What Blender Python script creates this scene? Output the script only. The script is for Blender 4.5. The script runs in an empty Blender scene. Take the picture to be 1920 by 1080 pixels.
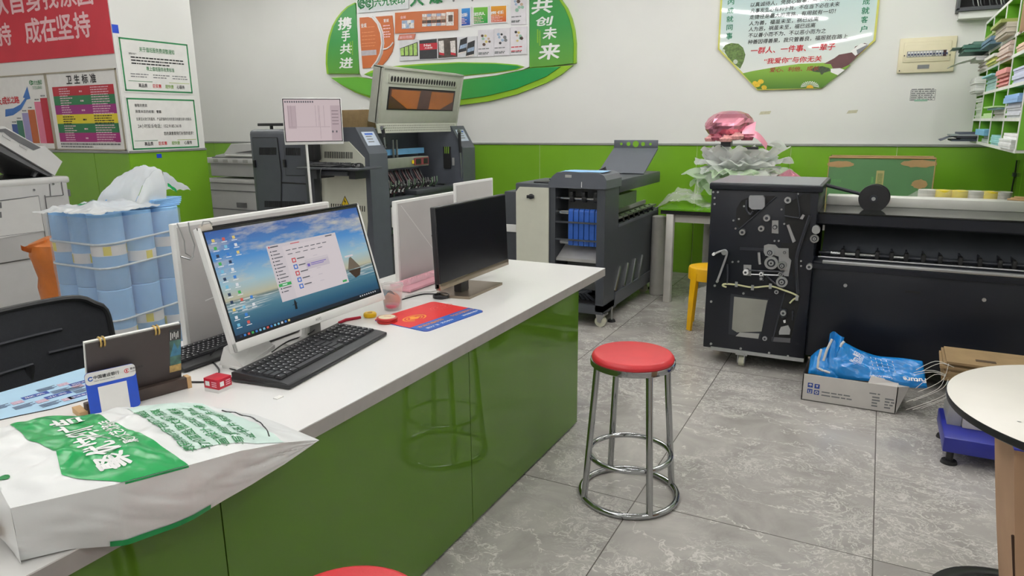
import bpy, bmesh, math, random
from math import sin, cos, pi, radians, sqrt, atan2, hypot
from mathutils import Vector, Matrix, noise as mnoise

# ------------------------------------------------------------------ camera
SC = bpy.context.scene
COL = SC.collection
CAM_H, CAM_F = 1.5, 1304.8
PITCH, ROLL, YAW = radians(13.27), radians(-0.558), radians(27.555)
cam_d = bpy.data.cameras.new('camera')
cam_d.lens = CAM_F * 36.0 / 1920.0
cam_d.sensor_width = 36.0
cam_d.clip_start = 0.02
cam = bpy.data.objects.new('camera', cam_d)
COL.objects.link(cam)
cam.matrix_world = (Matrix.Translation((0, 0, CAM_H)) @ Matrix.Rotation(YAW, 4, 'Z')
                    @ Matrix.Rotation(pi / 2 - PITCH, 4, 'X') @ Matrix.Rotation(ROLL, 4, 'Z'))
SC.camera = cam

# ------------------------------------------------------------------ world, exposure
w = bpy.data.worlds.new('world'); SC.world = w; w.use_nodes = True
w.node_tree.nodes['Background'].inputs['Color'].default_value = (0.9, 0.95, 1.0, 1)
w.node_tree.nodes['Background'].inputs['Strength'].default_value = 0.35
SC.view_settings.view_transform = 'Standard'
SC.view_settings.look = 'None'
SC.view_settings.gamma = 1.0
SC.view_settings.use_curve_mapping = False
SC.view_settings.exposure = 0.0
CEIL_Z = 3.35
TUBE_STRENGTH = 47.0
# ceiling tube lights (x, y, heading): built with their housings further down
TUBES = [(-7.6, 2.2, 0), (-7.4, 5.6, 0), (-5.0, 0.2, 0), (-5.0, 3.0, 0), (-5.4, 5.75, 0), (-3.5, -1.6, 0.6), (-2.9, 3.9, 0), (-2.9, 5.4, 0),
         (-2.25, 1.2, -2.52), (-1.45, 0.1, -2.52), (-1.3, 1.63, -0.99), (-0.4, 3.9, 0), (-0.2, 5.5, 0), (0.4, -1.5, -.57), (1.3, 1.9, 0), (-1.5, 5.0, 0), (0.45, 4.6, 0),  # last two on this row are unseen tubes added to brighten the right wall
         (-0.75, -3.9, -.57), (-1.45, -5.0, -.57), (-3.43, -4.16, .15)]
SC.cycles.max_bounces = 8
SC.cycles.transparent_max_bounces = 16
SC.cycles.sample_clamp_indirect = 6.0
SC.cycles.use_denoising = True

# ------------------------------------------------------------------ materials
def lin(c):
    if isinstance(c, str):
        c = [int(c[i:i + 2], 16) / 255 for i in (0, 2, 4)]
    elif max(c) > 1.001:
        c = [v / 255 for v in c]
    return tuple(v / 12.92 if v <= 0.04045 else ((v + 0.055) / 1.055) ** 2.4 for v in c)

MATS = {}
def mat(name, color=None, rough=0.5, metal=0.0, spec=0.5, var=0.06, vscale=14.0, bump=0.0, bscale=60.0, coat=0.0,
        alpha=1.0, trans=0.0, emit=0.0, sheen=0.0, sss=0.0):
    if name in MATS:
        return MATS[name]
    m = bpy.data.materials.new(name); m.use_nodes = True
    nt = m.node_tree; b = nt.nodes['Principled BSDF']
    c = lin(color)
    b.inputs['Roughness'].default_value = rough
    if emit: b.inputs['Specular IOR Level'].default_value = .3
    b.inputs['Metallic'].default_value = metal
    b.inputs['Specular IOR Level'].default_value = spec
    if coat: b.inputs['Coat Weight'].default_value = coat; b.inputs['Coat Roughness'].default_value = 0.05
    if alpha < 1: b.inputs['Alpha'].default_value = alpha
    if trans: b.inputs['Transmission Weight'].default_value = trans
    if sss: b.inputs['Subsurface Weight'].default_value = sss
    tc = nt.nodes.new('ShaderNodeTexCoord')
    if var > 0:
        n = nt.nodes.new('ShaderNodeTexNoise'); n.inputs['Scale'].default_value = vscale; n.inputs['Detail'].default_value = 4
        nt.links.new(tc.outputs['Object'], n.inputs['Vector'])
        r = nt.nodes.new('ShaderNodeMapRange')
        r.inputs['From Min'].default_value = 0.3; r.inputs['From Max'].default_value = 0.7
        r.inputs['To Min'].default_value = 1 - var; r.inputs['To Max'].default_value = 1 + var
        nt.links.new(n.outputs['Fac'], r.inputs['Value'])
        mx = nt.nodes.new('ShaderNodeVectorMath'); mx.operation = 'SCALE'
        mx.inputs[0].default_value = c
        nt.links.new(r.outputs['Result'], mx.inputs['Scale'])
        nt.links.new(mx.outputs['Vector'], b.inputs['Base Color'])
        if emit:
            nt.links.new(mx.outputs['Vector'], b.inputs['Emission Color'])
    else:
        b.inputs['Base Color'].default_value = (*c, 1) if not emit else (.012, .012, .014, 1)
        b.inputs['Emission Color'].default_value = (*c, 1)
    if emit:
        b.inputs['Emission Strength'].default_value = emit
    if bump > 0:
        n2 = nt.nodes.new('ShaderNodeTexNoise'); n2.inputs['Scale'].default_value = bscale; n2.inputs['Detail'].default_value = 5
        nt.links.new(tc.outputs['Object'], n2.inputs['Vector'])
        bp = nt.nodes.new('ShaderNodeBump'); bp.inputs['Strength'].default_value = bump; bp.inputs['Distance'].default_value = 0.01
        nt.links.new(n2.outputs['Fac'], bp.inputs['Height']); nt.links.new(bp.outputs['Normal'], b.inputs['Normal'])
    MATS[name] = m
    return m

def N(nt, kind, **kw):
    n = nt.nodes.new(kind)
    for k, v in kw.items():
        if k in n.inputs: n.inputs[k].default_value = v
        else: setattr(n, k, v)
    return n

def ramp(nt, stops, interp='LINEAR'):
    r = nt.nodes.new('ShaderNodeValToRGB'); cr = r.color_ramp; cr.interpolation = interp
    while len(cr.elements) < len(stops): cr.elements.new(0.5)
    for e, (p, c) in zip(cr.elements, stops):
        e.position = p; e.color = (*lin(c), 1)
    return r

# ------------------------------------------------------------------ mesh builder
class MB:
    def __init__(self):
        self.v, self.f, self.mi, self.sm, self.mats = [], [], [], [], []
        self.M = Matrix.Identity(4)
    def at(self, M): self.M = M; return self
    def slot(self, m):
        if m not in self.mats: self.mats.append(m)
        return self.mats.index(m)
    def add(self, vs, fs, m, smooth=False):
        o = len(self.v); s = self.slot(m)
        self.v += [self.M @ Vector(p) for p in vs]
        for f in fs:
            self.f.append([i + o for i in f]); self.mi.append(s); self.sm.append(smooth)
    def box(self, x0, x1, y0, y1, z0, z1, m, bev=0.0, seg=2):
        x0, x1 = min(x0, x1), max(x0, x1); y0, y1 = min(y0, y1), max(y0, y1); z0, z1 = min(z0, z1), max(z0, z1)
        vs = [(x, y, z) for z in (z0, z1) for y in (y0, y1) for x in (x0, x1)]
        fs = [(0, 2, 3, 1), (4, 5, 7, 6), (0, 1, 5, 4), (2, 6, 7, 3), (0, 4, 6, 2), (1, 3, 7, 5)]
        if bev <= 0:
            self.add(vs, fs, m); return self
        bm = bmesh.new(); bv = [bm.verts.new(p) for p in vs]
        for f in fs: bm.faces.new([bv[i] for i in f])
        bev = min(bev, 0.49 * min(x1 - x0, y1 - y0, z1 - z0))
        bmesh.ops.bevel(bm, geom=bm.edges[:], offset=bev, segments=seg, profile=0.5, affect='EDGES')
        self.from_bm(bm, m, True); return self
    def from_bm(self, bm, m, smooth=False):
        bm.verts.index_update()
        self.add([v.co.copy() for v in bm.verts], [[v.index for v in f.verts] for f in bm.faces], m, smooth)
        bm.free()
    def quad(self, a, b, c, d, m): self.add([a, b, c, d], [(0, 1, 2, 3)], m); return self
    def poly(self, pts, m): self.add(pts, [list(range(len(pts)))], m); return self
    def prism(self, pts, h0, h1, m, axis='z', mside=None):
        """polygon pts (u,v) extruded from h0 to h1 along an axis; u,v are the other two axes in order"""
        def P(u, v, h): return {'z': (u, v, h), 'y': (u, h, v), 'x': (h, u, v)}[axis]
        n = len(pts)
        lo = [P(u, v, h0) for u, v in pts]; hi = [P(u, v, h1) for u, v in pts]
        self.add(lo, [list(range(n))[::-1]], m); self.add(hi, [list(range(n))], m)
        self.add(lo + hi, [(i, (i + 1) % n, (i + 1) % n + n, i + n) for i in range(n)], mside or m)
        return self
    def cyl(self, p0, p1, r, m, seg=16, r1=None, cap=True):
        p0, p1 = Vector(p0), Vector(p1); r1 = r if r1 is None else r1
        d = (p1 - p0).normalized(); a = Vector((0, 0, 1)) if abs(d.z) < 0.9 else Vector((1, 0, 0))
        u = d.cross(a).normalized(); w_ = d.cross(u)
        A = [p0 + (u * cos(2 * pi * i / seg) + w_ * sin(2 * pi * i / seg)) * r for i in range(seg)]
        B = [p1 + (u * cos(2 * pi * i / seg) + w_ * sin(2 * pi * i / seg)) * r1 for i in range(seg)]
        self.add(A + B, [(i, (i + 1) % seg, (i + 1) % seg + seg, i + seg) for i in range(seg)], m, True)
        if cap:
            self.add(A, [list(range(seg))[::-1]], m); self.add(B, [list(range(seg))], m)
        return self
    def tube(self, pts, r, m, seg=8, closed=False):
        pts = [Vector(p) for p in pts]; n = len(pts); rings = []; prev = None
        for i, p in enumerate(pts):
            if closed: t = (pts[(i + 1) % n] - pts[i - 1]).normalized()
            else: t = (pts[min(i + 1, n - 1)] - pts[max(i - 1, 0)]).normalized()
            if prev is None:
                a = Vector((0, 0, 1)) if abs(t.z) < 0.9 else Vector((1, 0, 0)); u = t.cross(a).normalized()
            else:
                u = (prev - t * prev.dot(t)).normalized()
            prev = u; w_ = t.cross(u)
            rr = r[i] if isinstance(r, (list, tuple)) else r
            rings.append([p + (u * cos(2 * pi * k / seg) + w_ * sin(2 * pi * k / seg)) * rr for k in range(seg)])
        vs = [q for R in rings for q in R]; fs = []
        for i in range(n if closed else n - 1):
            j = (i + 1) % n
            for k in range(seg):
                fs.append((i * seg + k, i * seg + (k + 1) % seg, j * seg + (k + 1) % seg, j * seg + k))
        self.add(vs, fs, m, True)
        if not closed:
            self.add(rings[0], [list(range(seg))[::-1]], m); self.add(rings[-1], [list(range(seg))], m)
        return self
    def ring(self, c, R, r, m, seg=48, axis='z', seg2=8):
        pts = []
        for i in range(seg):
            a = 2 * pi * i / seg
            o = {'z': (R * cos(a), R * sin(a), 0), 'y': (R * cos(a), 0, R * sin(a)), 'x': (0, R * cos(a), R * sin(a))}[axis]
            pts.append(Vector(c) + Vector(o))
        return self.tube(pts, r, m, seg2, True)
    def lathe(self, prof, m, seg=32, c=(0, 0, 0), smooth=True, wob=None):
        vs, fs = [], []
        for j, (r, z) in enumerate(prof):
            for i in range(seg):
                a = 2 * pi * i / seg; k = wob(a, j) if wob else 1.0
                vs.append((c[0] + r * k * cos(a), c[1] + r * k * sin(a), c[2] + z))
        for j in range(len(prof) - 1):
            for i in range(seg):
                fs.append((j * seg + i, j * seg + (i + 1) % seg, (j + 1) * seg + (i + 1) % seg, (j + 1) * seg + i))
        if prof[0][0] > 1e-6: fs.append([i for i in range(seg)][::-1])
        if prof[-1][0] > 1e-6: fs.append([(len(prof) - 1) * seg + i for i in range(seg)])
        self.add(vs, fs, m, smooth); return self
    def disc(self, c, r, m, seg=24, ry=None, a0=0, a1=2 * pi):
        ry = ry or r
        full = abs(a1 - a0 - 2 * pi) < 1e-6
        n = seg if full else seg + 1
        pts = [(c[0] + r * cos(a0 + (a1 - a0) * i / seg), c[1] + ry * sin(a0 + (a1 - a0) * i / seg), c[2]) for i in range(n)]
        return self.poly(pts, m)
    def sheet(self, fn, nu, nv, m, smooth=True, thick=0.0):
        """surface fn(u,v)->point for u,v in 0..1"""
        vs = [fn(i / nu, j / nv) for j in range(nv + 1) for i in range(nu + 1)]
        fs = [(j * (nu + 1) + i, j * (nu + 1) + i + 1, (j + 1) * (nu + 1) + i + 1, (j + 1) * (nu + 1) + i) for j in range(nv) for i in range(nu)]
        if callable(m):
            for f in fs:
                j, i = divmod(f[0], nu + 1)
            groups = {}
            for f in fs:
                j, i = divmod(f[0], nu + 1)
                groups.setdefault(m((i + .5) / nu, (j + .5) / nv), []).append(f)
            o = len(self.v); self.v += [self.M @ Vector(p) for p in vs]
            for mm, ff in groups.items():
                s = self.slot(mm)
                for f in ff:
                    self.f.append([q + o for q in f]); self.mi.append(s); self.sm.append(smooth)
        else:
            self.add(vs, fs, m, smooth)
        return self
    def text(self, s, m, size=0.1, width=None, M=None, align='LEFT', bold=0.0, spacing=1.0, ext=0.0, map_fn=None, shear=0.0):
        """text in the XY plane of the current matrix (times M); width: stretch to this width"""
        vs, fs, wd = glyphs(s, align, 0.0, spacing, ext, shear)
        if not vs: return self
        if bold > 0:
            b_ = bold * .9; n0 = len(vs); V, Fc_ = [], []
            for q_, (ox, oy) in enumerate([(0, 0), (b_, 0), (-b_, 0), (0, b_), (0, -b_)]):
                V += [(x + ox, y + oy, z + .00002 * q_) for x, y, z in vs]; Fc_ += [[i + n0 * q_ for i in g] for g in fs]
            vs, fs = V, Fc_
        sx = size if width is None else width / max(wd, 1e-6)
        L = M or Matrix.Identity(4)
        if map_fn: self.add([map_fn(x * sx, y * size, z) for x, y, z in vs], fs, m)
        else: self.add([L @ Vector((x * sx, y * size, z)) for x, y, z in vs], fs, m)
        return self
    def build(self, name, parent=None, label=None, world=True, **props):
        me = bpy.data.meshes.new(name)
        vs = self.v
        if parent is not None and world:
            inv = world_of(parent).inverted(); vs = [inv @ p for p in vs]
        me.from_pydata([tuple(p) for p in vs], [], self.f)
        for m in self.mats: me.materials.append(m)
        me.polygons.foreach_set('material_index', self.mi)
        me.polygons.foreach_set('use_smooth', self.sm)
        me.update()
        if any(self.sm) and len(self.f) < 60000:
            bm = bmesh.new(); bm.from_mesh(me)
            bmesh.ops.remove_doubles(bm, verts=bm.verts[:], dist=1e-6)
            bm.to_mesh(me); bm.free()
            try: me.set_sharp_from_angle(angle=radians(40))
            except Exception: pass
        o = bpy.data.objects.new(name, me); COL.objects.link(o)
        if parent is not None: o.parent = parent
        if label: o['label'] = label
        for k, v in props.items(): o[k] = v
        return o

def world_of(o):
    M = o.matrix_basis.copy()
    while o.parent: o = o.parent; M = o.matrix_basis @ M
    return M

_GL = {}
def glyphs(s, align, bold, spacing, ext, shear=0.0):
    key = (s, align, bold, spacing, ext, shear)
    if key in _GL: return _GL[key]
    cu = bpy.data.curves.new('t', 'FONT'); cu.body = s; cu.size = 1.0; cu.align_x = align; cu.offset = bold
    cu.space_character = spacing; cu.resolution_u = 2; cu.extrude = ext; cu.shear = shear
    ob = bpy.data.objects.new('t', cu); COL.objects.link(ob)
    me = bpy.data.meshes.new_from_object(ob)
    vs = [tuple(v.co) for v in me.vertices]; fs = [list(p.vertices) for p in me.polygons]
    bpy.data.objects.remove(ob); bpy.data.curves.remove(cu); bpy.data.meshes.remove(me)
    if vs:
        x0, x1 = min(v[0] for v in vs), max(v[0] for v in vs)
        if align == 'LEFT': vs = [(x - x0, y, z) for x, y, z in vs]
        wd = x1 - x0
    else: wd = 0
    _GL[key] = (vs, fs, wd)
    return _GL[key]

def thing(name, label, cat, loc=(0, 0, 0), rotz=0.0, group=None):
    o = bpy.data.objects.new(name, None); COL.objects.link(o)
    o.location = loc; o.rotation_euler = (0, 0, rotz); o.empty_display_size = 0.05
    o['label'] = label; o['category'] = cat
    if group: o['group'] = group
    return o
def tag(o, label, cat, group=None):
    o['label'] = label; o['category'] = cat
    if group: o['group'] = group
    return o
def struct(o): o['kind'] = 'structure'; return o
def dup(root, loc, rotz=0.0, label=None, group=None):
    r = root.copy(); COL.objects.link(r); r.location = loc; r.rotation_euler = (0, 0, rotz)
    if label: r['label'] = label
    if group: r['group'] = group
    for ch in list(root.children):
        c = ch.copy(); COL.objects.link(c); c.parent = r
        for g in ch.children:
            d = g.copy(); COL.objects.link(d); d.parent = c
    return r

# survey helpers: where a sight line from the camera station meets a plane of the room
S_H, S_F, S_P, S_R, S_Y = 1.5, 1304.8, radians(13.27), radians(-0.558), radians(27.555)      # fixed survey station
def _ray(x, y):
    u = (x - 960) / S_F; v = -(y - 540) / S_F
    u, v = u * cos(S_R) - v * sin(S_R), u * sin(S_R) + v * cos(S_R)
    a = (u, cos(S_P) + v * sin(S_P), -sin(S_P) + v * cos(S_P))
    return (a[0] * cos(S_Y) - a[1] * sin(S_Y), a[0] * sin(S_Y) + a[1] * cos(S_Y), a[2])
def _pl(x, y, ax, c):
    d = _ray(x, y); o = (0, 0, S_H); t = (c - o[ax]) / d[ax]
    return Vector((d[0] * t, d[1] * t, S_H + d[2] * t))
def PX(x, y, c): return _pl(x, y, 0, c)
def PY(x, y, c): return _pl(x, y, 1, c)
def PZ(x, y, c): return _pl(x, y, 2, c)

def frame(o, xd, yd):
    x = Vector(xd).normalized(); z = x.cross(Vector(yd)).normalized(); y = z.cross(x)
    M = Matrix((x, y, z)).transposed().to_4x4(); M.translation = Vector(o); return M
def wall_frame(o): return frame(o, (1, 0, 0), (0, 0, 1))          # faces -Y, like the back wall
def side_frame(o): return frame(o, (0, 1, 0), (0, 0, 1))          # faces +X
def T(x=0, y=0, z=0): return Matrix.Translation((x, y, z))
def RZ(a): return Matrix.Rotation(a, 4, 'Z')
def RX(a): return Matrix.Rotation(a, 4, 'X')
def RY(a): return Matrix.Rotation(a, 4, 'Y')
def ns(x, y=0.0, z=0.0): return mnoise.noise(Vector((x, y, z)))
# ------------------------------------------------------------------ common materials
m_white = mat('white_paint', (233, 233, 230), 0.55, var=0.015, vscale=2, bump=0.03, bscale=150)
m_ceil = mat('ceiling_white', (225, 225, 222), 0.8, var=0.02)
m_green = mat('green_gloss_panel', (118, 168, 46), 0.16, var=0.03, vscale=3, spec=0.45)
m_green_desk = mat('desk_green_gloss', (84, 119, 36), 0.03, var=0.02, vscale=3, spec=0.45)
m_seam = mat('seam_pale', (190, 205, 150), 0.6)
m_trim = mat('trim_grey', (150, 152, 150), 0.4, metal=0.3)
m_black = mat('black_plastic', (30, 31, 34), 0.42, var=0.08)
m_blackg = mat('black_gloss', (16, 17, 21), 0.15, var=0.05)
m_dark = mat('dark_void', (14, 14, 16), 0.7)
m_chrome = mat('chrome', (176, 178, 180), 0.1, metal=1.0, var=0.03)
m_steel = mat('steel', (170, 172, 172), 0.3, metal=1.0, var=0.06)
m_silver = mat('silver_plastic', (178, 178, 176), 0.35, metal=0.4)
m_wht = mat('white_plastic', (228, 228, 226), 0.38, var=0.02)
m_paper = mat('white_paper', (236, 235, 232), 0.7, var=0.03)
m_grey = mat('machine_grey', (78, 82, 90), 0.42, var=0.05, bump=0.04, bscale=300)
m_grey2 = mat('machine_grey_dark', (58, 61, 67), 0.45, var=0.05)
m_beige = mat('machine_beige', (206, 207, 192), 0.45, var=0.02)
m_ink = mat('print_black', (28, 28, 30), 0.6, var=0)
m_inkgrey = mat('print_grey', (120, 122, 124), 0.6, var=0)
m_inkred = mat('print_red', (196, 40, 50), 0.6, var=0)
m_inkgreen = mat('print_green', (20, 120, 60), 0.6, var=0)
m_inkwhite = mat('print_white', (240, 240, 240), 0.6, var=0)
m_inkblue = mat('print_blue', (40, 90, 180), 0.6, var=0)
m_gold = mat('brass', (214, 180, 110), 0.28, metal=0.9)
m_card = mat('cardboard', (176, 140, 100), 0.8, var=0.08, vscale=9, bump=0.1, bscale=90)
m_rub = mat('rubber', (24, 24, 25), 0.75)

# floor: grey marble-look tiles
def floor_mat():
    m = bpy.data.materials.new('marble_tile_floor'); m.use_nodes = True; nt = m.node_tree; b = nt.nodes['Principled BSDF']
    tc = N(nt, 'ShaderNodeTexCoord')
    br = N(nt, 'ShaderNodeTexBrick', **{'Scale': 1.0, 'Mortar Size': 0.0022, 'Mortar Smooth': 0.0, 'Brick Width': 0.864, 'Row Height': 1.728})
    br.offset = 0.0; br.squash = 1.0
    br.inputs['Color1'].default_value = (0.0, 0, 0, 1); br.inputs['Color2'].default_value = (1, 1, 1, 1)
    mp = N(nt, 'ShaderNodeMapping'); mp.inputs['Location'].default_value = (0.747, -2.493 + 1.728 * 3, 0)
    nt.links.new(tc.outputs['Object'], mp.inputs['Vector']); nt.links.new(mp.outputs['Vector'], br.inputs['Vector'])
    # per-tile shift so that the veining breaks at the joints
    sh = N(nt, 'ShaderNodeVectorMath', operation='MULTIPLY'); sh.inputs[1].default_value = (3.0, 5.0, 7.0)
    nt.links.new(br.outputs['Color'], sh.inputs[0])
    ad = N(nt, 'ShaderNodeVectorMath', operation='ADD'); nt.links.new(tc.outputs['Object'], ad.inputs[0]); nt.links.new(sh.outputs['Vector'], ad.inputs[1])
    base = N(nt, 'ShaderNodeTexNoise', **{'Scale': 3.2, 'Detail': 8.0, 'Roughness': 0.62, 'Distortion': 0.8}); nt.links.new(ad.outputs['Vector'], base.inputs['Vector'])
    rb = ramp(nt, [(0.3, (150, 146, 142)), (0.5, (170, 166, 162)), (0.72, (187, 183, 178))]); nt.links.new(base.outputs['Fac'], rb.inputs['Fac'])
    # veins: thin ridges of warped noise
    wv = N(nt, 'ShaderNodeTexNoise', **{'Scale': 2.2, 'Detail': 5.0, 'Roughness': 0.6}); nt.links.new(ad.outputs['Vector'], wv.inputs['Vector'])
    wm = N(nt, 'ShaderNodeVectorMath', operation='SCALE'); wm.inputs['Scale'].default_value = 0.55; nt.links.new(wv.outputs['Color'], wm.inputs[0])
    wa = N(nt, 'ShaderNodeVectorMath', operation='ADD'); nt.links.new(ad.outputs['Vector'], wa.inputs[0]); nt.links.new(wm.outputs['Vector'], wa.inputs[1])
    def veins(scale, wdt, seedz, stretch):
        mpv = N(nt, 'ShaderNodeMapping'); mpv.inputs['Location'].default_value = (seedz, seedz * 2, seedz)
        mpv.inputs['Rotation'].default_value = (0, 0, 0.9); mpv.inputs['Scale'].default_value = (1, stretch, 1)
        nt.links.new(wa.outputs['Vector'], mpv.inputs['Vector'])
        n = N(nt, 'ShaderNodeTexNoise', **{'Scale': scale, 'Detail': 5.0, 'Roughness': 0.62}); nt.links.new(mpv.outputs['Vector'], n.inputs['Vector'])
        s = N(nt, 'ShaderNodeMath', operation='SUBTRACT'); s.inputs[1].default_value = 0.5; nt.links.new(n.outputs['Fac'], s.inputs[0])
        a = N(nt, 'ShaderNodeMath', operation='ABSOLUTE'); nt.links.new(s.outputs[0], a.inputs[0])
        r = N(nt, 'ShaderNodeMapRange'); r.inputs['From Min'].default_value = 0.0; r.inputs['From Max'].default_value = wdt
        r.inputs['To Min'].default_value = 1.0; r.inputs['To Max'].default_value = 0.0; nt.links.new(a.outputs[0], r.inputs['Value'])
        return r.outputs['Result']
    v1 = veins(1.7, 0.010, 1.3, 2.4); v2 = veins(4.6, 0.016, 7.7, 1.9); v3 = veins(10.0, 0.022, 3.1, 1.5)
    # veins only in patches
    pm = N(nt, 'ShaderNodeTexNoise', **{'Scale': 1.9, 'Detail': 2.0}); nt.links.new(ad.outputs['Vector'], pm.inputs['Vector'])
    pr = N(nt, 'ShaderNodeMapRange'); pr.inputs['From Min'].default_value = 0.44; pr.inputs['From Max'].default_value = 0.58; nt.links.new(pm.outputs['Fac'], pr.inputs['Value'])
    hm3 = N(nt, 'ShaderNodeMath', operation='MAXIMUM'); nt.links.new(v2, hm3.inputs[0]); nt.links.new(v3, hm3.inputs[1])
    h2 = N(nt, 'ShaderNodeMath', operation='MULTIPLY'); nt.links.new(hm3.outputs[0], h2.inputs[0]); nt.links.new(pr.outputs['Result'], h2.inputs[1])
    mxv = N(nt, 'ShaderNodeMath', operation='MAXIMUM'); nt.links.new(v1, mxv.inputs[0]); nt.links.new(h2.outputs[0], mxv.inputs[1])
    sc = N(nt, 'ShaderNodeMath', operation='MULTIPLY'); sc.inputs[1].default_value = 0.7; nt.links.new(mxv.outputs[0], sc.inputs[0])
    mix = N(nt, 'ShaderNodeMixRGB'); mix.inputs['Color2'].default_value = (*lin((230, 227, 222)), 1)
    nt.links.new(sc.outputs[0], mix.inputs['Fac']); nt.links.new(rb.outputs['Color'], mix.inputs['Color1'])
    g = N(nt, 'ShaderNodeMixRGB'); g.inputs['Color2'].default_value = (*lin((92, 88, 84)), 1)
    nt.links.new(br.outputs['Fac'], g.inputs['Fac']); nt.links.new(mix.outputs['Color'], g.inputs['Color1'])
    nt.links.new(g.outputs['Color'], b.inputs['Base Color'])
    b.inputs['Roughness'].default_value = 0.24; b.inputs['Specular IOR Level'].default_value = 0.4
    return m

XL, XR, XR2, YN, YB, YR = -9.6, 1.0, 2.6, -6.2, 7.0, 4.2
f = MB(); f.box(XL, XR2, YN, YB, -0.06, 0, floor_mat()); struct(f.build('floor'))
f = MB(); f.box(XL, XR2, YN, YB, CEIL_Z, CEIL_Z + 0.06, m_ceil); struct(f.build('ceiling'))
f = MB(); f.box(XL, XR + .1, YB, YB + 0.1, 0, CEIL_Z, m_white); struct(f.build('wall_back'))
f = MB(); f.box(XR, XR + .1, YR, YB, 0, CEIL_Z, m_white); struct(f.build('wall_right'))
f = MB(); f.box(XR + .1, XR2, YR, YR + .1, 0, CEIL_Z, m_white); f.box(XR2, XR2 + .1, YN, YR + .1, 0, CEIL_Z, m_white); struct(f.build('wall_right'))
f = MB(); f.box(XL - .1, XL, YN, YB, 0, CEIL_Z, m_white); struct(f.build('wall_left'))
f = MB(); f.box(XL, XR2, YN - .1, YN, 0, CEIL_Z, m_white); struct(f.build('wall_front'))
# wall stub carrying the posters (a pillar at its end)
PXc, PYf, PYb = -5.966, 4.044, 4.86
f = MB(); f.box(XL, PXc, PYf, PYb, 0, CEIL_Z, m_white); struct(f.build('wall_pillar'))
# green dado panels with pale seams
DZ = 1.275
def dado(name, panels, gap, fn):
    f = MB()
    for a, b in panels: fn(f, a, b, m_green)
    return struct(f.build(name))
xs = [XL, -8.39, -7.54, -6.69, -5.84, -4.99, -4.14, -3.29, -2.44, -1.59, -0.73, 0.13, XR]
f = MB(); f.box(XL, XR, YB - 0.008, YB, 0, DZ, m_seam)
for a, b in zip(xs[:-1], xs[1:]): f.box(a + .003, b - .003, YB - 0.014, YB - 0.008, 0, DZ, m_green, 0.001, 1)
struct(f.build('trim_1'))
f = MB(); f.box(XR - 0.008, XR, YR, YB - .014, 0, DZ, m_seam)
for a, b in zip([YR, 4.9, 5.75, 6.6], [4.9, 5.75, 6.6, YB - .014]): f.box(XR - 0.014, XR - .008, a + .003, b - .003, 0, DZ, m_green, 0.001, 1)
struct(f.build('trim_2'))
f = MB(); f.box(XL, PXc, PYf - .008, PYf, 0, DZ, m_seam)
pxs = [XL, -9.0, -8.15, -7.3, -6.45, PXc + .014]
for a, b in zip(pxs[:-1], pxs[1:]): f.box(a + .003, b - .003, PYf - .014, PYf - .008, 0, DZ, m_green, 0.001, 1)
f.box(PXc, PXc + .014, PYf - .008, PYb, 0, DZ, m_green)
struct(f.build('trim_3'))
f = MB()
f.box(XL, XR, YB - .024, YB, DZ, DZ + .022, m_trim, .004, 1); struct(f.build('trim_4'))
f = MB(); f.box(XR - .024, XR, YR, YB - .024, DZ, DZ + .022, m_trim, .004, 1); struct(f.build('trim_5'))
f = MB(); f.box(XL, PXc + .024, PYf - .024, PYf, DZ, DZ + .022, m_trim, .004, 1); f.box(PXc, PXc + .024, PYf, PYb, DZ, DZ + .022, m_trim, .004, 1); struct(f.build('trim_6'))

# ceiling tube lights
m_tube = bpy.data.materials.new('lit_tube'); m_tube.use_nodes = True
_b = m_tube.node_tree.nodes['Principled BSDF']; _b.inputs['Emission Color'].default_value = (1.0, 0.985, 0.96, 1)
_b.inputs['Emission Strength'].default_value = TUBE_STRENGTH; _b.inputs['Base Color'].default_value = (.9, .9, .9, 1)
L0 = None
for i, (x, y, hd) in enumerate(TUBES):
    if L0 is None:
        L0 = thing('ceiling_light', 'white batten tube light on the ceiling', 'light', (x, y, CEIL_Z - .09), hd, 'ceiling tube lights')
        f = MB(); f.box(-.05, .05, -.62, .62, .04, .09, m_wht, .004); f.build('housing', L0, world=False)
        f = MB()
        for sx in (-.028, .028): f.cyl((sx, -.6, .018), (sx, .6, .018), .014, m_tube, 10)
        f.build('tube', L0, world=False)
    else:
        dup(L0, (x, y, CEIL_Z - .09), hd)
# ------------------------------------------------------------------ desk
DX0, DX1, DY0, DY1, DT = -2.165, -1.235, -0.55, 3.44, 0.75
desk = thing('reception_desk', 'long green glossy desk with a white top and thick grey edge', 'desk', ((DX0 + DX1) / 2, 1.4, 0))
m_top = mat('desk_white_laminate', (236, 235, 233), 0.22, var=0.015, vscale=3)
m_edge = mat('desk_edge_grey', (168, 164, 160), 0.45, var=0.06, vscale=20)
f = MB(); f.box(DX0, DX1, DY0, DY1, DT - .003, DT, m_top); f.box(DX0, DX1, DY0, DY1, DT - .042, DT - .003, m_edge); f.build('desktop', desk)
for a, b in [(DY0 + .05, .949), (.951, 2.040), (2.042, 3.088)]:
    f = MB(); f.box(-1.262, -1.243, a + .0008, b - .0008, .012, DT - .042, m_green_desk); f.build('front_panel', desk)
f = MB(); f.box(-2.1, -1.262, 3.07, 3.09, .012, DT - .042, m_green_desk); f.build('end_panel', desk)
f = MB(); f.box(-2.1, -1.262, DY0 + .05, DY0 + .07, .012, DT - .042, m_green_desk); f.build('end_panel', desk)
f = MB(); f.box(-2.1, -1.27, DY0 + .08, 3.06, 0, .012, m_dark); f.build('plinth', desk)
f = MB(); f.box(-1.72, -1.70, DY0 + .08, 3.06, .012, DT - .042, m_green_desk); f.build('inner_panel', desk)

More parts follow.
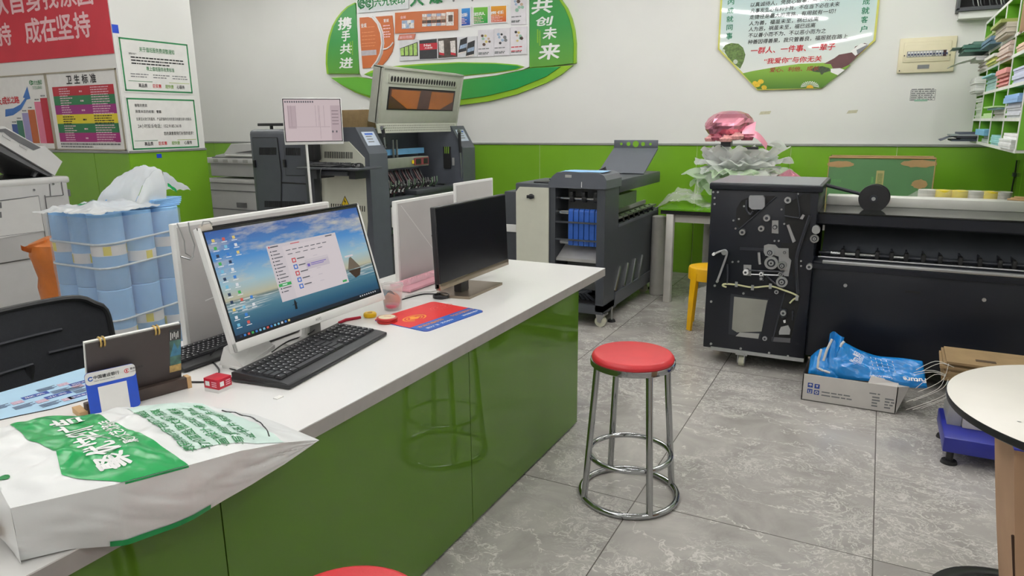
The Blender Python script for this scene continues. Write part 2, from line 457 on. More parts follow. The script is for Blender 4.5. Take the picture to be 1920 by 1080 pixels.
# ------------------------------------------------------------------ generic keyboard (local frame: x = long side, y = depth, z up)
def keyboard(name, label, L, D, loc, rotz, mb_, mk_, legend=True, group=None):
    t = thing(name, label, 'keyboard', loc, rotz, group)
    f = MB(); f.box(-L / 2, L / 2, -D / 2, D / 2, 0.002, .016, mb_, .005)
    f.prism([(-D / 2 + .004, .015), (D / 2 - .004, .015), (D / 2 - .004, .030), (D / 2 - .02, .032), (-D / 2 + .03, .020)], -L / 2 + .004, L / 2 - .004, mb_, 'x')
    f.build('case', t, world=False)
    kx0 = -L / 2 + .018; rows = 6; ky0 = -D / 2 + .042; kd = (D - .075) / rows
    def zt(y): return .0205 + (y + D / 2) / D * .011
    f = MB(); g = MB()
    blocks = [(kx0, kx0 + .64 * (L - .036), 15), (kx0 + .665 * (L - .036), kx0 + .79 * (L - .036), 3), (kx0 + .815 * (L - .036), kx0 + L - .036, 4)]
    rnd = random.Random(3)
    for r in range(rows):
        y = ky0 + r * kd + (.006 if r == 5 else 0)
        for bi, (a, b, n) in enumerate(blocks):
            wd = (b - a) / n
            if bi == 1 and r in (1, 2): 
                if r == 2: continue
            cells = [(a + i * wd, a + (i + 1) * wd) for i in range(n)]
            if bi == 0 and r == 0: cells = [(a, a + 1.3 * wd), (a + 1.3 * wd, a + 2.5 * wd), (a + 2.5 * wd, a + 3.8 * wd), (a + 3.8 * wd, a + 10 * wd), (a + 10 * wd, a + 11.3 * wd), (a + 11.3 * wd, a + 12.6 * wd), (a + 12.6 * wd, b)]
            if bi == 0 and r in (1, 2, 3): s = (.9, .7, .4)[r - 1] * wd; cells = [(a, a + wd + s)] + [(a + wd + s + i * wd, a + 2 * wd + s + i * wd) for i in range(11)] + [(a + 12 * wd + s, b)]
            for (c0, c1) in cells:
                z = zt(y); h = .007
                x0, x1, y0, y1 = c0 + .0012, c1 - .0012, y + .001, y + kd - .0012
                i_ = .0025
                vs = [(x0, y0, z), (x1, y0, z), (x1, y1, z + .001), (x0, y1, z + .001), (x0 + i_, y0 + i_, z + h), (x1 - i_, y0 + i_, z + h), (x1 - i_, y1 - i_, z + h + .001), (x0 + i_, y1 - i_, z + h + .001)]
                f.add(vs, [(4, 5, 6, 7), (0, 1, 5, 4), (1, 2, 6, 5), (2, 3, 7, 6), (3, 0, 4, 7)], mk_)
                if legend and x1 - x0 < .03:
                    u = x0 + i_ + .002
                    f.quad((u, y1 - .0105, z + h + .0012), (u + .003, y1 - .0105, z + h + .0012), (u + .003, y1 - .006, z + h + .0016), (u, y1 - .006, z + h + .0016), m_inkwhite)
    f.build('keys', t, world=False)
    return t

m_key = mat('key_black', (38, 39, 43), 0.4, var=0.05)
keyboard('keyboard', 'black full-size keyboard lying in front of the lit monitor', .565, .215, (-1.602, 1.655, DT), radians(-90 + 187.5), m_black, m_key)
keyboard('keyboard', 'black keyboard behind the lit monitor, at the foot of the wide white board', .50, .17, (-1.945, 1.60, DT), radians(90), m_black, m_key)
m_pink = mat('pink_plastic', (236, 172, 186), 0.4); m_pinkk = mat('pink_key', (240, 196, 206), 0.4)
keyboard('keyboard', 'pink keyboard lying at the foot of the white board with a diagonal crease', .46, .12, (-1.905, 2.76, DT), radians(90), m_pink, m_pinkk, False)

# ------------------------------------------------------------------ lit monitor on the desk
def screen_wallpaper():
    m = bpy.data.materials.new('screen_wallpaper'); m.use_nodes = True; nt = m.node_tree; b = nt.nodes['Principled BSDF']
    tc = N(nt, 'ShaderNodeTexCoord'); sp = N(nt, 'ShaderNodeSeparateXYZ'); nt.links.new(tc.outputs['UV'], sp.inputs[0])
    sky = ramp(nt, [(0.0, (18, 52, 84)), (0.10, (24, 84, 116)), (0.24, (70, 120, 140)), (0.30, (120, 150, 160)), (0.335, (96, 116, 116)), (0.36, (182, 178, 150)), (0.5, (150, 186, 200)), (0.72, (70, 138, 200)), (1.0, (30, 82, 158))])
    nt.links.new(sp.outputs['Y'], sky.inputs['Fac'])
    mp = N(nt, 'ShaderNodeMapping'); mp.inputs['Scale'].default_value = (3.2, 5.5, 1); nt.links.new(tc.outputs['UV'], mp.inputs['Vector'])
    cl = N(nt, 'ShaderNodeTexNoise', **{'Scale': 1.0, 'Detail': 7.0, 'Roughness': 0.62}); nt.links.new(mp.outputs['Vector'], cl.inputs['Vector'])
    cr = N(nt, 'ShaderNodeMapRange'); cr.inputs['From Min'].default_value = 0.47; cr.inputs['From Max'].default_value = 0.68; nt.links.new(cl.outputs['Fac'], cr.inputs['Value'])
    up = N(nt, 'ShaderNodeMapRange'); up.inputs['From Min'].default_value = 0.40; up.inputs['From Max'].default_value = 0.55; nt.links.new(sp.outputs['Y'], up.inputs['Value'])
    mu = N(nt, 'ShaderNodeMath', operation='MULTIPLY'); nt.links.new(cr.outputs['Result'], mu.inputs[0]); nt.links.new(up.outputs['Result'], mu.inputs[1])
    m1 = N(nt, 'ShaderNodeMixRGB'); m1.inputs['Color2'].default_value = (*lin((196, 190, 172)), 1)
    nt.links.new(mu.outputs[0], m1.inputs['Fac']); nt.links.new(sky.outputs['Color'], m1.inputs['Color1'])
    # surf lines on the water
    mp2 = N(nt, 'ShaderNodeMapping'); mp2.inputs['Scale'].default_value = (5, 60, 1); nt.links.new(tc.outputs['UV'], mp2.inputs['Vector'])
    sf = N(nt, 'ShaderNodeTexNoise', **{'Scale': 1.0, 'Detail': 3.0}); nt.links.new(mp2.outputs['Vector'], sf.inputs['Vector'])
    sr = N(nt, 'ShaderNodeMapRange'); sr.inputs['From Min'].default_value = 0.52; sr.inputs['From Max'].default_value = 0.62; nt.links.new(sf.outputs['Fac'], sr.inputs['Value'])
    bd = ramp(nt, [(0.0, (0, 0, 0)), (0.2, (0, 0, 0)), (0.27, (255, 255, 255)), (0.335, (255, 255, 255)), (0.36, (0, 0, 0))]); nt.links.new(sp.outputs['Y'], bd.inputs['Fac'])
    m2 = N(nt, 'ShaderNodeMath', operation='MULTIPLY'); nt.links.new(sr.outputs['Result'], m2.inputs[0]); nt.links.new(bd.outputs['Color'], m2.inputs[1])
    m3 = N(nt, 'ShaderNodeMixRGB'); m3.inputs['Color2'].default_value = (*lin((205, 210, 208)), 1)
    nt.links.new(m2.outputs[0], m3.inputs['Fac']); nt.links.new(m1.outputs['Color'], m3.inputs['Color1'])
    b.inputs['Base Color'].default_value = (.01, .01, .012, 1); b.inputs['Roughness'].default_value = 0.25
    nt.links.new(m3.outputs['Color'], b.inputs['Emission Color']); b.inputs['Emission Strength'].default_value = 0.85
    return m
def scr(name, c, e=0.8): return mat('screen_' + name, c, 0.3, var=0, emit=e, spec=0.2)

def uv_rect(o, face_idx, uvs):
    me = o.data; l = me.uv_layers.new(name='UVMap')
    for p in me.polygons:
        for k, li in enumerate(p.loop_indices):
            l.data[li].uv = uvs[k % 4] if len(p.vertices) == 4 else (0, 0)

AW, AH = .745, .395
mon = thing('monitor', 'white framed monitor tilted back, showing a beach wallpaper and an open window', 'monitor', (-1.755, 1.785, DT))
# face frame: x along +Y, y up the tilted face, normal towards +X
tl = radians(16)
Fm = frame((-1.70, 1.412, .822), (0, 1, 0.0), (-sin(tl), 0, cos(tl)))
f = MB().at(Fm)
f.box(0, AW, 0, AH, -.022, -.001, m_wht, .004)
f.box(0, AW, 0, .030, -.002, .004, m_wht, .002); f.box(0, .012, 0, AH, -.002, .004, m_wht, .002); f.box(AW - .008, AW, 0, AH, -.002, .003, m_wht, .001); f.box(0, AW, AH - .008, AH, -.002, .003, m_blackg, .001)
f.prism([(.10, .05), (AW - .10, .05), (AW - .15, .3), (.15, .3)], -.05, -.02, m_wht)
f.build('frame', mon)
f = MB().at(Fm); f.box(.012, AW - .008, .030, AH - .008, -.002, .0006, m_blackg); f.build('bezel', mon)
sx0, sx1, sy0, sy1 = .020, AW - .016, .037, AH - .016
f = MB().at(Fm); f.quad((sx0, sy0, .001), (sx1, sy0, .001), (sx1, sy1, .001), (sx0, sy1, .001), screen_wallpaper())
scn = f.build('screen', mon, label='lit screen with desktop wallpaper'); uv_rect(scn, 0, [(0, 0), (1, 0), (1, 1), (0, 1)])
# desktop contents
f = MB().at(Fm)
SW, SH = sx1 - sx0, sy1 - sy0
def q(x, y, w_, h, m, z=.0016):
    x0 = sx0 + x * SW; y0 = sy0 + y * SH
    f.quad((x0, y0, z), (x0 + w_ * SW, y0, z), (x0 + w_ * SW, y0 + h * SH, z), (x0, y0 + h * SH, z), m)
rn = random.Random(5)
icons = [scr('icon' + str(i), c) for i, c in enumerate([(225, 228, 232), (60, 130, 210), (70, 180, 90), (210, 90, 80), (225, 200, 120), (40, 60, 90), (120, 190, 220)])]
s_txt = scr('text', (235, 238, 240)); s_dark = scr('textdark', (90, 90, 96)); s_win = scr('window', (218, 208, 211)); s_side = scr('sidebar', (211, 202, 206))
s_green = scr('green', (60, 170, 90)); s_red = scr('red', (205, 70, 75)); s_blue = scr('blue', (50, 110, 200)); s_task = scr('taskbar', (22, 36, 52), .5); s_dlg = scr('dialog', (200, 190, 198)); s_vio = scr('violet', (120, 100, 190))
s_rock = scr('rock', (112, 100, 84), .8); s_sil = scr('silhouette', (20, 30, 40), .3)
for cx in range(3):
    for r in range(12):
        if cx == 2 and r > 2 and r not in (8, 9): continue
        if cx == 1 and r == 11: pass
        y = .90 - r * .072
        q(.024 + cx * .055, y, .015, .028, rn.choice(icons)); q(.017 + cx * .055, y - .014, .030, .006, s_txt)
# rock and its reflection, small figure
def tri(pts, m, z=.0013):
    f.poly([(sx0 + x * SW, sy0 + y * SH, z) for x, y in pts], m)
tri([(.80, .335), (.90, .335), (.862, .43), (.845, .47), (.83, .46), (.815, .40)], s_rock)
tri([(.80, .325), (.84, .23), (.88, .25), (.90, .325)], scr('rockrefl', (96, 70, 50), .35))
tri([(.37, .10), (.385, .10), (.388, .17), (.38, .20), (.374, .17)], s_sil); tri([(.36, .145), (.395, .155), (.395, .16), (.36, .15)], s_sil, .00135)
# taskbar
q(0, 0, 1, .035, s_task, .0015)
for i in range(14): q(.02 + i * .022, .008, .012, .020, rn.choice(icons), .0018)
for i in range(8): q(.83 + i * .018, .012, .008, .012, s_txt, .0018)
# open window
q(.305, .205, .475, .565, s_win, .0017); q(.305, .205, .095, .565, s_side, .0018); q(.305, .735, .475, .035, s_side, .0018)
q(.315, .742, .008, .018, s_red, .0021); q(.326, .745, .05, .012, s_dark, .002); q(.455, .744, .06, .008, s_red, .002); q(.70, .745, .05, .012, s_dark, .002)
for i in range(13):
    y = .70 - i * .034
    if i == 10: q(.312, y - .008, .08, .030, s_green, .0019); q(.335, y + .002, .03, .010, s_txt, .0021); continue
    q(.318, y, .008, .014, s_dark, .002); q(.332, y + .002, .03 + .012 * (i % 3), .009, s_dark, .002)
for i in range(7): q(.415 + i * .042, .685, .03, .008, s_dark, .002)
for i in range(5): q(.42 + i * .052, .645, .032, .007, s_dark, .002)
for i in range(5):
    y = .555 - i * .068
    q(.435, y, .026, .046, [s_red, s_blue, s_red, s_blue, s_blue][i], .002); q(.441, y + .010, .014, .026, s_win, .0022)
    q(.470, y + .026, .05, .011, s_dark, .002); q(.470, y + .010, .07, .008, s_side, .002); q(.58, y + .02, .03, .008, s_dlg, .002)
q(.515, .455, .165, .10, s_dlg, .0023); q(.517, .535, .161, .016, s_side, .0024); q(.525, .480, .018, .030, s_vio, .0025); q(.55, .505, .11, .008, s_vio, .0025); q(.55, .488, .09, .007, s_vio, .0025)
q(.735, .222, .032, .022, s_green, .002); q(.80, .475, .065, .018, s_win, .002)
f.build('screen_content', scn)
f = MB().at(Fm @ T(AW * .475, .010, .0045)); f.text('AOC', m_trim, .013, M=T(0, 0, 0), bold=.01); f.build('lettering', mon)
# stand: two-legged foot
f = MB()
f.prism([(-1.700, 1.437), (-1.715, 1.452), (-1.80, 1.665), (-1.86, 1.66), (-1.80, 1.44)], DT, DT + .012, m_wht)
f.add([(-1.716, 1.452, DT + .012), (-1.80, 1.66, DT + .012), (-1.82, 1.60, DT + .085), (-1.77, 1.43, DT + .075), (-1.80, 1.43, DT + .012), (-1.84, 1.62, DT + .012)],
      [(0, 1, 2, 3), (3, 2, 5, 4), (0, 3, 4), (1, 5, 2)], m_wht)
f.build('foot', mon)
f = MB(); f.tube([(-1.745, 1.735, DT + .012), (-1.765, 1.775, DT + .012), (-1.77, 1.79, DT + .05), (-1.775, 1.79, DT + .13)], .014, m_wht); f.box(-1.785, -1.765, 1.80, 1.86, DT, DT + .16, m_silver, .005)
f.box(-1.80, -1.72, 1.70, 1.87, DT, DT + .008, m_wht, .003); f.build('stand', mon)
# clip and tape on the monitor's corner
cl = MB().at(Fm @ T(.03, AH, 0)); cl.box(-.02, .02, -.012, .008, -.006, .009, mat('clear_plastic', (225, 215, 205), .2, alpha=.75), .003); cl.tube([(-.018, .004, .01), (-.01, .016, .012), (.012, .014, .012), (.02, .004, .01)], .002, m_steel)
tag(cl.build('clip'), 'small clear clip on the top left corner of the lit monitor', 'clip')

# ------------------------------------------------------------------ white boards standing along the middle of the desk
m_board = mat('board_white_film', (198, 195, 194), 0.35, var=0.05, vscale=4)
def board(name, label, x, y0, y1, z0, z1, th=.026):
    t = thing(name, label, 'board', (x, (y0 + y1) / 2, z0))
    f = MB(); f.box(x - th, x, y0, y1, z0, z1, m_wht, .004); f.build('panel', t)
    f = MB(); f.box(x, x + .0015, y0 + .012, y1 - .012, z0 + .02, z1 - .012, m_board); f.build('face_film', t, 'grey film on the white panel')
    return t
b1 = board('standing_board', 'widest white board standing on the desk right behind the lit monitor', -2.05, 1.512, 2.262, DT, 1.187)
m_glue = mat('glue_stain', (176, 150, 84), .5, var=.2, vscale=30)
f = MB()
for (y0, y1, z) in [(1.64, 1.86, 1.160), (1.86, 2.06, 1.164)]:
    f.poly([(-2.0475, y0 + (y1 - y0) * k / 9, z + .012 * ns(k * 1.7, y0) - .004) for k in range(10)] + [(-2.0475, y1 - (y1 - y0) * k / 9, z - .012 + .012 * ns(k * 1.3, 5 + y0)) for k in range(10)], m_glue)
f.build('glue_stain', b1, 'brown glue stain')
f = MB(); f.poly([(-2.0478, 1.60, .905), (-2.0478, 1.87, .937), (-2.0478, 1.87, .943), (-2.0478, 1.60, .909)], m_inkwhite); f.build('tape_strip', b1)
b2 = board('standing_board', 'white board with a diagonal crease standing behind the dark monitor', -1.985, 2.640, 3.19, DT, 1.152)
f = MB(); f.poly([(-1.983, 2.672, 1.13), (-1.983, 2.678, 1.13), (-1.983, 2.93, .885), (-1.983, 2.925, .885)], mat('crease', (225, 224, 222), .4, var=0)); f.build('crease', b2)
f = MB()
for z in (1.045, .95): f.cyl((-1.984, 2.925, z), (-1.982, 2.925, z), .0045, m_ink, 8)
f.build('screw_hole', b2)
b3 = board('standing_board', 'narrow taller white board poking up behind the dark monitor', -1.90, 3.025, 3.425, DT, 1.209, .012)
w_ = MB(); w_.tube([(-2.04, 1.52, 1.19), (-2.035, 1.535, 1.13), (-2.03, 1.53, 1.09), (-2.03, 1.555, 1.07), (-2.03, 1.57, 1.11), (-2.035, 1.56, 1.16), (-2.03, 1.555, 1.19)], .0022, m_steel, 6)
w_.tube([(-2.035, 1.515, 1.08), (-2.03, 1.545, 1.065), (-2.03, 1.56, 1.075)], .003, m_steel, 6)
tag(w_.build('wire_clip'), 'bent wire clip hanging on the corner of the widest white board', 'clip')

# ------------------------------------------------------------------ dark monitor
mn = thing('monitor', 'switched-off black monitor on a flat bronze base', 'monitor', (-1.62, 2.70, DT))
F2 = frame((-1.612, 2.424, .812), (0, 1, 0), (-.035, 0, 1))
m_scr = mat('dead_screen', (12, 13, 20), .28, var=.04, vscale=6, spec=.4)
m_bronze = mat('bronze_metal', (150, 138, 122), .3, metal=.85)
f = MB().at(F2); f.box(0, .628, 0, .352, -.026, 0, m_black, .004); f.build('housing', mn)
f = MB().at(F2); f.box(.006, .622, .028, .346, 0, .0012, m_scr); f.build('screen', mn)
f = MB().at(F2); f.box(0, .628, -.004, .024, -.02, .003, m_bronze, .002); f.build('chin', mn)
f = MB(); f.box(-1.655, -1.615, 2.60, 2.67, DT + .01, .84, m_black, .006); f.build('neck', mn)
f = MB(); pts = [(-1.650, 2.525), (-1.540, 2.545), (-1.543, 2.858), (-1.72, 2.838), (-1.72, 2.56)]
f.prism(pts, DT, DT + .012, m_bronze); f.build('base', mn)

# ------------------------------------------------------------------ red and blue mouse pad
P4 = [PZ(x, y, DT) for x, y in [(812, 566), (909, 584), (800, 623), (728, 599)]]
T_, R_, B_, L_ = P4
ux = (R_ - B_).normalized(); vy = Vector((-ux.y, ux.x, 0)); o = B_
wp = (R_ - B_).length; hp = (T_ - R_).dot(vy)
Mp = frame((o.x, o.y, DT), ux, vy)
mp_ = thing('mouse_pad', 'red and blue mouse pad with a yellow emblem', 'mouse pad', (o.x, o.y, DT))
m_red = mat('pad_red', (206, 38, 40), .6); m_blu = mat('pad_blue', (34, 88, 172), .6); m_yel = mat('pad_yellow', (230, 150, 40), .6)
def rrect(x0, x1, y0, y1, r, n=5):
    pts = []
    for cx, cy, a in [(x1 - r, y0 + r, -pi / 2), (x1 - r, y1 - r, 0), (x0 + r, y1 - r, pi / 2), (x0 + r, y0 + r, pi)]:
        for i in range(n + 1): pts.append((cx + r * cos(a + i * pi / 2 / n), cy + r * sin(a + i * pi / 2 / n)))
    return pts
f = MB().at(Mp); f.prism(rrect(0, wp, 0, hp, .02), 0, .003, m_red, 'z', m_blu)
f.poly([(x, y, .0033) for x, y in [(.02, 0), (wp - .02, 0), (wp - .006, .006), (wp, .02), (wp, .085), (0, .085), (0, .02), (.006, .006)]], m_blu)
f.build('pad', mp_)
f = MB().at(Mp @ T(0, 0, .0037))
f.text('欢迎光临快印', m_yel, .022, width=.14, M=T(.02, .052, 0), bold=.02); f.text('图文广告 · 彩色快印', m_inkwhite, .016, width=.15, M=T(.03, .02, 0), bold=.02)
f.text('专业打印复印中心', m_yel, .022, width=.14, M=T(.21, .052, 0), bold=.02); f.text('诚信服务客户', m_inkwhite, .016, width=.10, M=T(.24, .02, 0), bold=.02)
f.build('lettering', mp_)
f = MB().at(Mp @ T(.11, .165, .0037)); 
for r0, r1 in [(.058, .050), (.040, .034)]:
    for i in range(24):
        if i in (16, 17, 18): continue
        a, b = 2 * pi * i / 24, 2 * pi * (i + 1) / 24
        f.quad((r0 * cos(a), r0 * .62 * sin(a), 0), (r0 * cos(b), r0 * .62 * sin(b), 0), (r1 * cos(b), r1 * .62 * sin(b), 0), (r1 * cos(a), r1 * .62 * sin(a), 0), m_yel)
f.poly([(-.03, -.004, .0002), (0, -.018, .0002), (.03, -.004, .0002), (.02, .006, .0002), (0, -.002, .0002), (-.02, .006, .0002)], m_yel)
f.disc((0, .008, .0001), .014, m_yel)
f.build('emblem', mp_)
f = MB().at(Mp @ T(.30, .19, .0037)); m_pal = mat('pad_pale_red', (222, 90, 86), .6)
for r0, r1 in [(.062, .057), (.046, .042), (.028, .02)]:
    for i in range(24):
        a, b = 2 * pi * i / 24, 2 * pi * (i + .7) / 24
        f.quad((r0 * cos(a), r0 * .5 * sin(a), 0), (r0 * cos(b), r0 * .5 * sin(b), 0), (r1 * cos(b), r1 * .5 * sin(b), 0), (r1 * cos(a), r1 * .5 * sin(a), 0), m_pal)
f.build('emblem', mp_)

# ------------------------------------------------------------------ small things near the mouse pad
p = PZ(726, 604, DT); t = thing('ink_tin', 'round red tin with a cream lid label beside the mouse pad', 'tin', (p.x, p.y, DT))
f = MB().at(T(p.x, p.y, DT)); f.lathe([(.036, 0), (.040, .003), (.040, .009), (.038, .010), (.0405, .012), (.0405, .019), (.037, .0215), (0, .0215)], mat('tin_red', (176, 36, 36), .35), 32); f.build('body', t)
f = MB().at(T(p.x, p.y, DT)); f.disc((0, 0, .0218), .033, mat('cream_label', (226, 214, 180), .5), 28); f.text('印台', m_inkred, .016, M=T(-.014, -.004, .0222) @ RZ(.3)); f.build('label_disc', t)
p = PZ(694, 594, DT); t = thing('tape_measure', 'small round yellow tape measure beside the red tin', 'tape measure', (p.x, p.y, DT))
f = MB().at(T(p.x, p.y, DT)); f.lathe([(.022, 0), (.026, .004), (.026, .014), (.022, .018), (0, .018)], mat('yellow_plastic', (240, 196, 20), .35), 24); f.build('case', t)
f = MB().at(T(p.x, p.y, DT)); f.lathe([(.010, .018), (.010, .0195), (0, .0195)], mat('yellow_dark', (200, 150, 10), .4), 16); f.build('button', t)
p = PZ(827, 558, DT); t = MB().at(T(p.x, p.y, DT)); t.lathe([(.034, 0), (.037, .002), (.037, .014), (.034, .014), (.033, .004), (0, .004)], m_black, 28)
tag(t.build('jar_lid'), 'black round jar lid in front of the dark monitor', 'lid')
# lanyard
f = MB(); P0 = PZ(636, 607, DT); P1 = PZ(676, 597, DT)
f.tube([(P0.x, P0.y, DT + .004), (P0.x * .6 + P1.x * .4 - .01, P0.y * .6 + P1.y * .4, DT + .006), (P1.x, P1.y, DT + .004)], .006, mat('lanyard_red', (190, 30, 60), .7))
for k in range(9): f.tube([(P0.x + .004 * k, P0.y - .012 - .006 * k, DT + .003), (P0.x + .01 + .003 * k, P0.y - .02 - .007 * k, DT + .008), (P0.x + .02, P0.y - .03 - .006 * k, DT + .003)], .0025, m_black, 5)
tag(f.build('lanyard'), 'red lanyard with a dark tassel under the lit monitor', 'lanyard')
# plastic cup
p = PZ(737, 580, DT); t = thing('plastic_cup', 'clear plastic cup holding an orange, between the two monitors', 'cup', (p.x, p.y, DT))
m_clear = mat('clear_cup', (232, 232, 230), .08, alpha=.28, var=0)
f = MB().at(T(p.x, p.y, DT)); f.lathe([(0, .001), (.036, .001), (.046, .105), (.0475, .107), (.0475, .110), (.045, .109), (.035, .004)], m_clear, 28); f.build('cup_wall', t)
f = MB().at(T(p.x, p.y, DT + .06)); f.ring((0, 0, .04), .0465, .0022, m_clear, 28); f.poly([(.045 * cos(a * .2 + 3.6), .045 * sin(a * .2 + 3.6), .02 + .012 * sin(a)) for a in range(12)], mat('cup_print', (80, 120, 140), .4)); f.build('print', t)
f = MB().at(T(p.x - .005, p.y + .004, DT + .038)); f.lathe([(.034 * cos(a), .034 * sin(a)) for a in [radians(x) for x in range(-90, 91, 15)]], mat('orange_pink', (214, 128, 104), .5, bump=.15), 20)
f.build('orange', t)
# red pink snack thing in the cup
f = MB().at(T(p.x + .004, p.y - .01, DT + .022)); f.lathe([(.03 * cos(a), .018 * sin(a)) for a in [radians(x) for x in range(-90, 91, 15)]], mat('pink_wrap', (206, 100, 120), .4), 16); f.build('wrapper', t)
# little red box
A = PZ(383, 729, DT); B = PZ(411, 738, DT); C = PZ(436, 727, DT)
t = thing('paper_box', 'little red and white paper box at the keyboard corner', 'box', (B.x, B.y, DT))
Fb = frame((B.x, B.y, DT), (C - B), (A - B)); 
lx, ly = (C - B).length, (A - B).length * .8
m_rbox = mat('box_red', (186, 22, 48), .4)
f = MB().at(Fb); f.box(0, lx, 0, ly, 0, .010, m_wht); f.box(0, lx, 0, ly, .010, .040, m_rbox, .001)
f.build('carton', t)
f = MB().at(Fb)
for M_ in [frame((0, -.0006, 0), (1, 0, 0), (0, 0, 1)), frame((-.0006, ly, 0), (0, -1, 0), (0, 0, 1))]:
    L = lx if M_.translation.y < 0 else ly
    f.at(Fb @ M_); f.box(L * .12, L * .40, .018, .032, -.0002, .0002, m_inkwhite)
    for k in range(3): f.box(L * .55, L * .88, .017 + k * .006, .020 + k * .006, -.0002, .0002, m_pink)
f.build('print', t)
f = MB(); p = PZ(522, 746, DT); f.box(p.x - .008, p.x + .008, p.y - .012, p.y + .012, DT, DT + .003, m_paper); tag(f.build('paper_scrap'), 'tiny white paper scrap on the desk below the black keyboard', 'scrap')
# cables
f = MB()
def cable(f, pts, r, m, n=8):
    P = [Vector(p) for p in pts]; out = []
    for i in range(len(P) - 1):
        a, b, c, d = P[max(i - 1, 0)], P[i], P[i + 1], P[min(i + 2, len(P) - 1)]
        for k in range(n):
            t = k / n; out.append(.5 * ((2 * b) + (c - a) * t + (2 * a - 5 * b + 4 * c - d) * t * t + (3 * b - a - 3 * c + d) * t ** 3))
    out.append(P[-1]); f.tube(out, r, m, 6)
cp = lambda x, y, z=.003: tuple(PZ(x, y, DT + z))
cable(f, [cp(352, 716), cp(384, 716), cp(402, 712, .004), cp(411, 696, .02), cp(404, 684), cp(392, 672), cp(404, 655, .05), cp(425, 640, .08), cp(428, 656, .04), cp(408, 664), cp(430, 690), cp(455, 694)], .0028, m_black)
cable(f, [cp(510, 660, .01), cp(540, 640, .01), cp(575, 628, .02), cp(590, 618, .06)], .0025, m_black)
tag(f.build('cable'), 'thin black cable looping on the desk by the lit monitor', 'cable')
f = MB(); cable(f, [cp(760, 556), cp(790, 548, .006), cp(812, 546), cp(836, 538)], .003, m_wht); cable(f, [cp(752, 562), cp(790, 552), cp(815, 551)], .003, m_black)
tag(f.build('cable'), 'white and black cables running beside the pink keyboard', 'cable')
# ------------------------------------------------------------------ payment plate, calendar stand, blue mouse pad
t = thing('calendar_stand', 'dark desk calendar seen from behind, with two gold rings in a wooden base', 'calendar', (-1.80, 1.15, DT))
A_, B_ = Vector((-1.836, 1.030, 0)), Vector((-1.772, 1.272, 0)); d_ = (B_ - A_).normalized(); n_ = Vector((d_.y, -d_.x, 0)); LB = (B_ - A_).length
Fc = frame((A_.x, A_.y, DT), d_, n_)        # x along the base, y... (z down) -> rebuild with z up
Fc = Matrix((( d_.x, -n_.x, 0, A_.x), (d_.y, -n_.y, 0, A_.y), (0, 0, 1, DT), (0, 0, 0, 1)))   # x along base, y away from camera, z up
m_wood = mat('pale_wood', (196, 160, 112), .5, var=.12, vscale=30); m_brd = mat('calendar_back', (62, 54, 52), .55, var=.06)
f = MB().at(Fc); f.box(-.012, LB + .014, -.030, -.006, 0, .034, mat('dark_wood', (66, 54, 48), .5, var=.15, vscale=25), .003); f.box(LB + .004, LB + .016, -.031, -.005, -.0, .035, m_wood); f.box(-.03, -.010, -.031, .03, 0, .016, m_wood); f.build('wooden_base', t)
lean = .24
Fb = Fc @ T(0, -.008, .03) @ RX(lean)
hb = .176
f = MB().at(Fb); f.box(.004, LB - .002, 0, .004, 0, hb, m_brd); f.build('board', t)
f = MB().at(Fb); f.box(.002, LB - .003, .005, .013, .004, hb + .004, m_paper); f.build('pages', t, 'white calendar pages')
m_art = mat('art_green', (70, 110, 100), .4, var=.5, vscale=40); m_artg = mat('art_gold', (180, 150, 90), .35, var=.4, vscale=60)
f = MB().at(Fb); f.box(LB - .034, LB - .003, -.0008, 0, .04, hb - .012, m_art); f.box(LB - .034, LB - .003, -.0012, -.0008, hb - .045, hb - .012, m_blackg); 
for k in range(5): f.box(LB - .032 + .005 * k, LB - .030 + .005 * k, -.0018, -.0012, hb - .042 + .004 * (k % 3), hb - .018 - .004 * (k % 2), m_paper)
f.poly([(LB - .034, -.0014, .08), (LB - .022, -.0014, .125), (LB - .012, -.0014, .10), (LB - .003, -.0014, .12), (LB - .003, -.0014, .08)], mat('art_teal', (60, 120, 150), .4, var=.3, vscale=50))
f.box(LB - .036, LB - .003, -.0016, -.0008, .028, .05, m_artg); f.build('picture_strip', t, 'strip of landscape picture')
for s in (.155, .71):
    f = MB().at(Fb @ T(LB * s, .006, hb - .004)); 
    for k in (0, .009): f.ring((k, 0, 0), .013, .0026, m_gold, 24, 'x', 6)
    f.build('ring', t)

t = thing('payment_plate', 'blue and white payment plate leaning on the dark calendar', 'sign', (-1.79, 1.09, DT))
bl, br_ = Vector((-1.783, 1.018, 0)), Vector((-1.741, 1.143, 0)); d_ = (br_ - bl).normalized(); n_ = Vector((d_.y, -d_.x, 0)); LW = (br_ - bl).length
Fp = Matrix(((d_.x, -n_.x, 0, bl.x), (d_.y, -n_.y, 0, bl.y), (0, 0, 1, DT + .001), (0, 0, 0, 1))) @ RX(-.05) @ T(-.012, 0, 0)
LW += -.010; hp_ = .122
f = MB().at(Fp); f.prism(rrect(0, LW, 0, hp_, .010), 0, .004, mat('plate_blue', (22, 74, 190), .3), 'y'); f.build('plate', t)
f = MB().at(Fp); f.poly([(x, -.0006, y) for x, y in rrect(0, LW, hp_ - .034, hp_, .010)], m_wht); f.build('header', t)
f = MB().at(Fp @ frame((0, -.0012, 0), (1, 0, 0), (0, 0, 1)))
f.text('中国建设银行', m_ink, .0105, M=T(.020, hp_ - .019, 0), bold=.02); f.text('China Construction Bank', m_ink, .0042, width=.05, M=T(.020, hp_ - .0265, 0))
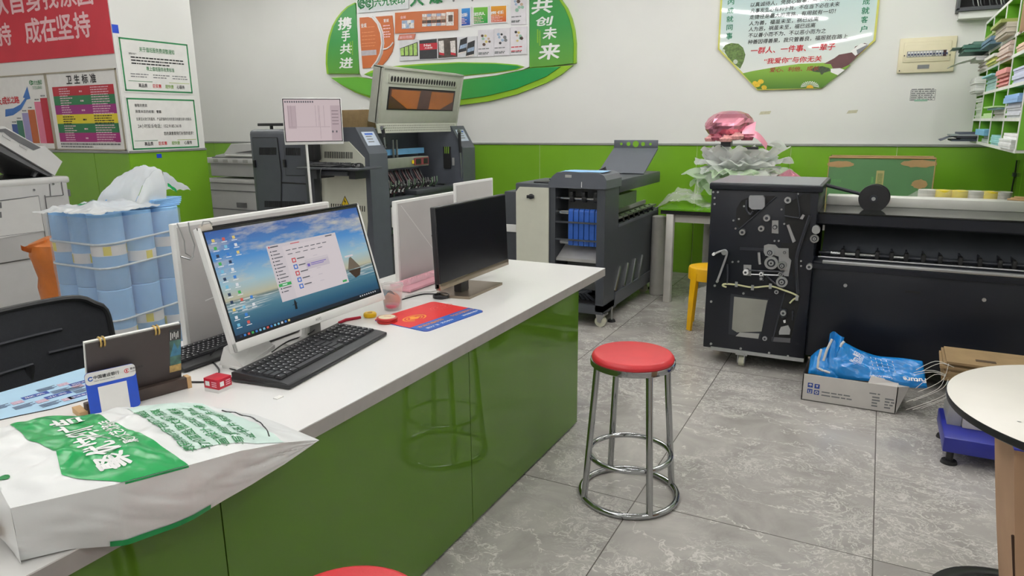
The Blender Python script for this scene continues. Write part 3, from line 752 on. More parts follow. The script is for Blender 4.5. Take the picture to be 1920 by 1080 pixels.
for k in range(28):
    a, b = 2 * pi * k / 32 + .5, 2 * pi * (k + 1) / 32 + .5
    for c, ro, ri, mm in [((.0125, hp_ - .017), .0062, .0034, m_inkblue), ((.100, hp_ - .016), .0062, .0046, m_inkred)]:
        f.quad((c[0] + ro * cos(a), c[1] + ro * sin(a), 0), (c[0] + ro * cos(b), c[1] + ro * sin(b), 0), (c[0] + ri * cos(b), c[1] + ri * sin(b), 0), (c[0] + ri * cos(a), c[1] + ri * sin(a), 0), mm)
f.box(.0985, .1015, hp_ - .0195, hp_ - .0125, 0, .0001, m_inkred)
f.text('数字人民币', m_ink, .0065, M=T(.109, hp_ - .015, 0), bold=.02); f.text('e-CNY', m_ink, .005, M=T(.109, hp_ - .022, 0))
f.build('lettering', t)
f = MB().at(Fp); f.box(.026, LW - .026, -.0009, 0, .004, hp_ - .043, m_paper); f.build('blank_panel', t, 'white square panel')

t = thing('mouse_pad', 'pale blue mouse pad with dark blue headings at the left end of the desk', 'mouse pad', (-2.07, 1.1, DT))
m_pblue = mat('pad_pale_blue', (172, 208, 232), .6, var=.03); m_navy = mat('pad_navy', (40, 70, 150), .6); m_mid = mat('pad_mid', (96, 112, 140), .6, var=.2, vscale=80); m_pk = mat('pad_pink', (196, 170, 190), .6, var=.3, vscale=200)
Q = [(-2.205, .86), (-1.955, .965), (-1.83, 1.27), (-2.135, 1.27), (-2.20, 1.25)]
Q = [(-2.215, .82), (-2.02, .83), (-1.978, .93), (-1.955, .975), (-1.945, .995), (-1.905, 1.19), (-1.90, 1.27), (-2.19, 1.30)]
f = MB(); f.prism(Q, DT, DT + .003, m_pblue, 'z', m_black); f.build('pad', t)
Mq = frame((-1.985, .985, DT + .0036), (-.13, 1, 0), (-1, -.13, 0)); 
Mq = frame((0, 0, 0), (.17, 1, 0), (-1, .17, 0)); Mq.translation = (-1.96, .985, DT + .0036)
f = MB().at(Mq)
for (x, y, s) in [(.075, .020, '快递查询'), (.035, .075, '业务'), (-.005, .125, '联系'), (.185, .075, '银行卡'), (.12, .13, '网址大全')]:
    f.box(x - .004, x + .062, y - .006, y + .020, 0, .0002, m_navy); f.text(s, m_inkwhite, .014, M=T(x + .002, y, .0004), width=.05)
for (x, y) in [(.02, .012), (-.03, .055), (-.075, .10), (.12, .05), (.15, .02), (.08, .10), (.11, .085), (.06, .15), (.18, .12), (.2, .04)]:
    for k in range(4): f.box(x - .02, x + .02 + .01 * (k % 2), y + .008 * k, y + .008 * k + .0045, 0, .0002, m_mid)
    f.box(x + .034, x + .062, y, y + .026, 0, .0002, m_pk)
f.build('lettering', t)

# ------------------------------------------------------------------ printed plastic bag
bag = thing('plastic_bag', 'white and green printed carrier bag full of goods hanging over the desk edge', 'bag', (-1.32, .8, DT))
BO, BU, BW = Vector((-1.273, .559, 0)), Vector((.26, .965, 0)).normalized(), Vector((-.965, .26, 0)).normalized()
def lerpt(tab, x):
    if x <= tab[0][0]: return tab[0][1]
    for (a, p), (b, q_) in zip(tab, tab[1:]):
        if x <= b: return p + (q_ - p) * (x - a) / (b - a)
    return tab[-1][1]
WF = [(-.4, .0), (0, 0), (.15, -.056), (.28, -.056), (.42, -.028), (.51, -.002), (.626, .041)]
WBk = [(-.4, .56), (.09, .475), (.236, .435), (.40, .412), (.48, .390), (.54, .345), (.585, .25), (.605, .17), (.626, .045)]
ZR = [(-.4, .862), (0, .862), (.15, .866), (.28, .853), (.40, .832), (.51, .800), (.58, .772), (.626, .752)]
def bag_top(u, s):
    """s 0 = front ridge, 1 = back edge on the desk"""
    wf, wb = lerpt(WF, u), lerpt(WBk, u); w_ = wf + (wb - wf) * s
    zr = lerpt(ZR, u)
    prof = 1.0 if s < .8 else max(0.0, 1 - ((s - .8) / .2) ** 2.2)
    belly = .016 * sin(pi * min(1, s * 1.15)) * max(0, min(1, (.55 - u) / .2))
    z = DT + .002 + (zr - DT - .002 + belly) * prof
    amp = max(0.0, min(1.0, (.62 - u) / .1)) * prof * min(1, s * 8)
    z += amp * (.011 * ns(u * 9, w_ * 7, 3) + .005 * ns(u * 26 + 4, w_ * 20, 9) + .008 * abs(ns(u * 12 - w_ * 20, u * 6, 1)) + .006 * abs(ns(u * 22 + w_ * 16, w_ * 6, 4)))
    P = BO + BU * u + BW * w_; return Vector((P.x, P.y, z))
def bag_front(u, s):
    """s 0 = ridge, 1 = lower edge"""
    top = bag_top(u, 0); zb = lerpt([(-.4, .753), (.07, .753), (.16, .733), (.25, .728), (.45, .742), (.626, .751)], u)
    k = sin(pi * s); w_ = lerpt(WF, u) - .010 * k * max(0, min(1, (.5 - u) * 5)) + .012 * s * max(0, min(1, (.6 - u) * 4))
    P = BO + BU * u + BW * (w_ + (.007 * ns(u * 14, s * 3, 5) + .006 * abs(ns(u * 20 - s * 5, s * 3, 8))) * k); return Vector((P.x, P.y, top.z + (zb - top.z) * s))
def bag_under(u, s):
    a = bag_front(u, 1); w_ = lerpt(WF, u) + .012 + (.05) * s
    P = BO + BU * u + BW * w_
    z = a.z
    return Vector((P.x * s + a.x * (1 - s), P.y * s + a.y * (1 - s), z if s < .5 else z))
m_bag = mat('bag_white', (232, 234, 234), .32, var=.02, bump=.12, bscale=22, spec=.5)
m_bagp = mat('bag_pale_print', (208, 230, 222), .32, var=.03, bump=.12, bscale=22)
m_bagg = mat('bag_green', (18, 150, 78), .28, var=.04, bump=.12, bscale=22, spec=.55)
U0, U1 = 0.0, .626
f = MB()
f.sheet(lambda a, b: bag_top(U0 + (U1 - U0) * a, b), 150, 64, m_bag)
f.sheet(lambda a, b: bag_front(U0 + (U1 - U0) * a, b), 150, 20, m_bag)
def bag_end(a, s):
    top = bag_top(0, a); z = top.z + (DT + .002 - top.z) * s
    k = sin(pi * s) * sin(pi * min(1, a * 1.4))
    P = top + BU * (-.03 * k + .006 * ns(a * 6, s * 5, 2) * k); return Vector((P.x, P.y, z))
f.sheet(bag_end, 40, 14, m_bag)
f.build('film', bag)
UP = Vector((.0005, -.0003, .0012))
def wpos(u, w_):
    wf, wb = lerpt(WF, u), lerpt(WBk, u); return bag_top(u, max(0, min(1, (w_ - wf) / (wb - wf))))
def band_sheet(lo, hi, w0, w1, m, nm):
    f = MB(); f.sheet(lambda a, b: wpos(lo(w0 + (w1 - w0) * b) + (hi(w0 + (w1 - w0) * b) - lo(w0 + (w1 - w0) * b)) * a, w0 + (w1 - w0) * b) + UP, 34, 70, m); f.build(nm, bag)
def glo(w_): return .085 + .075 * max(0, 1 - (w_ + .056) / .10) ** 1.3 + .022 * max(0, 1 - abs(w_ - .13) / .12)
def ghi(w_): return .236 + .044 * max(0, 1 - (w_ + .056) / .30)
band_sheet(glo, ghi, -.056, .385, m_bagg, 'green_band')
band_sheet(lambda w_: .300 + .0 * w_, lambda w_: .515 - .04 * max(0, (w_ - .1) / .2), .0, .325, m_bagp, 'pale_panel')
f = MB(); f.sheet(lambda a, b: bag_front(.165 + .115 * a, .0 + .03 * b) + Vector((.0015, -.0008, 0)), 20, 3, m_bagg); f.build('green_edge', bag); f = MB(); f.sheet(lambda a, b: bag_front(.13 + .19 * a, .90 + .10 * b) + Vector((.0015, -.0008, 0)), 20, 3, m_bagg); f.build('green_edge', bag)
def on_bag(u0, w0):
    def fn(x, y, z):
        u = u0 - y; wd = w0 + x; wf, wb = lerpt(WF, u), lerpt(WBk, u)
        s = max(0, min(1, (wd - wf) / (wb - wf))); P = bag_top(u, s); return P + Vector((.0008, -.0005, .0024))
    return fn
f = MB()
f.text('聚优快印广告', m_inkwhite, .064, width=.33, bold=.03, map_fn=on_bag(.196, .0))
f.text('聚六/文艺北路店', m_inkwhite, .030, width=.17, bold=.02, map_fn=on_bag(.236, .07))
rows = [(.318, '数码快印·标书装订·工程图'), (.352, '打印蓝图·图文装订·吊旗'), (.388, '画册设计·标识设计·X展架'), (.424, '写真喷绘·海报制作·易拉宝'), (.462, '证书名片·标牌制作·灯箱')]
for u, s in rows: f.text('·' + s, m_inkgreen, .026, width=.285, bold=.012, map_fn=on_bag(u, -.01 + max(0, (u - .42) * .7)))
f.text('欢迎惠顾', m_inkgrey, .014, width=.10, map_fn=on_bag(.535, .14))
f.build('lettering', bag)
f = MB(); f.tube([bag_top(.50 + .03 * sin(k / 19 * pi) * 1.0, .12 + .62 * k / 19) + Vector((0, 0, .0012)) for k in range(20)], .0016, m_ink, 5); f.build('printed_line', bag)
f = MB(); pz = bag_top(.015, .20); 
f.poly([tuple(bag_top(.012 + .010 * cos(a * .5236), .195 + .022 * sin(a * .5236)) + Vector((0, 0, .0016))) for a in range(12)], m_inkgreen); f.build('emblem', bag)
f = MB(); 
for k, (w0_, w1_, z0_, z1_, mm) in enumerate([(.03, .13, .775, .835, m_card), (.045, .075, .775, .838, m_black), (.095, .115, .775, .838, m_black)]):
    o = -BU * (.028 + .002 * k); A = BO + BW * w0_ + o; B = BO + BW * w1_ + o
    f.add([(A.x, A.y, z0_ + .01), (B.x, B.y, z0_), (B.x, B.y, z1_), (A.x, A.y, z1_ - .012)], [(0, 1, 2, 3)], mm)
f.build('contents', bag)

# ------------------------------------------------------------------ mesh office chair behind the desk
ch = thing('office_chair', 'black mesh office chair behind the left end of the desk', 'chair', (-2.55, 1.38, 0), 0)
m_mesh = mat('chair_mesh', (34, 36, 42), .75, var=.1, vscale=60, bump=.2, bscale=400); m_cfr = mat('chair_frame', (26, 27, 30), .5)
def backp(a, b):
    y = (a - .5) * .62; z = .40 + b * .445; k = abs(a - .5) * 2
    y *= sqrt(1 - .30 * abs(2 * b - 1) ** 8)
    zt = .6225 + (z - .6225) * sqrt(1 - .30 * k ** 8)
    return Vector((-2.80 + .05 * k ** 2 - .03 * (b - .5), 1.38 + y, zt))
f = MB(); f.sheet(backp, 24, 18, m_mesh); f.sheet(lambda a, b: backp(a, b) + Vector((-.012, 0, 0)), 24, 18, m_mesh)
f.build('backrest', ch)
f = MB(); rim = [backp(a / 24, 1) for a in range(25)] + [backp(1, 1 - b / 18) for b in range(1, 19)] + [backp(1 - a / 24, 0) for a in range(1, 25)] + [backp(0, b / 18) for b in range(1, 18)]
f.tube([p + Vector((-.006, 0, 0)) for p in rim], .013, m_cfr, 8, True); f.build('back_frame', ch)
m_slat = mat('chair_slat', (52, 54, 60), .7)
for (a0, a1, b) in [(.30, .72, .74), (.62, .95, .56), (.1, .52, .50), (.45, .9, .33)]:
    f = MB(); f.tube([backp(a0 + (a1 - a0) * k / 8, b) + Vector((.003, 0, 0)) for k in range(9)], .006, m_slat, 6); f.build('lumbar_slat', ch)
f = MB(); f.box(-2.78, -2.32, 1.14, 1.62, .40, .47, m_mesh, .03); f.build('seat', ch)
f = MB(); f.tube([(-2.81, 1.38, .62), (-2.83, 1.38, .45), (-2.78, 1.38, .37), (-2.55, 1.38, .36)], .022, m_cfr); f.build('back_support', ch)
f = MB(); f.cyl((-2.55, 1.38, .09), (-2.55, 1.38, .40), .028, m_cfr); f.build('gas_lift', ch)
for k in range(5):
    a = k * 2 * pi / 5 + .2; e = (-2.55 + .28 * cos(a), 1.38 + .28 * sin(a))
    f = MB(); f.tube([(-2.55, 1.38, .10), (e[0], e[1], .075)], [.028, .018], m_cfr); f.build('base_arm', ch)
    f = MB(); f.cyl((e[0] - .02 * sin(a), e[1] + .02 * cos(a), .03), (e[0] + .02 * sin(a), e[1] - .02 * cos(a), .03), .03, m_rub, 14); f.cyl((e[0], e[1], .04), (e[0], e[1], .078), .008, m_cfr, 8); f.build('castor', ch)

# ------------------------------------------------------------------ pack of pale blue paper rolls
m_roll = mat('roll_blue', (146, 194, 240), .6, var=.03, vscale=30); m_rband = mat('roll_label', (226, 224, 224), .6, var=.03); m_ryel = mat('roll_yellow', (222, 206, 60), .6)
RC = Vector((-3.42, 2.20, 0)); RR, RH, PAL = .0765, .3667, .006
lay = ['bottom layer', 'middle layer', 'top layer']; colw = ['nearest the desk', 'in the middle row', 'furthest from the desk']; roww = ['left column', 'centre column', 'right column']
def roll_parts(t, zb):
    f = MB(); f.lathe([(.02, .004), (RR - .004, .0), (RR - .001, .004), (RR - .001, RH - .006), (RR - .005, RH - .002), (.02, RH - .004), (.02, .004)], m_roll, 30); f.build('roll', t, world=False)
    f = MB(); f.lathe([(RR + .0006, zb), (RR + .0006, zb + .05)], m_rband, 30)
    for a in (.2, -1.4, 2.2):
        f.add([((RR + .0012) * cos(a + .22 * q_), (RR + .0012) * sin(a + .22 * q_), z) for z in (zb + .004, zb + .046) for q_ in range(3)], [(0, 1, 4, 3), (1, 2, 5, 4)], m_ryel)
    f.build('paper_band', t, 'white paper band with a yellow mark', world=False)
proto = proto2 = None
for k in range(3):
    for i in range(3):
        for j in range(3):
            lab = 'pale blue paper roll in the %s, %s, %s' % (lay[k], roww[j], colw[2 - i])
            loc = (RC.x + (i - 1) * 2 * RR, RC.y + (j - 1) * 2 * RR, PAL + k * RH)
            if (i + j + k) % 2 and proto and not proto2:
                proto2 = thing('paper_roll', lab, 'paper roll', loc, 1.1, 'wrapped blue paper rolls')
                roll_parts(proto2, .118); r0 = proto2
            elif proto is None:
                proto = thing('paper_roll', lab, 'paper roll', loc, 0, 'wrapped blue paper rolls')
                roll_parts(proto, .165)
                r0 = proto
            else:
                r0 = dup(proto2 if (i + j + k) % 2 and proto2 else proto, loc, (i * 1.3 + j * .7 + k * 2.1), lab)
# twine and wrap around the pack
def pack_outline(z, off, n=8):
    pts = []
    for cx, cy, a0 in [(1, -1, -pi / 2), (1, 1, 0), (-1, 1, pi / 2), (-1, -1, pi)]:
        for k in range(n + 1):
            a = a0 + k * pi / 2 / n
            pts.append(Vector((RC.x + cx * 2 * RR + (RR + off) * cos(a), RC.y + cy * 2 * RR + (RR + off) * sin(a), z)))
    return pts
for z, sl, w_ in [(.975, .06, 'uppermost'), (.86, .06, 'second'), (.60, .06, 'third'), (.50, .05, 'lowest')]:
    f = MB(); pts = [p + Vector((0, 0, sl * (p.y - RC.y))) for p in pack_outline(z, .004)]; f.tube(pts, .0055, mat('twine_grey', (196, 206, 212), .6), 6, True)
    tag(f.build('twine'), '%s pale twine tied around the blue paper rolls' % w_, 'twine')
m_wrap = mat('clear_wrap', (235, 240, 245), .12, alpha=.22, var=0, bump=1.0, bscale=22, spec=1.0)
f = MB()
nz = 26; base_ = pack_outline(0, .009, 8); nb = len(base_)
vs = []
for k in range(nz + 1):
    z = .02 + k / nz * (1.09 - .02)
    for q_, p in enumerate(base_):
        o = (p - Vector((RC.x, RC.y, p.z))).normalized() * (.006 * ns(q_ * .9, z * 9, 2))
        vs.append((p.x + o.x, p.y + o.y, z))
f.add(vs, [(k * nb + q_, k * nb + (q_ + 1) % nb, (k + 1) * nb + (q_ + 1) % nb, (k + 1) * nb + q_) for k in range(nz) for q_ in range(nb)], m_wrap, True)
tag(f.build('plastic_wrap'), 'clear plastic film wrapped around the blue paper rolls', 'plastic wrap')
# blue sheets and white bags lying on top
zt = PAL + 3 * RH
t = thing('blue_sheet_pile', 'small pile of pale blue sheets under a clear bag on the rolls', 'paper', (-3.40, 2.33, zt))
f = MB()
for k in range(5): f.at(T(-3.36, 2.33, zt + .008 * k) @ RZ(.1 * k - .1)); f.box(-.14, .14, -.105, .105, 0, .007, m_roll)
f.build('sheets', t)
def crumple(name, label, cx, cy, rx, ry, h, peak, m, seed, z0, rot=0, cat='bag', n=40, extra=None):
    t = thing(name, label, cat, (cx, cy, z0))
    f = MB()
    def fn(a, b):
        x, y = a * 2 - 1, b * 2 - 1; r = sqrt(x * x + y * y)
        e = max(0, 1 - max(abs(x), abs(y)) ** 3)
        pk = sum(hh * max(0, 1 - sqrt((x - px) ** 2 + (y - py) ** 2) / rr) ** 1.3 for px, py, rr, hh in peak)
        z = e * (h * (.5 + .5 * ns(x * 1.6 + seed, y * 1.6, seed)) + pk) + .012 * (1 + ns(x * 5, y * 5, seed)) + .008 * abs(ns(x * 9 + seed, y * 9, seed))
        k = 1 + .12 * ns(x * 3, y * 3, seed + 7)
        X_, Y_ = x * rx * k, y * ry * k
        return Vector((cx + X_ * cos(rot) - Y_ * sin(rot), cy + X_ * sin(rot) + Y_ * cos(rot), z0 + z))
    f.sheet(fn, n, n, m); 
    f.build('film', t); 
    if extra: extra(t, fn)
    return t
m_film = mat('white_film', (242, 244, 244), .3, alpha=.95, var=.02, bump=.15, bscale=25)
def strip_print(t, fn):
    f = MB(); f.sheet(lambda a, b: fn(.35 + .25 * a, .32 + .05 * b) + Vector((.002, 0, .003)), 8, 3, m_bagg); f.build('print', t, 'green printed strip')
crumple('plastic_bag', 'flat white plastic bag spread on the left of the blue rolls', -3.34, 2.07, .19, .19, .045, [(.2, -.3, .5, .02), (.3, .5, .5, .03)], m_film, 3.1, zt, .2, extra=strip_print)
def tent(name, label):
    t = thing(name, label, 'bag', (-3.40, 2.33, zt))
    def fn(a, b):
        y = 2.18 + .34 * a; x = -3.24 - .30 * b
        h = .165 * max(0, 1 - abs((a - .46) / (.60 if a > .46 else .47)) ** 1.15) * (1 - .55 * abs(b - .35) ** 1.2)
        return Vector((x + .02 * ns(a * 4, b * 4, 3), y + .015 * ns(a * 5, b * 3, 8), zt + .045 * (1 - b * .3) * min(1, a * 5) + .004 + h + .010 * ns(a * 7, b * 6, 5) + .010 * abs(ns(a * 9 - b * 5, b * 4, 6))))
    f = MB(); f.sheet(fn, 36, 30, m_film)
    f.sheet(lambda a, b: fn(a * .52, 0) + Vector((.004 + .02 * sin(pi * b), 0, -(fn(a * .52, 0).z - zt - .004) * b)), 24, 12, m_film); f.build('film', t)
    f = MB(); f.sheet(lambda a, b: fn(.60 + .14 * a, .0) + Vector((.004, 0, -.055 - .018 * b)), 6, 3, m_bagg); f.build('print', t, 'green printed strip')
    f = MB(); p = fn(.50, .02); f.box(p.x + .006, p.x + .010, p.y - .012, p.y + .012, p.z - .035, p.z - .012, mat('bag_logo', (96, 104, 60), .5)); f.build('logo_print', t)
tent('plastic_bag', 'peaked white plastic bag standing open on the blue rolls')
# orange bag between the copier and the rolls
ob = thing('plastic_bag', 'tied orange plastic bag standing between the copier and the blue rolls', 'bag', (-4.2, 2.33, 0))
m_or = mat('bag_orange', (196, 112, 48), .35, var=.12, vscale=12, bump=.3, bscale=18)
f = MB(); f.lathe([(.13, .002), (.155, .05), (.15, .30), (.15, .52), (.15, .60), (.14, .66), (.155, .72), (.175, .79), (.165, .85), (.09, .885), (0, .87)], m_or, 36, (-4.2, 2.36, 0), True,
                  lambda a, j: 1 + .10 * ns(3 * cos(a), 3 * sin(a), j * .7) + .05 * ns(9 * cos(a), 9 * sin(a), j * 1.3))
f.sheet(lambda a, b: Vector((-4.2 + .04 * sin(a * 6), 2.36 - .08 - .14 * a, .85 + .035 * cos(a * 3 + b * 4) + .03 * a - .06 * b)), 14, 8, m_or)
f.build('film', ob)
f = MB().at(side_frame((-4.03, 2.24, .5)))
for k in range(3):
    f.at(frame((-4.035, 2.30, .60 - .09 * k), (.25, 1, 0), (0, .1, 1))); f.text('多谢', mat('print_brown', (120, 60, 30), .5, var=0), .055)
f.build('lettering', ob)

# ------------------------------------------------------------------ big copier on the left
cpx = thing('copier', 'large pale grey copier with its feeder lid raised, left of the blue rolls', 'copier', (-5.8, 2.4, 0))
m_cop = mat('copier_grey', (186, 186, 186), .42, var=.02); m_cop2 = mat('copier_grey_light', (204, 204, 203), .42, var=.02); m_copd = mat('copier_dark', (96, 97, 99), .45)
FX = -5.4
f = MB(); f.box(-6.1, FX, 1.5, 3.14, .58, 1.14, m_cop, .015); f.box(-6.1, FX + .005, 1.49, 3.16, 1.10, 1.15, m_cop2, .015); f.build('upper_body', cpx)
f = MB(); f.box(-6.1, FX - .03, 1.52, 3.10, .08, .575, m_cop, .015); f.box(-6.08, FX - .05, 1.56, 3.08, 0, .08, m_copd); f.build('lower_body', cpx)
def facepoly(f, pts, x, m, th=.004):
    f.prism([(PX(px_, py_, x).y, PX(px_, py_, x).z) for px_, py_ in pts], x, x + th, m, 'x')
f = MB(); facepoly(f, [(-90, 392), (72, 367.5), (84, 433), (-90, 462)], FX, m_cop2, .006); f.build('front_door', cpx)
f = MB()
for a, b in [((72, 367), (86, 450)), ((84, 366), (97, 452)), ((-60, 384), (72, 367)), ((-60, 451), (81, 433)), ((93, 345), (95, 369)), ((86, 369), (118, 366)), ((115, 341), (119, 366))]:
    A, B = PX(*a, FX + .004), PX(*b, FX + .004); f.tube([A, B], .003, m_copd, 5)
for p in [(64, 356), (100, 345)]: f.cyl(PX(*p, FX - .01), PX(*p, FX + .006), .008, m_copd, 10)
f.build('panel_joint', cpx)
f = MB(); facepoly(f, [(-4, 380), (2, 379), (3, 390), (-4, 391)], FX + .004, m_copd); facepoly(f, [(-4, 398), (2, 397), (3, 408), (-4, 409)], FX + .004, m_copd); f.build('door_catch', cpx)
f = MB(); f.box(FX - .02, FX + .004, 3.135, 3.150, 1.0, 1.05, m_copd, .003); f.build('side_latch', cpx)
# raised feeder seen from its side
def side_poly(f, pts, x0, x1, m): f.prism([(PX(a_, b_, FX - .03).y, PX(a_, b_, FX - .03).z) for a_, b_ in pts], x0, x1, m, 'x')
f = MB(); side_poly(f, [(-40, 234), (8, 237), (77, 276), (84, 274), (117, 303), (103, 329), (0, 268), (-40, 246)][::-1], -6.05, FX - .03, m_cop2); f.build('feeder', cpx)
f = MB(); side_poly(f, [(-36, 240), (0, 242), (10, 241), (76, 277), (63, 282), (36, 268), (20, 258), (7, 248), (-36, 247)][::-1], FX - .031, FX - .026, m_copd); f.build('feeder_slot', cpx)
f = MB(); side_poly(f, [(4, 252), (20, 261), (19, 264), (4, 255)][::-1], FX - .03, FX - .024, m_cop); side_poly(f, [(38, 270), (52, 279), (50, 281), (36, 273)][::-1], FX - .03, FX - .024, m_cop); f.build('paper_guide', cpx)
f = MB(); side_poly(f, [(-40, 250), (0, 270), (103, 331), (100, 334), (-40, 262)][::-1], -6.05, FX - .05, m_copd); side_poly(f, [(-30, 262), (58, 316), (70, 332), (-30, 340)][::-1], -6.04, -5.98, mat('lid_shade_grey', (140, 141, 142), .5)); f.build('platen_cover', cpx)  # grey back panel stands for the darkness under the raised lid
for y in (2.62, 2.98):
    f = MB(); f.tube([(FX - .10, y - .02, 1.15), (FX - .10, y + .0, 1.18), (FX - .10, y + .04, 1.20), (FX - .10, y + .07, 1.205)], .024, m_black, 8); f.build('hinge_arm', cpx)
f = MB(); f.box(-6.02, FX - .05, 1.6, 3.05, 1.148, 1.156, m_blackg); f.build('glass', cpx)
# ------------------------------------------------------------------ posters on the wall stub (facing the camera side)
YP = PYf - .003
def WP(px_, py_, Y=YP): p = PY(px_, py_, Y); return (p.x, p.z)
t = thing('wall_banner', 'red banner with white slogan at the top left wall', 'banner', (-7.2, YP, 2.5))
m_ban = mat('banner_red', (196, 44, 60), .6, var=.05, vscale=4, bump=.08, bscale=5)
zb0 = 2.128
f = MB(); f.box(-9.0, -5.975, YP - .004, YP, zb0, 2.95, m_ban); f.build('cloth', t)
m_pkw = mat('banner_letter', (236, 196, 200), .6, var=.03)
f = MB().at(wall_frame((0, YP - .0055, 0)))
A, B = WP(-2, 80), WP(28, 80)
def ch_at(f, s, pl, pr, pb, pt, m, Y, bold=.025):
    """one character spanning pixel columns pl..pr and rows pt..pb on wall plane Y"""
    a, b = PY(pl, pb, Y), PY(pr, pb, Y); c = PY(pl, pt, Y)
    f.text(s, m, (c.z - a.z) * 1.08, width=(b.x - a.x), M=T(a.x, a.z + .03 * (c.z - a.z), 0), bold=bold)
for s, l, r, b, tp in [('持', 0, 25, 84, 42), ('成', 51, 80, 79, 33), ('在', 81, 110, 76, 29), ('坚', 111, 140, 73, 25), ('持', 143, 173, 69, 21)]:
    ch_at(f, s, l, r, b, tp, m_pkw, YP)
for s, l, r, b, tp in [('从', -12, 18, 28, -14), ('自', 24, 46, 24, -18), ('身', 52, 82, 20, -22), ('找', 84, 112, 16, -26), ('原', 116, 146, 12, -30), ('因', 148, 176, 9, -34)]:
    ch_at(f, s, l, r, b, tp, m_pkw, YP)
f.build('lettering', t)

# growth chart and hygiene board (framed boards)
m_bfr = mat('board_frame', (176, 168, 150), .4, metal=.5)
def rows_of_dashes(f, x0, x1, z0, n, dz, h, m, seed, vary=.4):
    rn = random.Random(seed)
    for k in range(n):
        x = x0; e = x0 + (x1 - x0) * (1 - vary * rn.random())
        while x < e - .01:
            l = min(rn.uniform(.012, .05), e - x); f.poly([(x, z0 - k * dz, 0), (x + l, z0 - k * dz, 0), (x + l, z0 - k * dz + h, 0), (x, z0 - k * dz + h, 0)], m); x += l + .006
t = thing('hygiene_board', 'framed white board with red, green, purple and yellow rows of hygiene rules', 'poster', (-6.5, YP, 1.65))
xl, zt_ = WP(86, 137); xr = PXc - .004; z0_ = 1.30
f = MB(); f.box(xl, xr, YP - .008, YP, z0_, zt_, m_paper); f.build('sheet', t)
f = MB()
for a, b, c, d in [(xl - .004, xl + .014, z0_, zt_), (xr - .014, xr, z0_, zt_), (xl, xr, zt_ - .012, zt_), (xl, xr, z0_, z0_ + .010)]: f.box(a, b, YP - .016, YP - .006, c, d, m_bfr)
f.build('frame', t)
W_ = xr - xl; H_ = zt_ - z0_
f = MB().at(wall_frame((xl, YP - .0095, z0_)))
rowc = [(176, 34, 50), (40, 118, 74), (150, 38, 122), (226, 208, 48), (40, 118, 74), (160, 34, 116)]
y1, y0 = .815 * H_, .105 * H_; hh = (y1 - y0) / 6
for k, c in enumerate(rowc):
    f.box(.075 * W_, .94 * W_, y1 - (k + 1) * hh, y1 - k * hh, 0, .0006, mat('row_%d' % k, c, .5, var=.03))
f.build('colour_rows', t)
f = MB().at(wall_frame((xl, YP - .0108, z0_)))
f.text('卫 生 标 准', m_ink, .085, width=.42 * W_, M=T(.30 * W_, .85 * H_, 0), bold=.02)
for k in range(6):
    m = m_ink if k == 3 else mat('print_pale', (222, 190, 200), .6, var=0)
    zt2 = y1 - k * hh - .026
    rows_of_dashes(f, .17 * W_, .36 * W_, zt2, 4, .021, .009, m, k); rows_of_dashes(f, .62 * W_, .90 * W_, zt2 + .003, 4, .021, .009, m, k + 9, .25)
    rows_of_dashes(f, .46 * W_, .51 * W_, zt2 - .03, 1, .02, .014, m, k + 30, 0)
rows_of_dashes(f, .08 * W_, .94 * W_, .068 * H_, 1, .02, .014, m_inkgrey, 50, 0); rows_of_dashes(f, .08 * W_, .55 * W_, .034 * H_, 1, .02, .012, m_inkgrey, 51, 0)
f.build('lettering', t)

t = thing('growth_chart_board', 'framed white board with a rising bar chart and blue arrow', 'poster', (-7.5, YP, 1.65))
xr2 = xl - .004; xl2 = xr2 - 1.1
f = MB(); f.box(xl2, xr2, YP - .008, YP, z0_, zt_, m_paper); f.build('sheet', t)
f = MB()
for a, b, c, d in [(xl2, xl2 + .014, z0_, zt_), (xr2 - .012, xr2, z0_, zt_), (xl2, xr2, zt_ - .012, zt_), (xl2, xr2, z0_, z0_ + .010)]: f.box(a, b, YP - .016, YP - .006, c, d, m_bfr)
f.build('frame', t)
f = MB().at(wall_frame((0, YP - .0095, 0)))
Yc = YP - .0095
bars = [(22, 32, 233, (58, 84, 150)), (31, 42, 226, (58, 118, 96)), (41, 53, 212, (156, 150, 196)), (52, 65, 206, (186, 96, 48)), (64, 76, 191, (222, 120, 150)), (75, 88, 184, (176, 24, 50))]
for pl, pr, pt, c in bars:
    a = PY(pl, pt, Yc); b = PY(pr, pt, Yc)
    f.box(a.x, b.x, 1.36, a.z, 0, .0006, mat('bar_%d' % pl, c, .5, var=.04))
f.build('chart_bars', t)
f = MB().at(wall_frame((0, YP - .0098, 0)))
arr = [(10, 205), (10, 219), (25, 216), (40, 205), (50, 187), (57, 185), (51, 162), (43, 183), (47, 184), (38, 196), (25, 203)]
f.poly([(PY(a, b, Yc).x, PY(a, b, Yc).z, 0) for a, b in arr], mat('arrow_blue', (56, 112, 186), .5)); f.build('arrow', t)
f = MB().at(wall_frame((0, YP - .0102, 0)))
for s, l, r, b, tp in [('快', -28, -14, 198, 182), ('乐', -12, 4, 197, 181), ('成', 5, 14, 195, 181), ('长', 14, 21, 194, 181), ('之', 21, 28, 193, 180), ('路', 28, 37, 193, 180)]: ch_at(f, s, l, r, b, tp, m_inkred, Yc, .03)
a = PY(64, 159, Yc); f.text('六九快印', m_inkgreen, .05, width=.13, M=T(a.x, a.z, 0), bold=.02)
a = PY(61, 167, Yc); f.text('（文艺北路店）', m_inkgreen, .032, width=.16, M=T(a.x, a.z, 0))
a = PY(58, 155, Yc)
for r_ in (.022, .016):
    f.tube([(a.x + (.0 if r_ > .02 else .02) + r_ * cos(k * .35), a.z + r_ * .9 * sin(k * .35), 0) for k in range(18)], .0028, m_inkgreen, 5)
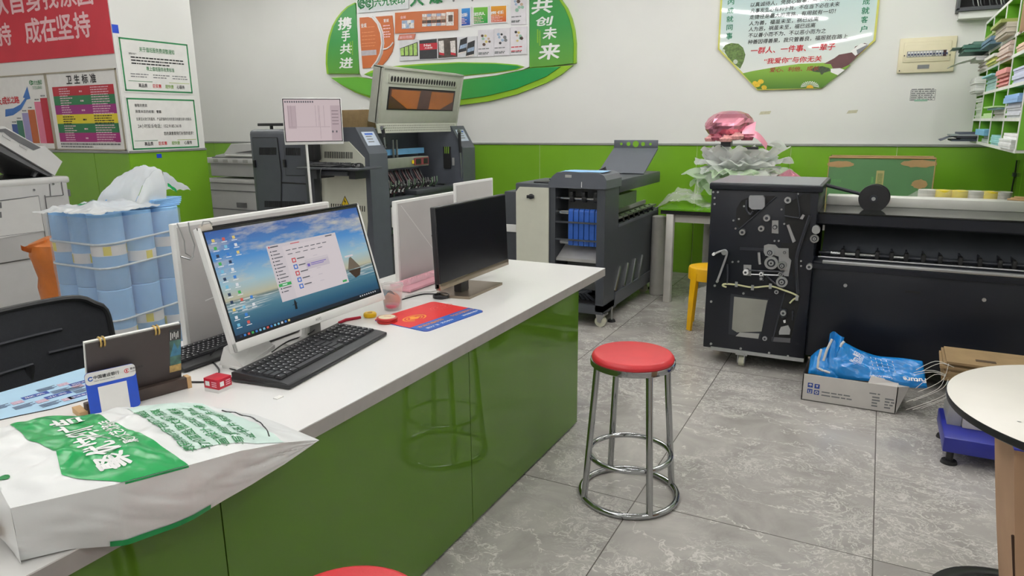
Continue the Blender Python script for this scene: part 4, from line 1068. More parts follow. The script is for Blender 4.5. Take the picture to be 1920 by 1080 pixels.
for pl, pr, pt, c in bars: 
    a = PY(pl + 1, pt - 3, Yc); rows_of_dashes(f, a.x, a.x + .07, a.z, 1, .02, .012, m_inkgrey, pl, 0)
f.build('lettering', t)

# two notices on the end face of the stub
XN = PXc + .002
def SP(px_, py_): p = PX(px_, py_, XN); return p
m_bgreen = mat('notice_border', (28, 128, 74), .5, var=.03)
def notice(label, pxl):
    ys = [SP(*p).y for p in pxl]; zs = [SP(*p).z for p in pxl]
    y0, y1 = (ys[0] + ys[3]) / 2, (ys[1] + ys[2]) / 2; z1, z0 = (zs[0] + zs[1]) / 2, (zs[2] + zs[3]) / 2
    t = thing('wall_notice', label, 'notice', (XN, (y0 + y1) / 2, z0))
    f = MB(); f.box(XN, XN + .005, y0, y1, z0, z1, m_paper); f.build('sheet', t)
    f = MB(); b = .014
    for a in [(y0 + .008, y1 - .008, z1 - b - .01, z1 - .01), (y0 + .008, y1 - .008, z0 + .01, z0 + b + .01), (y0 + .008, y0 + .008 + b, z0 + .01, z1 - .01), (y1 - .008 - b, y1 - .008, z0 + .01, z1 - .01)]: f.box(XN + .005, XN + .0056, *a, m_bgreen)
    f.build('border', t)
    return t, y0, y1, z0, z1
t, y0, y1, z0, z1 = notice('upper green-bordered notice on the pillar side', [(219, 66), (352, 82), (362, 177), (233, 173)])
Wn, Hn = y1 - y0, z1 - z0
f = MB().at(side_frame((XN + .0065, y0, z0)))
f.text('关于值班服务费调整通知', m_inkgreen, .045, width=.50 * Wn, M=T(.27 * Wn, .76 * Hn, 0), bold=.01)
f.text('尊敬的客户：', m_ink, .018, width=.11 * Wn, M=T(.12 * Wn, .69 * Hn, 0))
for k in range(3): rows_of_dashes(f, .14 * Wn, .90 * Wn, (.63 - .055 * k) * Hn, 1, .02, .011, m_ink, k, .0 if k < 2 else .3)
f.text('晚上值班服务收费标准', m_inkgreen, .040, width=.40 * Wn, M=T(.34 * Wn, .42 * Hn, 0), bold=.01)
for x0 in (.11, .42, .70): rows_of_dashes(f, x0 * Wn, (x0 + .25) * Wn, .33 * Hn, 2, .022, .008, m_inkgrey, int(x0 * 10), .2)
for x0, s, m in [(.20, '高品质', m_ink), (.40, '巨实惠', m_inkred), (.58, '超快捷', mat('print_olive', (120, 160, 70), .6, var=0)), (.75, '心服务', m_ink)]: f.text(s, m, .036, width=.12 * Wn, M=T(x0 * Wn, .105 * Hn, 0), bold=.02)
f.box(.07 * Wn, .40 * Wn, .205 * Hn, .213 * Hn, 0, .0004, m_inkgreen); f.box(.64 * Wn, .95 * Wn, .205 * Hn, .213 * Hn, 0, .0004, mat('print_lime', (170, 190, 60), .6, var=0))
f.build('lettering', t)
t, y0, y1, z0, z1 = notice('lower green-bordered notice on the pillar side', [(234, 181), (365, 185), (374, 279), (247, 283)])
Wn, Hn = y1 - y0, z1 - z0
f = MB().at(side_frame((XN + .0065, y0, z0)))
f.text('尊敬的贵宾', m_ink, .030, width=.17 * Wn, M=T(.11 * Wn, .82 * Hn, 0), bold=.01)
f.text('我是本店的经理：曹霞', m_ink, .028, width=.36 * Wn, M=T(.11 * Wn, .71 * Hn, 0), bold=.01)
f.text('如果您对我们的服务、产品质量有任何的意见和建议请与我联系', m_ink, .030, width=.80 * Wn, M=T(.11 * Wn, .57 * Hn, 0))
f.text('24小时投诉电话：152.9185.3618', m_ink, .040, width=.62 * Wn, M=T(.12 * Wn, .43 * Hn, 0))
f.text('您的满意是我们永恒的追求！', m_ink, .034, width=.45 * Wn, M=T(.47 * Wn, .29 * Hn, 0), bold=.01)
for x0, s, m in [(.18, '高品质', m_ink), (.38, '巨实惠', m_inkred), (.57, '超快捷', mat('print_olive', (120, 160, 70), .6, var=0)), (.76, '心服务', m_ink)]: f.text(s, m, .036, width=.12 * Wn, M=T(x0 * Wn, .10 * Hn, 0), bold=.02)
f.box(.05 * Wn, .37 * Wn, .185 * Hn, .193 * Hn, 0, .0004, m_inkgreen); f.box(.66 * Wn, .95 * Wn, .185 * Hn, .193 * Hn, 0, .0004, mat('print_lime', (170, 190, 60), .6, var=0))
f.build('lettering', t)
m_bt = mat('blue_tape', (20, 70, 200), .5)
p = PX(216, 54, PXc + .001); f = MB(); f.box(PXc, PXc + .0015, p.y - .028, p.y + .03, p.z - .035, p.z + .035, m_bt); tag(f.build('tape_piece'), 'blue tape piece at the banner corner above the notices', 'tape')
p = PX(299, 291, PXc + .016); f = MB(); f.box(PXc + .014, PXc + .0156, p.y - .028, p.y + .022, p.z - .025, p.z + .012, m_bt); tag(f.build('tape_piece'), 'blue tape piece on the green dado below the notices', 'tape')
# ------------------------------------------------------------------ curved company sign on the back wall
YS = YB - .03
def WB(px_, py_, Y=YS): p = PY(px_, py_, Y); return (p.x, p.z)
def pxpoly(f, pts, Y0, Y1, m, mside=None):
    f.prism([WB(*p, Y=Y0) for p in pts], Y0, Y1, m, 'y', mside)
def z3(pts): return [(590 + a / 3.692, b / 3.692) for a, b in pts]
def grad_mat(name, c0, c1, a, b, axis='X'):
    m = bpy.data.materials.new(name); m.use_nodes = True; nt = m.node_tree; bs = nt.nodes['Principled BSDF']
    tc = N(nt, 'ShaderNodeTexCoord'); sp = N(nt, 'ShaderNodeSeparateXYZ'); nt.links.new(tc.outputs['Object'], sp.inputs[0])
    r = N(nt, 'ShaderNodeMapRange'); r.inputs['From Min'].default_value = a; r.inputs['From Max'].default_value = b
    nt.links.new(sp.outputs[axis], r.inputs['Value']); cr = ramp(nt, [(0, c0), (1, c1)]); nt.links.new(r.outputs['Result'], cr.inputs['Fac'])
    nt.links.new(cr.outputs['Color'], bs.inputs['Base Color']); bs.inputs['Roughness'].default_value = .35
    return m
sign = thing('company_sign', 'large curved green and white company display sign on the back wall', 'sign', (0, 0, 0))
m_lime = mat('sign_lime', (142, 186, 40), .35, var=.02)
m_gr = grad_mat('sign_green', (96, 168, 52), (24, 140, 70), -5.6, -3.6); m_gl = grad_mat('sign_green_upright', (100, 154, 50), (46, 140, 62), 1.95, 2.5, 'Z')
def top_ext(pts): return pts
wb = z3([(285, -120), (1485, -120), (1485, 462), (1440, 482), (1250, 522), (1040, 548), (760, 560), (440, 552), (330, 532), (312, 505), (296, 250)])
f = MB(); pxpoly(f, wb, YS - .012, YB, m_inkwhite); f.build('board', sign, 'white backing board')
def grow(pts, cx, cy, k): return [(cx + (x - cx) * k, cy + (y - cy) * k) for x, y in pts]
left = [(280, 25), (232, 50), (195, 85), (160, 130), (132, 182), (112, 245), (98, 310), (90, 380), (88, 440), (96, 508), (305, 508), (296, 250)]
right = [(1488, -150), (1600, -120), (1690, 0), (1730, 60), (1760, 130), (1780, 210), (1790, 300), (1788, 437), (1640, 455), (1488, 466)]
leftL = [(276, 18), (225, 44), (186, 80), (150, 126), (120, 180), (98, 245), (84, 310), (77, 380), (76, 440), (84, 512), (300, 512)]
rightL = [(1488, -170), (1620, -130), (1706, -4), (1748, 56), (1778, 126), (1798, 208), (1808, 300), (1806, 438), (1640, 458), (1488, 470)]
for pts_ in (leftL, rightL):
    f = MB(); pxpoly(f, z3(pts_), YS - .006, YB, m_lime); f.build('lime_edge', sign)
for pts_ in (left, right):
    f = MB(); pxpoly(f, z3(pts_), YS - .02, YS - .006, m_gl); f.build('upright_panel', sign)
lowL = [(112, 538), (300, 533), (440, 556), (760, 566), (1040, 551), (1250, 525), (1440, 486), (1490, 470), (1785, 452), (1700, 520), (1600, 575), (1400, 652), (1200, 702), (1000, 728), (800, 738), (600, 726), (420, 692), (280, 640), (180, 585)]
low = [(118, 541), (300, 536), (440, 558), (760, 568), (1040, 553), (1250, 527), (1440, 488), (1490, 472), (1700, 462), (1600, 530), (1400, 612), (1200, 662), (1000, 690), (800, 706), (600, 704), (420, 678), (280, 632), (185, 583)]
f = MB(); pxpoly(f, z3(lowL), YS - .006, YB, m_lime); f.build('lime_sweep', sign)
f = MB(); pxpoly(f, z3(low), YS - .018, YS - .006, m_gr); f.build('green_sweep', sign)
lens = [(340, 515), (390, 490), (470, 468), (600, 452), (760, 440), (1000, 430), (1250, 435), (1400, 447), (1452, 462), (1400, 484), (1250, 506), (1040, 525), (760, 540), (480, 540), (390, 530)]
lens2 = [(350, 516), (480, 480), (600, 462), (760, 450), (1000, 437), (1250, 442), (1400, 455), (1430, 463), (1390, 478), (1250, 500), (1040, 519), (760, 534), (480, 535), (390, 527)]
f = MB(); pxpoly(f, z3(lens), YS - .020, YS - .012, m_lime); f.build('lime_lens', sign)
f = MB(); pxpoly(f, z3(lens2), YS - .026, YS - .020, m_gr); f.build('green_lens', sign)
# calligraphy
def zch(f, s, l, r, t_, b, m, Y, bold=.02, shear=0.0):
    x0, y0 = z3([(l, b)])[0]; x1, y1 = z3([(r, t_)])[0]
    a = PY(x0, y0, Y); c = PY(x1, y1, Y)
    f.text(s, m, (c.z - a.z) * 1.1, width=c.x - a.x, M=T(a.x, a.z + .04 * (c.z - a.z), 0), bold=bold, shear=shear)
for s, b in [('携', (172, 262, 115, 205)), ('手', (196, 250, 208, 285)), ('共', (185, 262, 300, 372)), ('进', (180, 268, 395, 472)), ('共', (1508, 1650, -20, 95)), ('创', (1540, 1655, 110, 180)), ('未', (1585, 1680, 185, 270)), ('来', (1556, 1700, 295, 410))]:
    f = MB().at(wall_frame((0, YS - .0215, 0))); zch(f, s, b[0], b[1], b[2], b[3], m_inkwhite, YS, .03, .12); f.build('calligraphy', sign, 'white calligraphy character')
f = MB().at(wall_frame((0, YS - .0215, 0)))
for cx, y0, y1 in [(252, 290, 370), (266, 285, 385), (1560, 215, 320), (1545, 205, 300)]:
    for k in range(12):
        a = PY(*z3([(cx, y0 + (y1 - y0) * k / 12)])[0], YS); f.box(a.x, a.x + .016, a.z - .008, a.z, 0, .0004, m_lime)
f.build('small_print', sign)
# logo plate and top characters
f = MB(); pxpoly(f, z3([(300, -80), (648, -80), (648, 60), (304, 90)]), YS - .03, YS - .012, mat('sign_pale', (216, 220, 222), .4)); f.build('logo_plate', sign)
f = MB().at(wall_frame((0, YS - .031, 0)))
zch(f, '六九快印', 425, 632, -28, 48, m_inkgreen, YS, .03)
for (cx, cy, r0) in [(340, 30, 26), (383, 24, 26)]:
    a = PY(*z3([(cx, cy)])[0], YS); rr = r0 / 3.692 * .0052
    for q_, k_ in [(1.0, 1), (.5, .8)]: f.tube([(a.x + rr * q_ * cos(t_ * .32), a.z + rr * q_ * 1.15 * sin(t_ * .32), 0) for t_ in range(19)], .0085 * k_, m_inkgreen, 5)
a = PY(*z3([(400, 25)])[0], YS)
f.tube([(a.x, a.z + .06, 0), (a.x + .035, a.z + .02, 0), (a.x + .03, a.z - .04, 0), (a.x - .03, a.z - .065, 0)], .009, m_inkgreen, 5)
a = PY(*z3([(318, 25)])[0], YS); f.tube([(a.x + .02, a.z + .06, 0), (a.x - .012, a.z + .02, 0), (a.x - .008, a.z - .03, 0), (a.x + .03, a.z - .065, 0)], .009, m_inkgreen, 5)
f.build('logo', sign, 'green swirl logo and name')
f = MB().at(wall_frame((0, YS - .026, 0)))
for s, b, m in [('大', (672, 758, -70, 42), m_inkgreen), ('爆', (805, 895, -80, 25), m_inkgreen), ('不', (930, 1010, -85, 12), m_inkgrey), ('本', (1060, 1140, -85, 8), m_inkgrey)]: zch(f, s, *b, m, YS, .04)
f.build('heading', sign)
# orange petals and panels
m_org = mat('sign_orange', (194, 104, 54), .4, var=.03)
f = MB(); pxpoly(f, z3([(310, 122), (370, 118), (410, 130), (440, 170), (462, 230), (468, 300), (458, 370), (435, 420), (400, 468), (332, 474), (318, 300)]), YS - .022, YS - .012, m_org)
pxpoly(f, z3([(420, 116), (535, 107), (545, 200), (548, 310), (535, 360), (505, 410), (470, 450), (412, 470), (448, 424), (472, 370), (482, 300), (476, 225), (455, 165)]), YS - .022, YS - .012, m_org); f.build('orange_petal', sign)
f = MB(); a = z3([(480, 345), (510, 338), (535, 320), (552, 295)]); f.tube([(WB(*p)[0], YS - .026, WB(*p)[1]) for p in a], .008, m_inkwhite, 6)
a = z3([(405, 118), (445, 165), (468, 230), (476, 300), (465, 370), (440, 424), (405, 470)]); f.tube([(WB(*p)[0], YS - .026, WB(*p)[1]) for p in a], .011, m_inkwhite, 6); f.build('white_line', sign)
f = MB().at(wall_frame((0, YS - .0235, 0)))
zch(f, '金诚', 330, 366, 160, 192, m_inkwhite, YS); zch(f, '意诚', 486, 520, 130, 156, m_inkwhite, YS)
for y in (195, 230, 255, 280, 305, 325): 
    a, b = WB(*z3([(335, y)])[0]), WB(*z3([(435, y - 6)])[0]); rows_of_dashes(f, a[0], b[0], a[1], 1, .02, .006, mat('print_orange_pale', (230, 160, 110), .6, var=0), y, .2)
for y in (185, 205, 228, 245, 262): a, b = WB(*z3([(482, y)])[0]), WB(*z3([(535, y - 6)])[0]); rows_of_dashes(f, a[0], b[0], a[1], 1, .02, .012, m_pkw, y, .1)
a, b = WB(*z3([(332, 388)])[0]), WB(*z3([(435, 345)])[0]); f.box(a[0], b[0], a[1], b[1], 0, .0006, mat('sign_photo_grey', (186, 180, 186), .5, var=.12, vscale=30)); f.build('petal_print', sign)
def zbox(f, l, t_, r, b, Y0, Y1, m, sl=0.0, rad=0):
    pts = [(l, t_), (r, t_ - sl), (r, b - sl), (l, b)]
    pxpoly(f, z3(pts), Y0, Y1, m)
f = MB(); zbox(f, 556, 88, 988, 232, YS - .028, YS - .012, m_org, 26); f.build('orange_panel', sign)
f = MB(); rn = random.Random(2)
pm = [mat('photo_%d' % i, c, .5, var=.25, vscale=60) for i, c in enumerate([(230, 224, 220), (40, 36, 36), (196, 170, 150), (160, 180, 206), (90, 70, 60), (220, 200, 190)])]
zbox(f, 603, 142, 688, 200, YS - .0295, YS - .028, pm[3], 4); 
for (l, t_, r, b) in [(640, 140, 665, 170), (655, 160, 686, 194), (606, 165, 630, 195)]: zbox(f, l, t_, r, b, YS - .0305, YS - .0295, rn.choice(pm), 2)
for i in range(4):
    for j in range(5): zbox(f, 744 + j * 33, 98 + i * 22 - j * 1.6, 744 + j * 33 + 30, 98 + i * 22 + 20 - j * 1.6, YS - .0295, YS - .028, pm[(i * 2 + j * 3) % 6], 1.5)
zbox(f, 910, 84, 962, 178, YS - .0295, YS - .028, pm[0], 2); zbox(f, 925, 105, 955, 150, YS - .0305, YS - .0295, pm[4], 2)
f.build('panel_photos', sign)
f = MB().at(wall_frame((0, YS - .0292, 0))); zch(f, '金诚', 604, 640, 110, 132, m_pkw, YS); f.build('panel_lettering', sign)
for nm, (l, t_, r, b), c0, c1, s in [('blue', (1010, 52, 1082, 186), (46, 150, 226), (22, 60, 160), '创新'), ('green', (1094, 45, 1204, 172), (120, 190, 50), (20, 150, 70), '团队'), ('orange', (1214, 36, 1332, 162), (232, 170, 40), (206, 84, 50), '责任')]:
    f = MB(); zbox(f, l, t_, r, b, YS - .03, YS - .012, m_inkwhite, 6); card = f.build('card', sign, 'white-edged %s card' % nm)
    za, zb = WB(*z3([(l, t_)])[0])[1], WB(*z3([(l, b)])[0])[1]
    f = MB(); zbox(f, l + 7, t_ + 8, r - 7, b - 8, YS - .032, YS - .03, grad_mat('card_' + nm, c1, c0, zb, za, 'Z'), 5); f.build('card_face', card)
    f = MB().at(wall_frame((0, YS - .0328, 0))); zch(f, s, l + 12, r - 14, t_ + 38, t_ + 68, m_inkwhite, YS, .03)
    for k in range(4): a, b2 = WB(*z3([(l + 16, t_ + 82 + 11 * k)])[0]), WB(*z3([(r - 18, t_ + 80)])[0]); rows_of_dashes(f, a[0], b2[0], a[1], 1, .02, .007, m_pkw, k, .3)
    f.build('card_lettering', card)
f = MB(); pxpoly(f, z3([(585, 240), (695, 234), (685, 272), (575, 278)]), YS - .026, YS - .012, mat('sign_salmon', (206, 120, 96), .4)); f.build('tag', sign)
f = MB().at(wall_frame((0, YS - .027, 0))); zch(f, '部分范围', 598, 682, 246, 270, m_pkw, YS); f.build('tag_lettering', sign)
f = MB(); zbox(f, 586, 280, 1122, 422, YS - .028, YS - .012, mat('sign_panel_pale', (222, 222, 226), .4), 30); f.build('photo_panel', sign)
f = MB()
def zp(pts, m, k=0): pxpoly(f, z3(pts), YS - .0295 - k * .001, YS - .028, m)
m_dk = mat('photo_dark', (46, 46, 50), .5, var=.2, vscale=60); m_lg = mat('photo_lightgreen', (170, 204, 110), .5, var=.25, vscale=30)
zp([(590, 335), (712, 290), (715, 388), (596, 390)], m_dk); 
for k in range(4): zp([(593 + k * 30, 338 - k * 11), (617 + k * 30, 330 - k * 11), (618 + k * 30, 382), (596 + k * 30, 385)], m_lg, 1)
zp([(724, 280), (845, 268), (848, 405), (727, 410)], m_dk); zp([(726, 303), (848, 295), (848, 340), (728, 348)], mat('photo_red', (190, 40, 56), .5, var=.05), 1); zp([(852, 268), (985, 258), (988, 394), (855, 402)], mat('photo_brown', (74, 66, 60), .5, var=.3, vscale=40))
for l in (858, 938): zp([(l, 285), (l + 34, 280), (l + 38, 368), (l + 4, 362)], pm[0], 1); zp([(l + 4, 362), (l + 38, 368), (l + 38, 385), (l + 4, 378)], mat('photo_red', (190, 40, 56)), 2)
for dx, dy in ((0, 0), (52, 22)):
    zp([(1008 + dx, 275 + dy), (1056 + dx, 256 + dy), (1050 + dx, 352 + dy), (994 + dx, 366 + dy)][::1], m_dk, 1); zp([(1008 + dx, 315 + dy), (1052 + dx, 300 + dy), (1050 + dx, 328 + dy), (1002 + dx, 342 + dy)], pm[3], 2); zp([(994 + dx, 366 + dy), (1050 + dx, 352 + dy), (1050 + dx, 362 + dy), (996 + dx, 374 + dy)], pm[0], 2)
f.build('panel_photos', sign)
f = MB().at(wall_frame((0, YS - .0312, 0))); zch(f, 'Nat', 768, 815, 300, 325, m_inkwhite, YS, .03); zch(f, '大自然', 772, 825, 325, 340, m_inkwhite, YS, .03); f.build('panel_lettering', sign)
rn = random.Random(8)
for nm, (l, t_, r, b) in [('a', (1130, 208, 1240, 393)), ('b', (1242, 198, 1350, 386)), ('c', (1356, 186, 1468, 380)), ('d', (1358, -30, 1462, 172))]:
    f = MB(); zbox(f, l, t_, r, b, YS - .026, YS - .012, mat('sign_panel_white', (226, 222, 228), .4), 5); card = f.build('small_panel', sign)
    f = MB()
    cc = [(l + 30 + 22 * (i % 3) + 6 * (i // 3), t_ + 40 + 20 * (i // 2)) for i in range(7)]
    for (cx, cy) in cc:
        rr = rn.uniform(8, 14); n_s = 6 if nm in 'bd' else 16
        if nm == 'c': cx, cy, n_s = cx + rn.uniform(-10, 10), cy + rn.uniform(-5, 5), 5
        col = rn.choice([m_dk, pm[2], pm[3], pm[4], mat('photo_mint', (150, 190, 170), .5), mat('photo_yellow', (214, 196, 120), .5)]) if nm != 'b' else rn.choice([m_dk, pm[3], m_inkgrey])
        pxpoly(f, z3([(cx + rr * cos(k * 2 * pi / n_s), cy + rr * sin(k * 2 * pi / n_s)) for k in range(n_s)][::-1]), YS - .0275, YS - .026, col)
    f.build('panel_photos', card)
    f = MB().at(wall_frame((0, YS - .0268, 0)))
    a, b2 = WB(*z3([(l + 12, b - 12)])[0]), WB(*z3([(r - 30, b - 12)])[0]); rows_of_dashes(f, a[0], b2[0], a[1], 1, .02, .012, m_inkgrey, 1, .1)
    a, b2 = WB(*z3([(l + 12, b - 48)])[0]), WB(*z3([(r - 20, b - 48)])[0]); rows_of_dashes(f, a[0], b2[0], a[1], 2, .04, .010, m_inkred if nm == 'c' else m_inkgrey, 5, .1); f.build('small_print', card)

# ------------------------------------------------------------------ octagonal slogan board
YO = YB - .012
def WO(px_, py_): p = PY(px_, py_, YO); return (p.x, p.z)
def z5(pts): return [(1280 + a / 4.571, b / 4.571) for a, b in pts]
octo = thing('slogan_board', 'octagonal acrylic slogan board with a green meadow picture at its foot', 'sign', (0, 0, 0))
bl_, br2, rr_, ll_ = WO(*z5([(643, 772)])[0]), WO(*z5([(1190, 760)])[0]), WO(*z5([(1652, 355)])[0]), WO(*z5([(303, 418)])[0])
xl, xr = ll_[0], rr_[0]; zlow = (bl_[1] + br2[1]) / 2; zsh = (rr_[1] + ll_[1]) / 2; ZT = 3.12
O8 = [(bl_[0], zlow), (br2[0], zlow), (xr, zsh), (xr, ZT - (zsh - zlow)), (br2[0], ZT), (bl_[0], ZT), (xl, ZT - (zsh - zlow)), (xl, zsh)]
m_oy = mat('octagon_edge', (206, 204, 96), .3, var=.02)
cx0, cz0 = (xl + xr) / 2, (zlow + ZT) / 2
f = MB(); f.prism(O8, YO - .012, YO + .010, m_oy, 'y'); f.build('edge', octo)
m_oc = grad_mat('octagon_print', (236, 238, 234), (196, 224, 226), 1.9, 2.7, 'Z'); m_oc.node_tree.nodes['Principled BSDF'].inputs['Roughness'].default_value = .03
O8i = [(cx0 + (x - cx0) * .975, cz0 + (z - cz0) * .982) for x, z in O8]
f = MB(); f.prism(O8i, YO - .014, YO - .012, m_oc, 'y'); f.build('face', octo)
def clipx(pts): return pts
f = MB()
def op(pts, m, k=1): f.prism([WO(*p) for p in z5(pts)], YO - .0142 - .0004 * k, YO - .014, m, 'y')
m_hill = grad_mat('meadow', (70, 116, 20), (138, 180, 60), 1.80, 2.02, 'Z')
op([(515, 630), (600, 610), (800, 575), (1000, 548), (1200, 540), (1400, 548), (1440, 560), (1340, 640), (1195, 755), (645, 765)], m_hill)
m_tree = mat('print_tree', (92, 118, 60), .5, var=.5, vscale=60); m_roof = mat('print_roof', (96, 60, 62), .5, var=.1)
op([(345, 420), (370, 385), (420, 370), (480, 376), (520, 410), (540, 470), (525, 530), (495, 590), (440, 545), (390, 490)][::-1], m_tree, 1)
op([(1210, 548), (1300, 500), (1340, 470), (1450, 450), (1480, 400), (1560, 370), (1600, 385), (1500, 480), (1420, 560), (1330, 600), (1290, 590), (1270, 550)], m_roof, 2); op([(1440, 440), (1530, 372), (1595, 384), (1520, 450), (1480, 480)], m_inkwhite, 3); op([(1490, 430), (1580, 385), (1590, 392), (1500, 470)], mat('print_slate', (120, 124, 130), .5), 4)
op([(1270, 590), (1350, 585), (1390, 600), (1330, 645), (1270, 620)], m_inkwhite, 3); op([(1100, 600), (1130, 575), (1200, 568), (1260, 585), (1270, 608), (1210, 625), (1200, 640), (1185, 640), (1180, 622), (1120, 615)], mat('print_bush', (60, 74, 48), .5, var=.4, vscale=70), 4)
f.build('meadow_picture', octo)
f = MB()
for cx, cy, n_p, rl, mp_c in [(1092, 740, 13, 78, m_inkwhite)]:
    for k in range(n_p):
        a = k * pi / (n_p - 1); op([(cx + 18 * cos(a + .12), cy - 8 * sin(a)), (cx + rl * cos(a + .05), cy - rl * .62 * sin(a + .05) + 5), (cx + rl * cos(a - .08), cy - rl * .62 * sin(a - .08) + 5)], mp_c, 5)
op([(1060, 755), (1070, 735), (1092, 728), (1114, 735), (1124, 755)], mat('print_daisy', (230, 180, 40), .5), 6)
for cx, cy, rr in [(640, 725, 30), (672, 700, 26), (700, 750, 24), (622, 712, 22)]: op([(cx + rr * cos(k * .7), cy + rr * .8 * sin(k * .7)) for k in range(9)][::-1], mat('print_dandelion', (226, 190, 50), .5, var=.15, vscale=90), 5 + .1 * rr)
for cx, cy, rr in [(455, 530, 20), (352, 436, 14)]: op([(cx + rr * cos(k * .7), cy + rr * sin(k * .7)) for k in range(9)][::-1], mat('print_puff', (196, 206, 190), .5), 5)
f.build('flower_picture', octo)
def otext(s, p0, p1, hpx, m, bold=.01, shear=.12):
    a, b = z5([p0])[0], z5([p1])[0]; A, B = PY(*a, YO), PY(*b, YO); C = PY(a[0], a[1] - hpx / 4.571, YO)
    f = MB().at(wall_frame((0, YO - .0165, 0))); f.text(s, m, (C.z - A.z) * 1.08, width=(B - A).length, M=T(A.x, A.z, 0) @ RZ(0), bold=bold, shear=shear)
    f.build('lettering', octo)
L = [('以真诚待人，凭良心做事，用结果说话', (582, 60), (1345, 14)), ('凡事发生必有利于我，不在当下必在未来', (582, 112), (1342, 72)), ('走捷径是最大的弯路，有用就有一切！', (574, 166), (1310, 134)),
     ('人为善，福虽未至，祸已远离', (570, 220), (1165, 196)), ('人为恶，祸虽未至，福已远离', (566, 270), (1138, 250)), ('不以善小而不为、不以恶小而为之', (564, 322), (1225, 298)), ('种善因得善果，我只管善良，福报就在路上', (560, 378), (1410, 350))]
for s, a, b in L: otext(s, a, b, 38, m_ink)
otext('一群人、一件事、一辈子', (586, 460), (1305, 436), 56, m_inkred, .02); otext('“我爱你”与你无关', (700, 545), (1190, 530), 48, m_inkred, .02); otext('爱心、利他、成长', (745, 618), (1170, 606), 40, mat('print_brown_red', (150, 50, 40), .6, var=0), .015)
f = MB().at(wall_frame((0, YO - .0165, 0)))
for s, l, r, t_, b in [('内', 390, 445, -8, 40), ('成', 385, 440, 60, 115), ('就', 378, 438, 132, 188), ('同', 378, 432, 205, 258), ('事', 375, 430, 275, 335), ('成', 1542, 1608, -12, 40), ('就', 1532, 1604, 55, 120), ('客', 1528, 1590, 135, 195), ('户', 1520, 1585, 215, 275)]:
    A, B = PY(*z5([(l, b)])[0], YO), PY(*z5([(r, t_)])[0], YO); f.text(s, mat('print_teal', (10, 120, 84), .6, var=0), (B.z - A.z) * 1.08, width=B.x - A.x, M=T(A.x, A.z, 0), bold=.015)
f.build('lettering', octo, 'teal vertical lettering')

# ------------------------------------------------------------------ breaker box, meter box, wall notice, tape remnants
m_cream = mat('cream_plastic', (230, 221, 190), .45, var=.02)
bb = thing('breaker_box', 'cream electrical breaker box mounted on the back wall', 'breaker box', (.255, YB, 2.0))
a, b = WB(1682, 137, YB - .02), WB(1796, 67, YB - .02); c = WB(1689, 73, YB - .02)
x0, x1, zA, zB = a[0] - .005, b[0] + .0, 1.885, 2.165
f = MB(); f.box(x0, x1, YB - .030, YB, zA, zB, m_cream, .008); f.box(x0 + .035, x1 - .035, YB - .038, YB - .028, zA + .085, zB - .035, m_cream, .006); f.build('cover', bb)
f = MB(); f.box(x0 + .05, x1 - .05, YB - .040, YB - .036, zA + .10, zB - .06, m_cream, .004); f.box(x0 + .20, x0 + .225, YB - .041, YB - .036, zB - .058, zB - .048, m_cream); f.build('window_frame', bb)
f = MB(); f.box(x0 + .062, x1 - .062, YB - .0405, YB - .0395, zA + .125, zA + .172, m_inkgrey); swin = f.build('switch_window', bb)
for k in range(13):
    xk = x0 + .068 + k * .0225
    f = MB(); f.box(xk, xk + .019, YB - .046, YB - .040, zA + .128, zA + .168, m_wht if k != 8 else m_silver, .001, 1); f.box(xk + .003, xk + .016, YB - .052, YB - .046, zA + .138, zA + .152, mat('switch_navy', (44, 54, 92), .4)); f.build('breaker', swin)
f = MB(); f.box(x1 - .09, x1 - .067, YB - .047, YB - .04, zA + .124, zA + .172, mat('meter_dark', (52, 20, 24), .3)); f.build('meter', bb)
f = MB(); f.box(x0 + .15, x0 + .235, YB - .0325, YB - .03, zA + .03, zA + .062, m_inkgrey); f.build('label_plate', bb)
f = MB()
for p in ((x0 + .02, zA + .02), (x1 - .04, zA + .13), (x0 + .045, zA + .14)): f.cyl((p[0], YB - .041, p[1]), (p[0], YB - .029, p[1]), .005, m_ink, 8)
f.build('screw', bb)
wn = thing('wall_notice', 'small printed paper table stuck on the wall under the breaker box', 'notice', (.2, YB, 1.75))
a, b = WB(1704, 192, YB - .001), WB(1757, 165, YB - .001)
f = MB(); f.box(a[0], b[0], YB - .0015, YB, a[1], b[1], m_paper); f.build('sheet', wn)
f = MB().at(wall_frame((a[0], YB - .002, a[1])))
ww, hh = b[0] - a[0], b[1] - a[1]
for k in range(6): f.box(.02 * ww, .96 * ww, hh * (.12 + .15 * k), hh * (.12 + .15 * k) + .003, 0, .0002, m_inkgrey); rows_of_dashes(f, .05 * ww, .95 * ww, hh * (.16 + .15 * k), 1, .02, .007, m_inkgrey, k, .1)
for k in (.02, .38, .80, .955): f.box(k * ww, k * ww + .003, .12 * hh, .9 * hh, 0, .0002, m_inkgrey)
f.box(.2 * ww, .7 * ww, .06 * hh, .2 * hh, 0, .0003, mat('paper_green', (150, 190, 170), .7)); f.build('lettering', wn)
m_res = mat('tape_residue', (200, 196, 170), .6, var=.1, vscale=60)
for (l, t_, r, b, s) in [(1423, 208, 1446, 215, 'left'), (1587, 206, 1609, 213, 'right')]:
    A, B = WB(l, b, YB - .001), WB(r, t_, YB - .001); f = MB(); f.poly([(A[0], YB - .0012, A[1]), (B[0] - .01, YB - .0012, A[1] + .004), (B[0], YB - .0012, B[1]), (A[0] + .015, YB - .0012, B[1] - .004)], m_res)
    tag(f.build('tape_residue'), 'old tape residue on the back wall, %s of the pair above the green dado' % s, 'tape')
sm = thing('wall_cabinet', 'dark open wiring cabinet high on the back wall, cut by the top of the photo', 'cabinet', (.62, YB, 2.5))
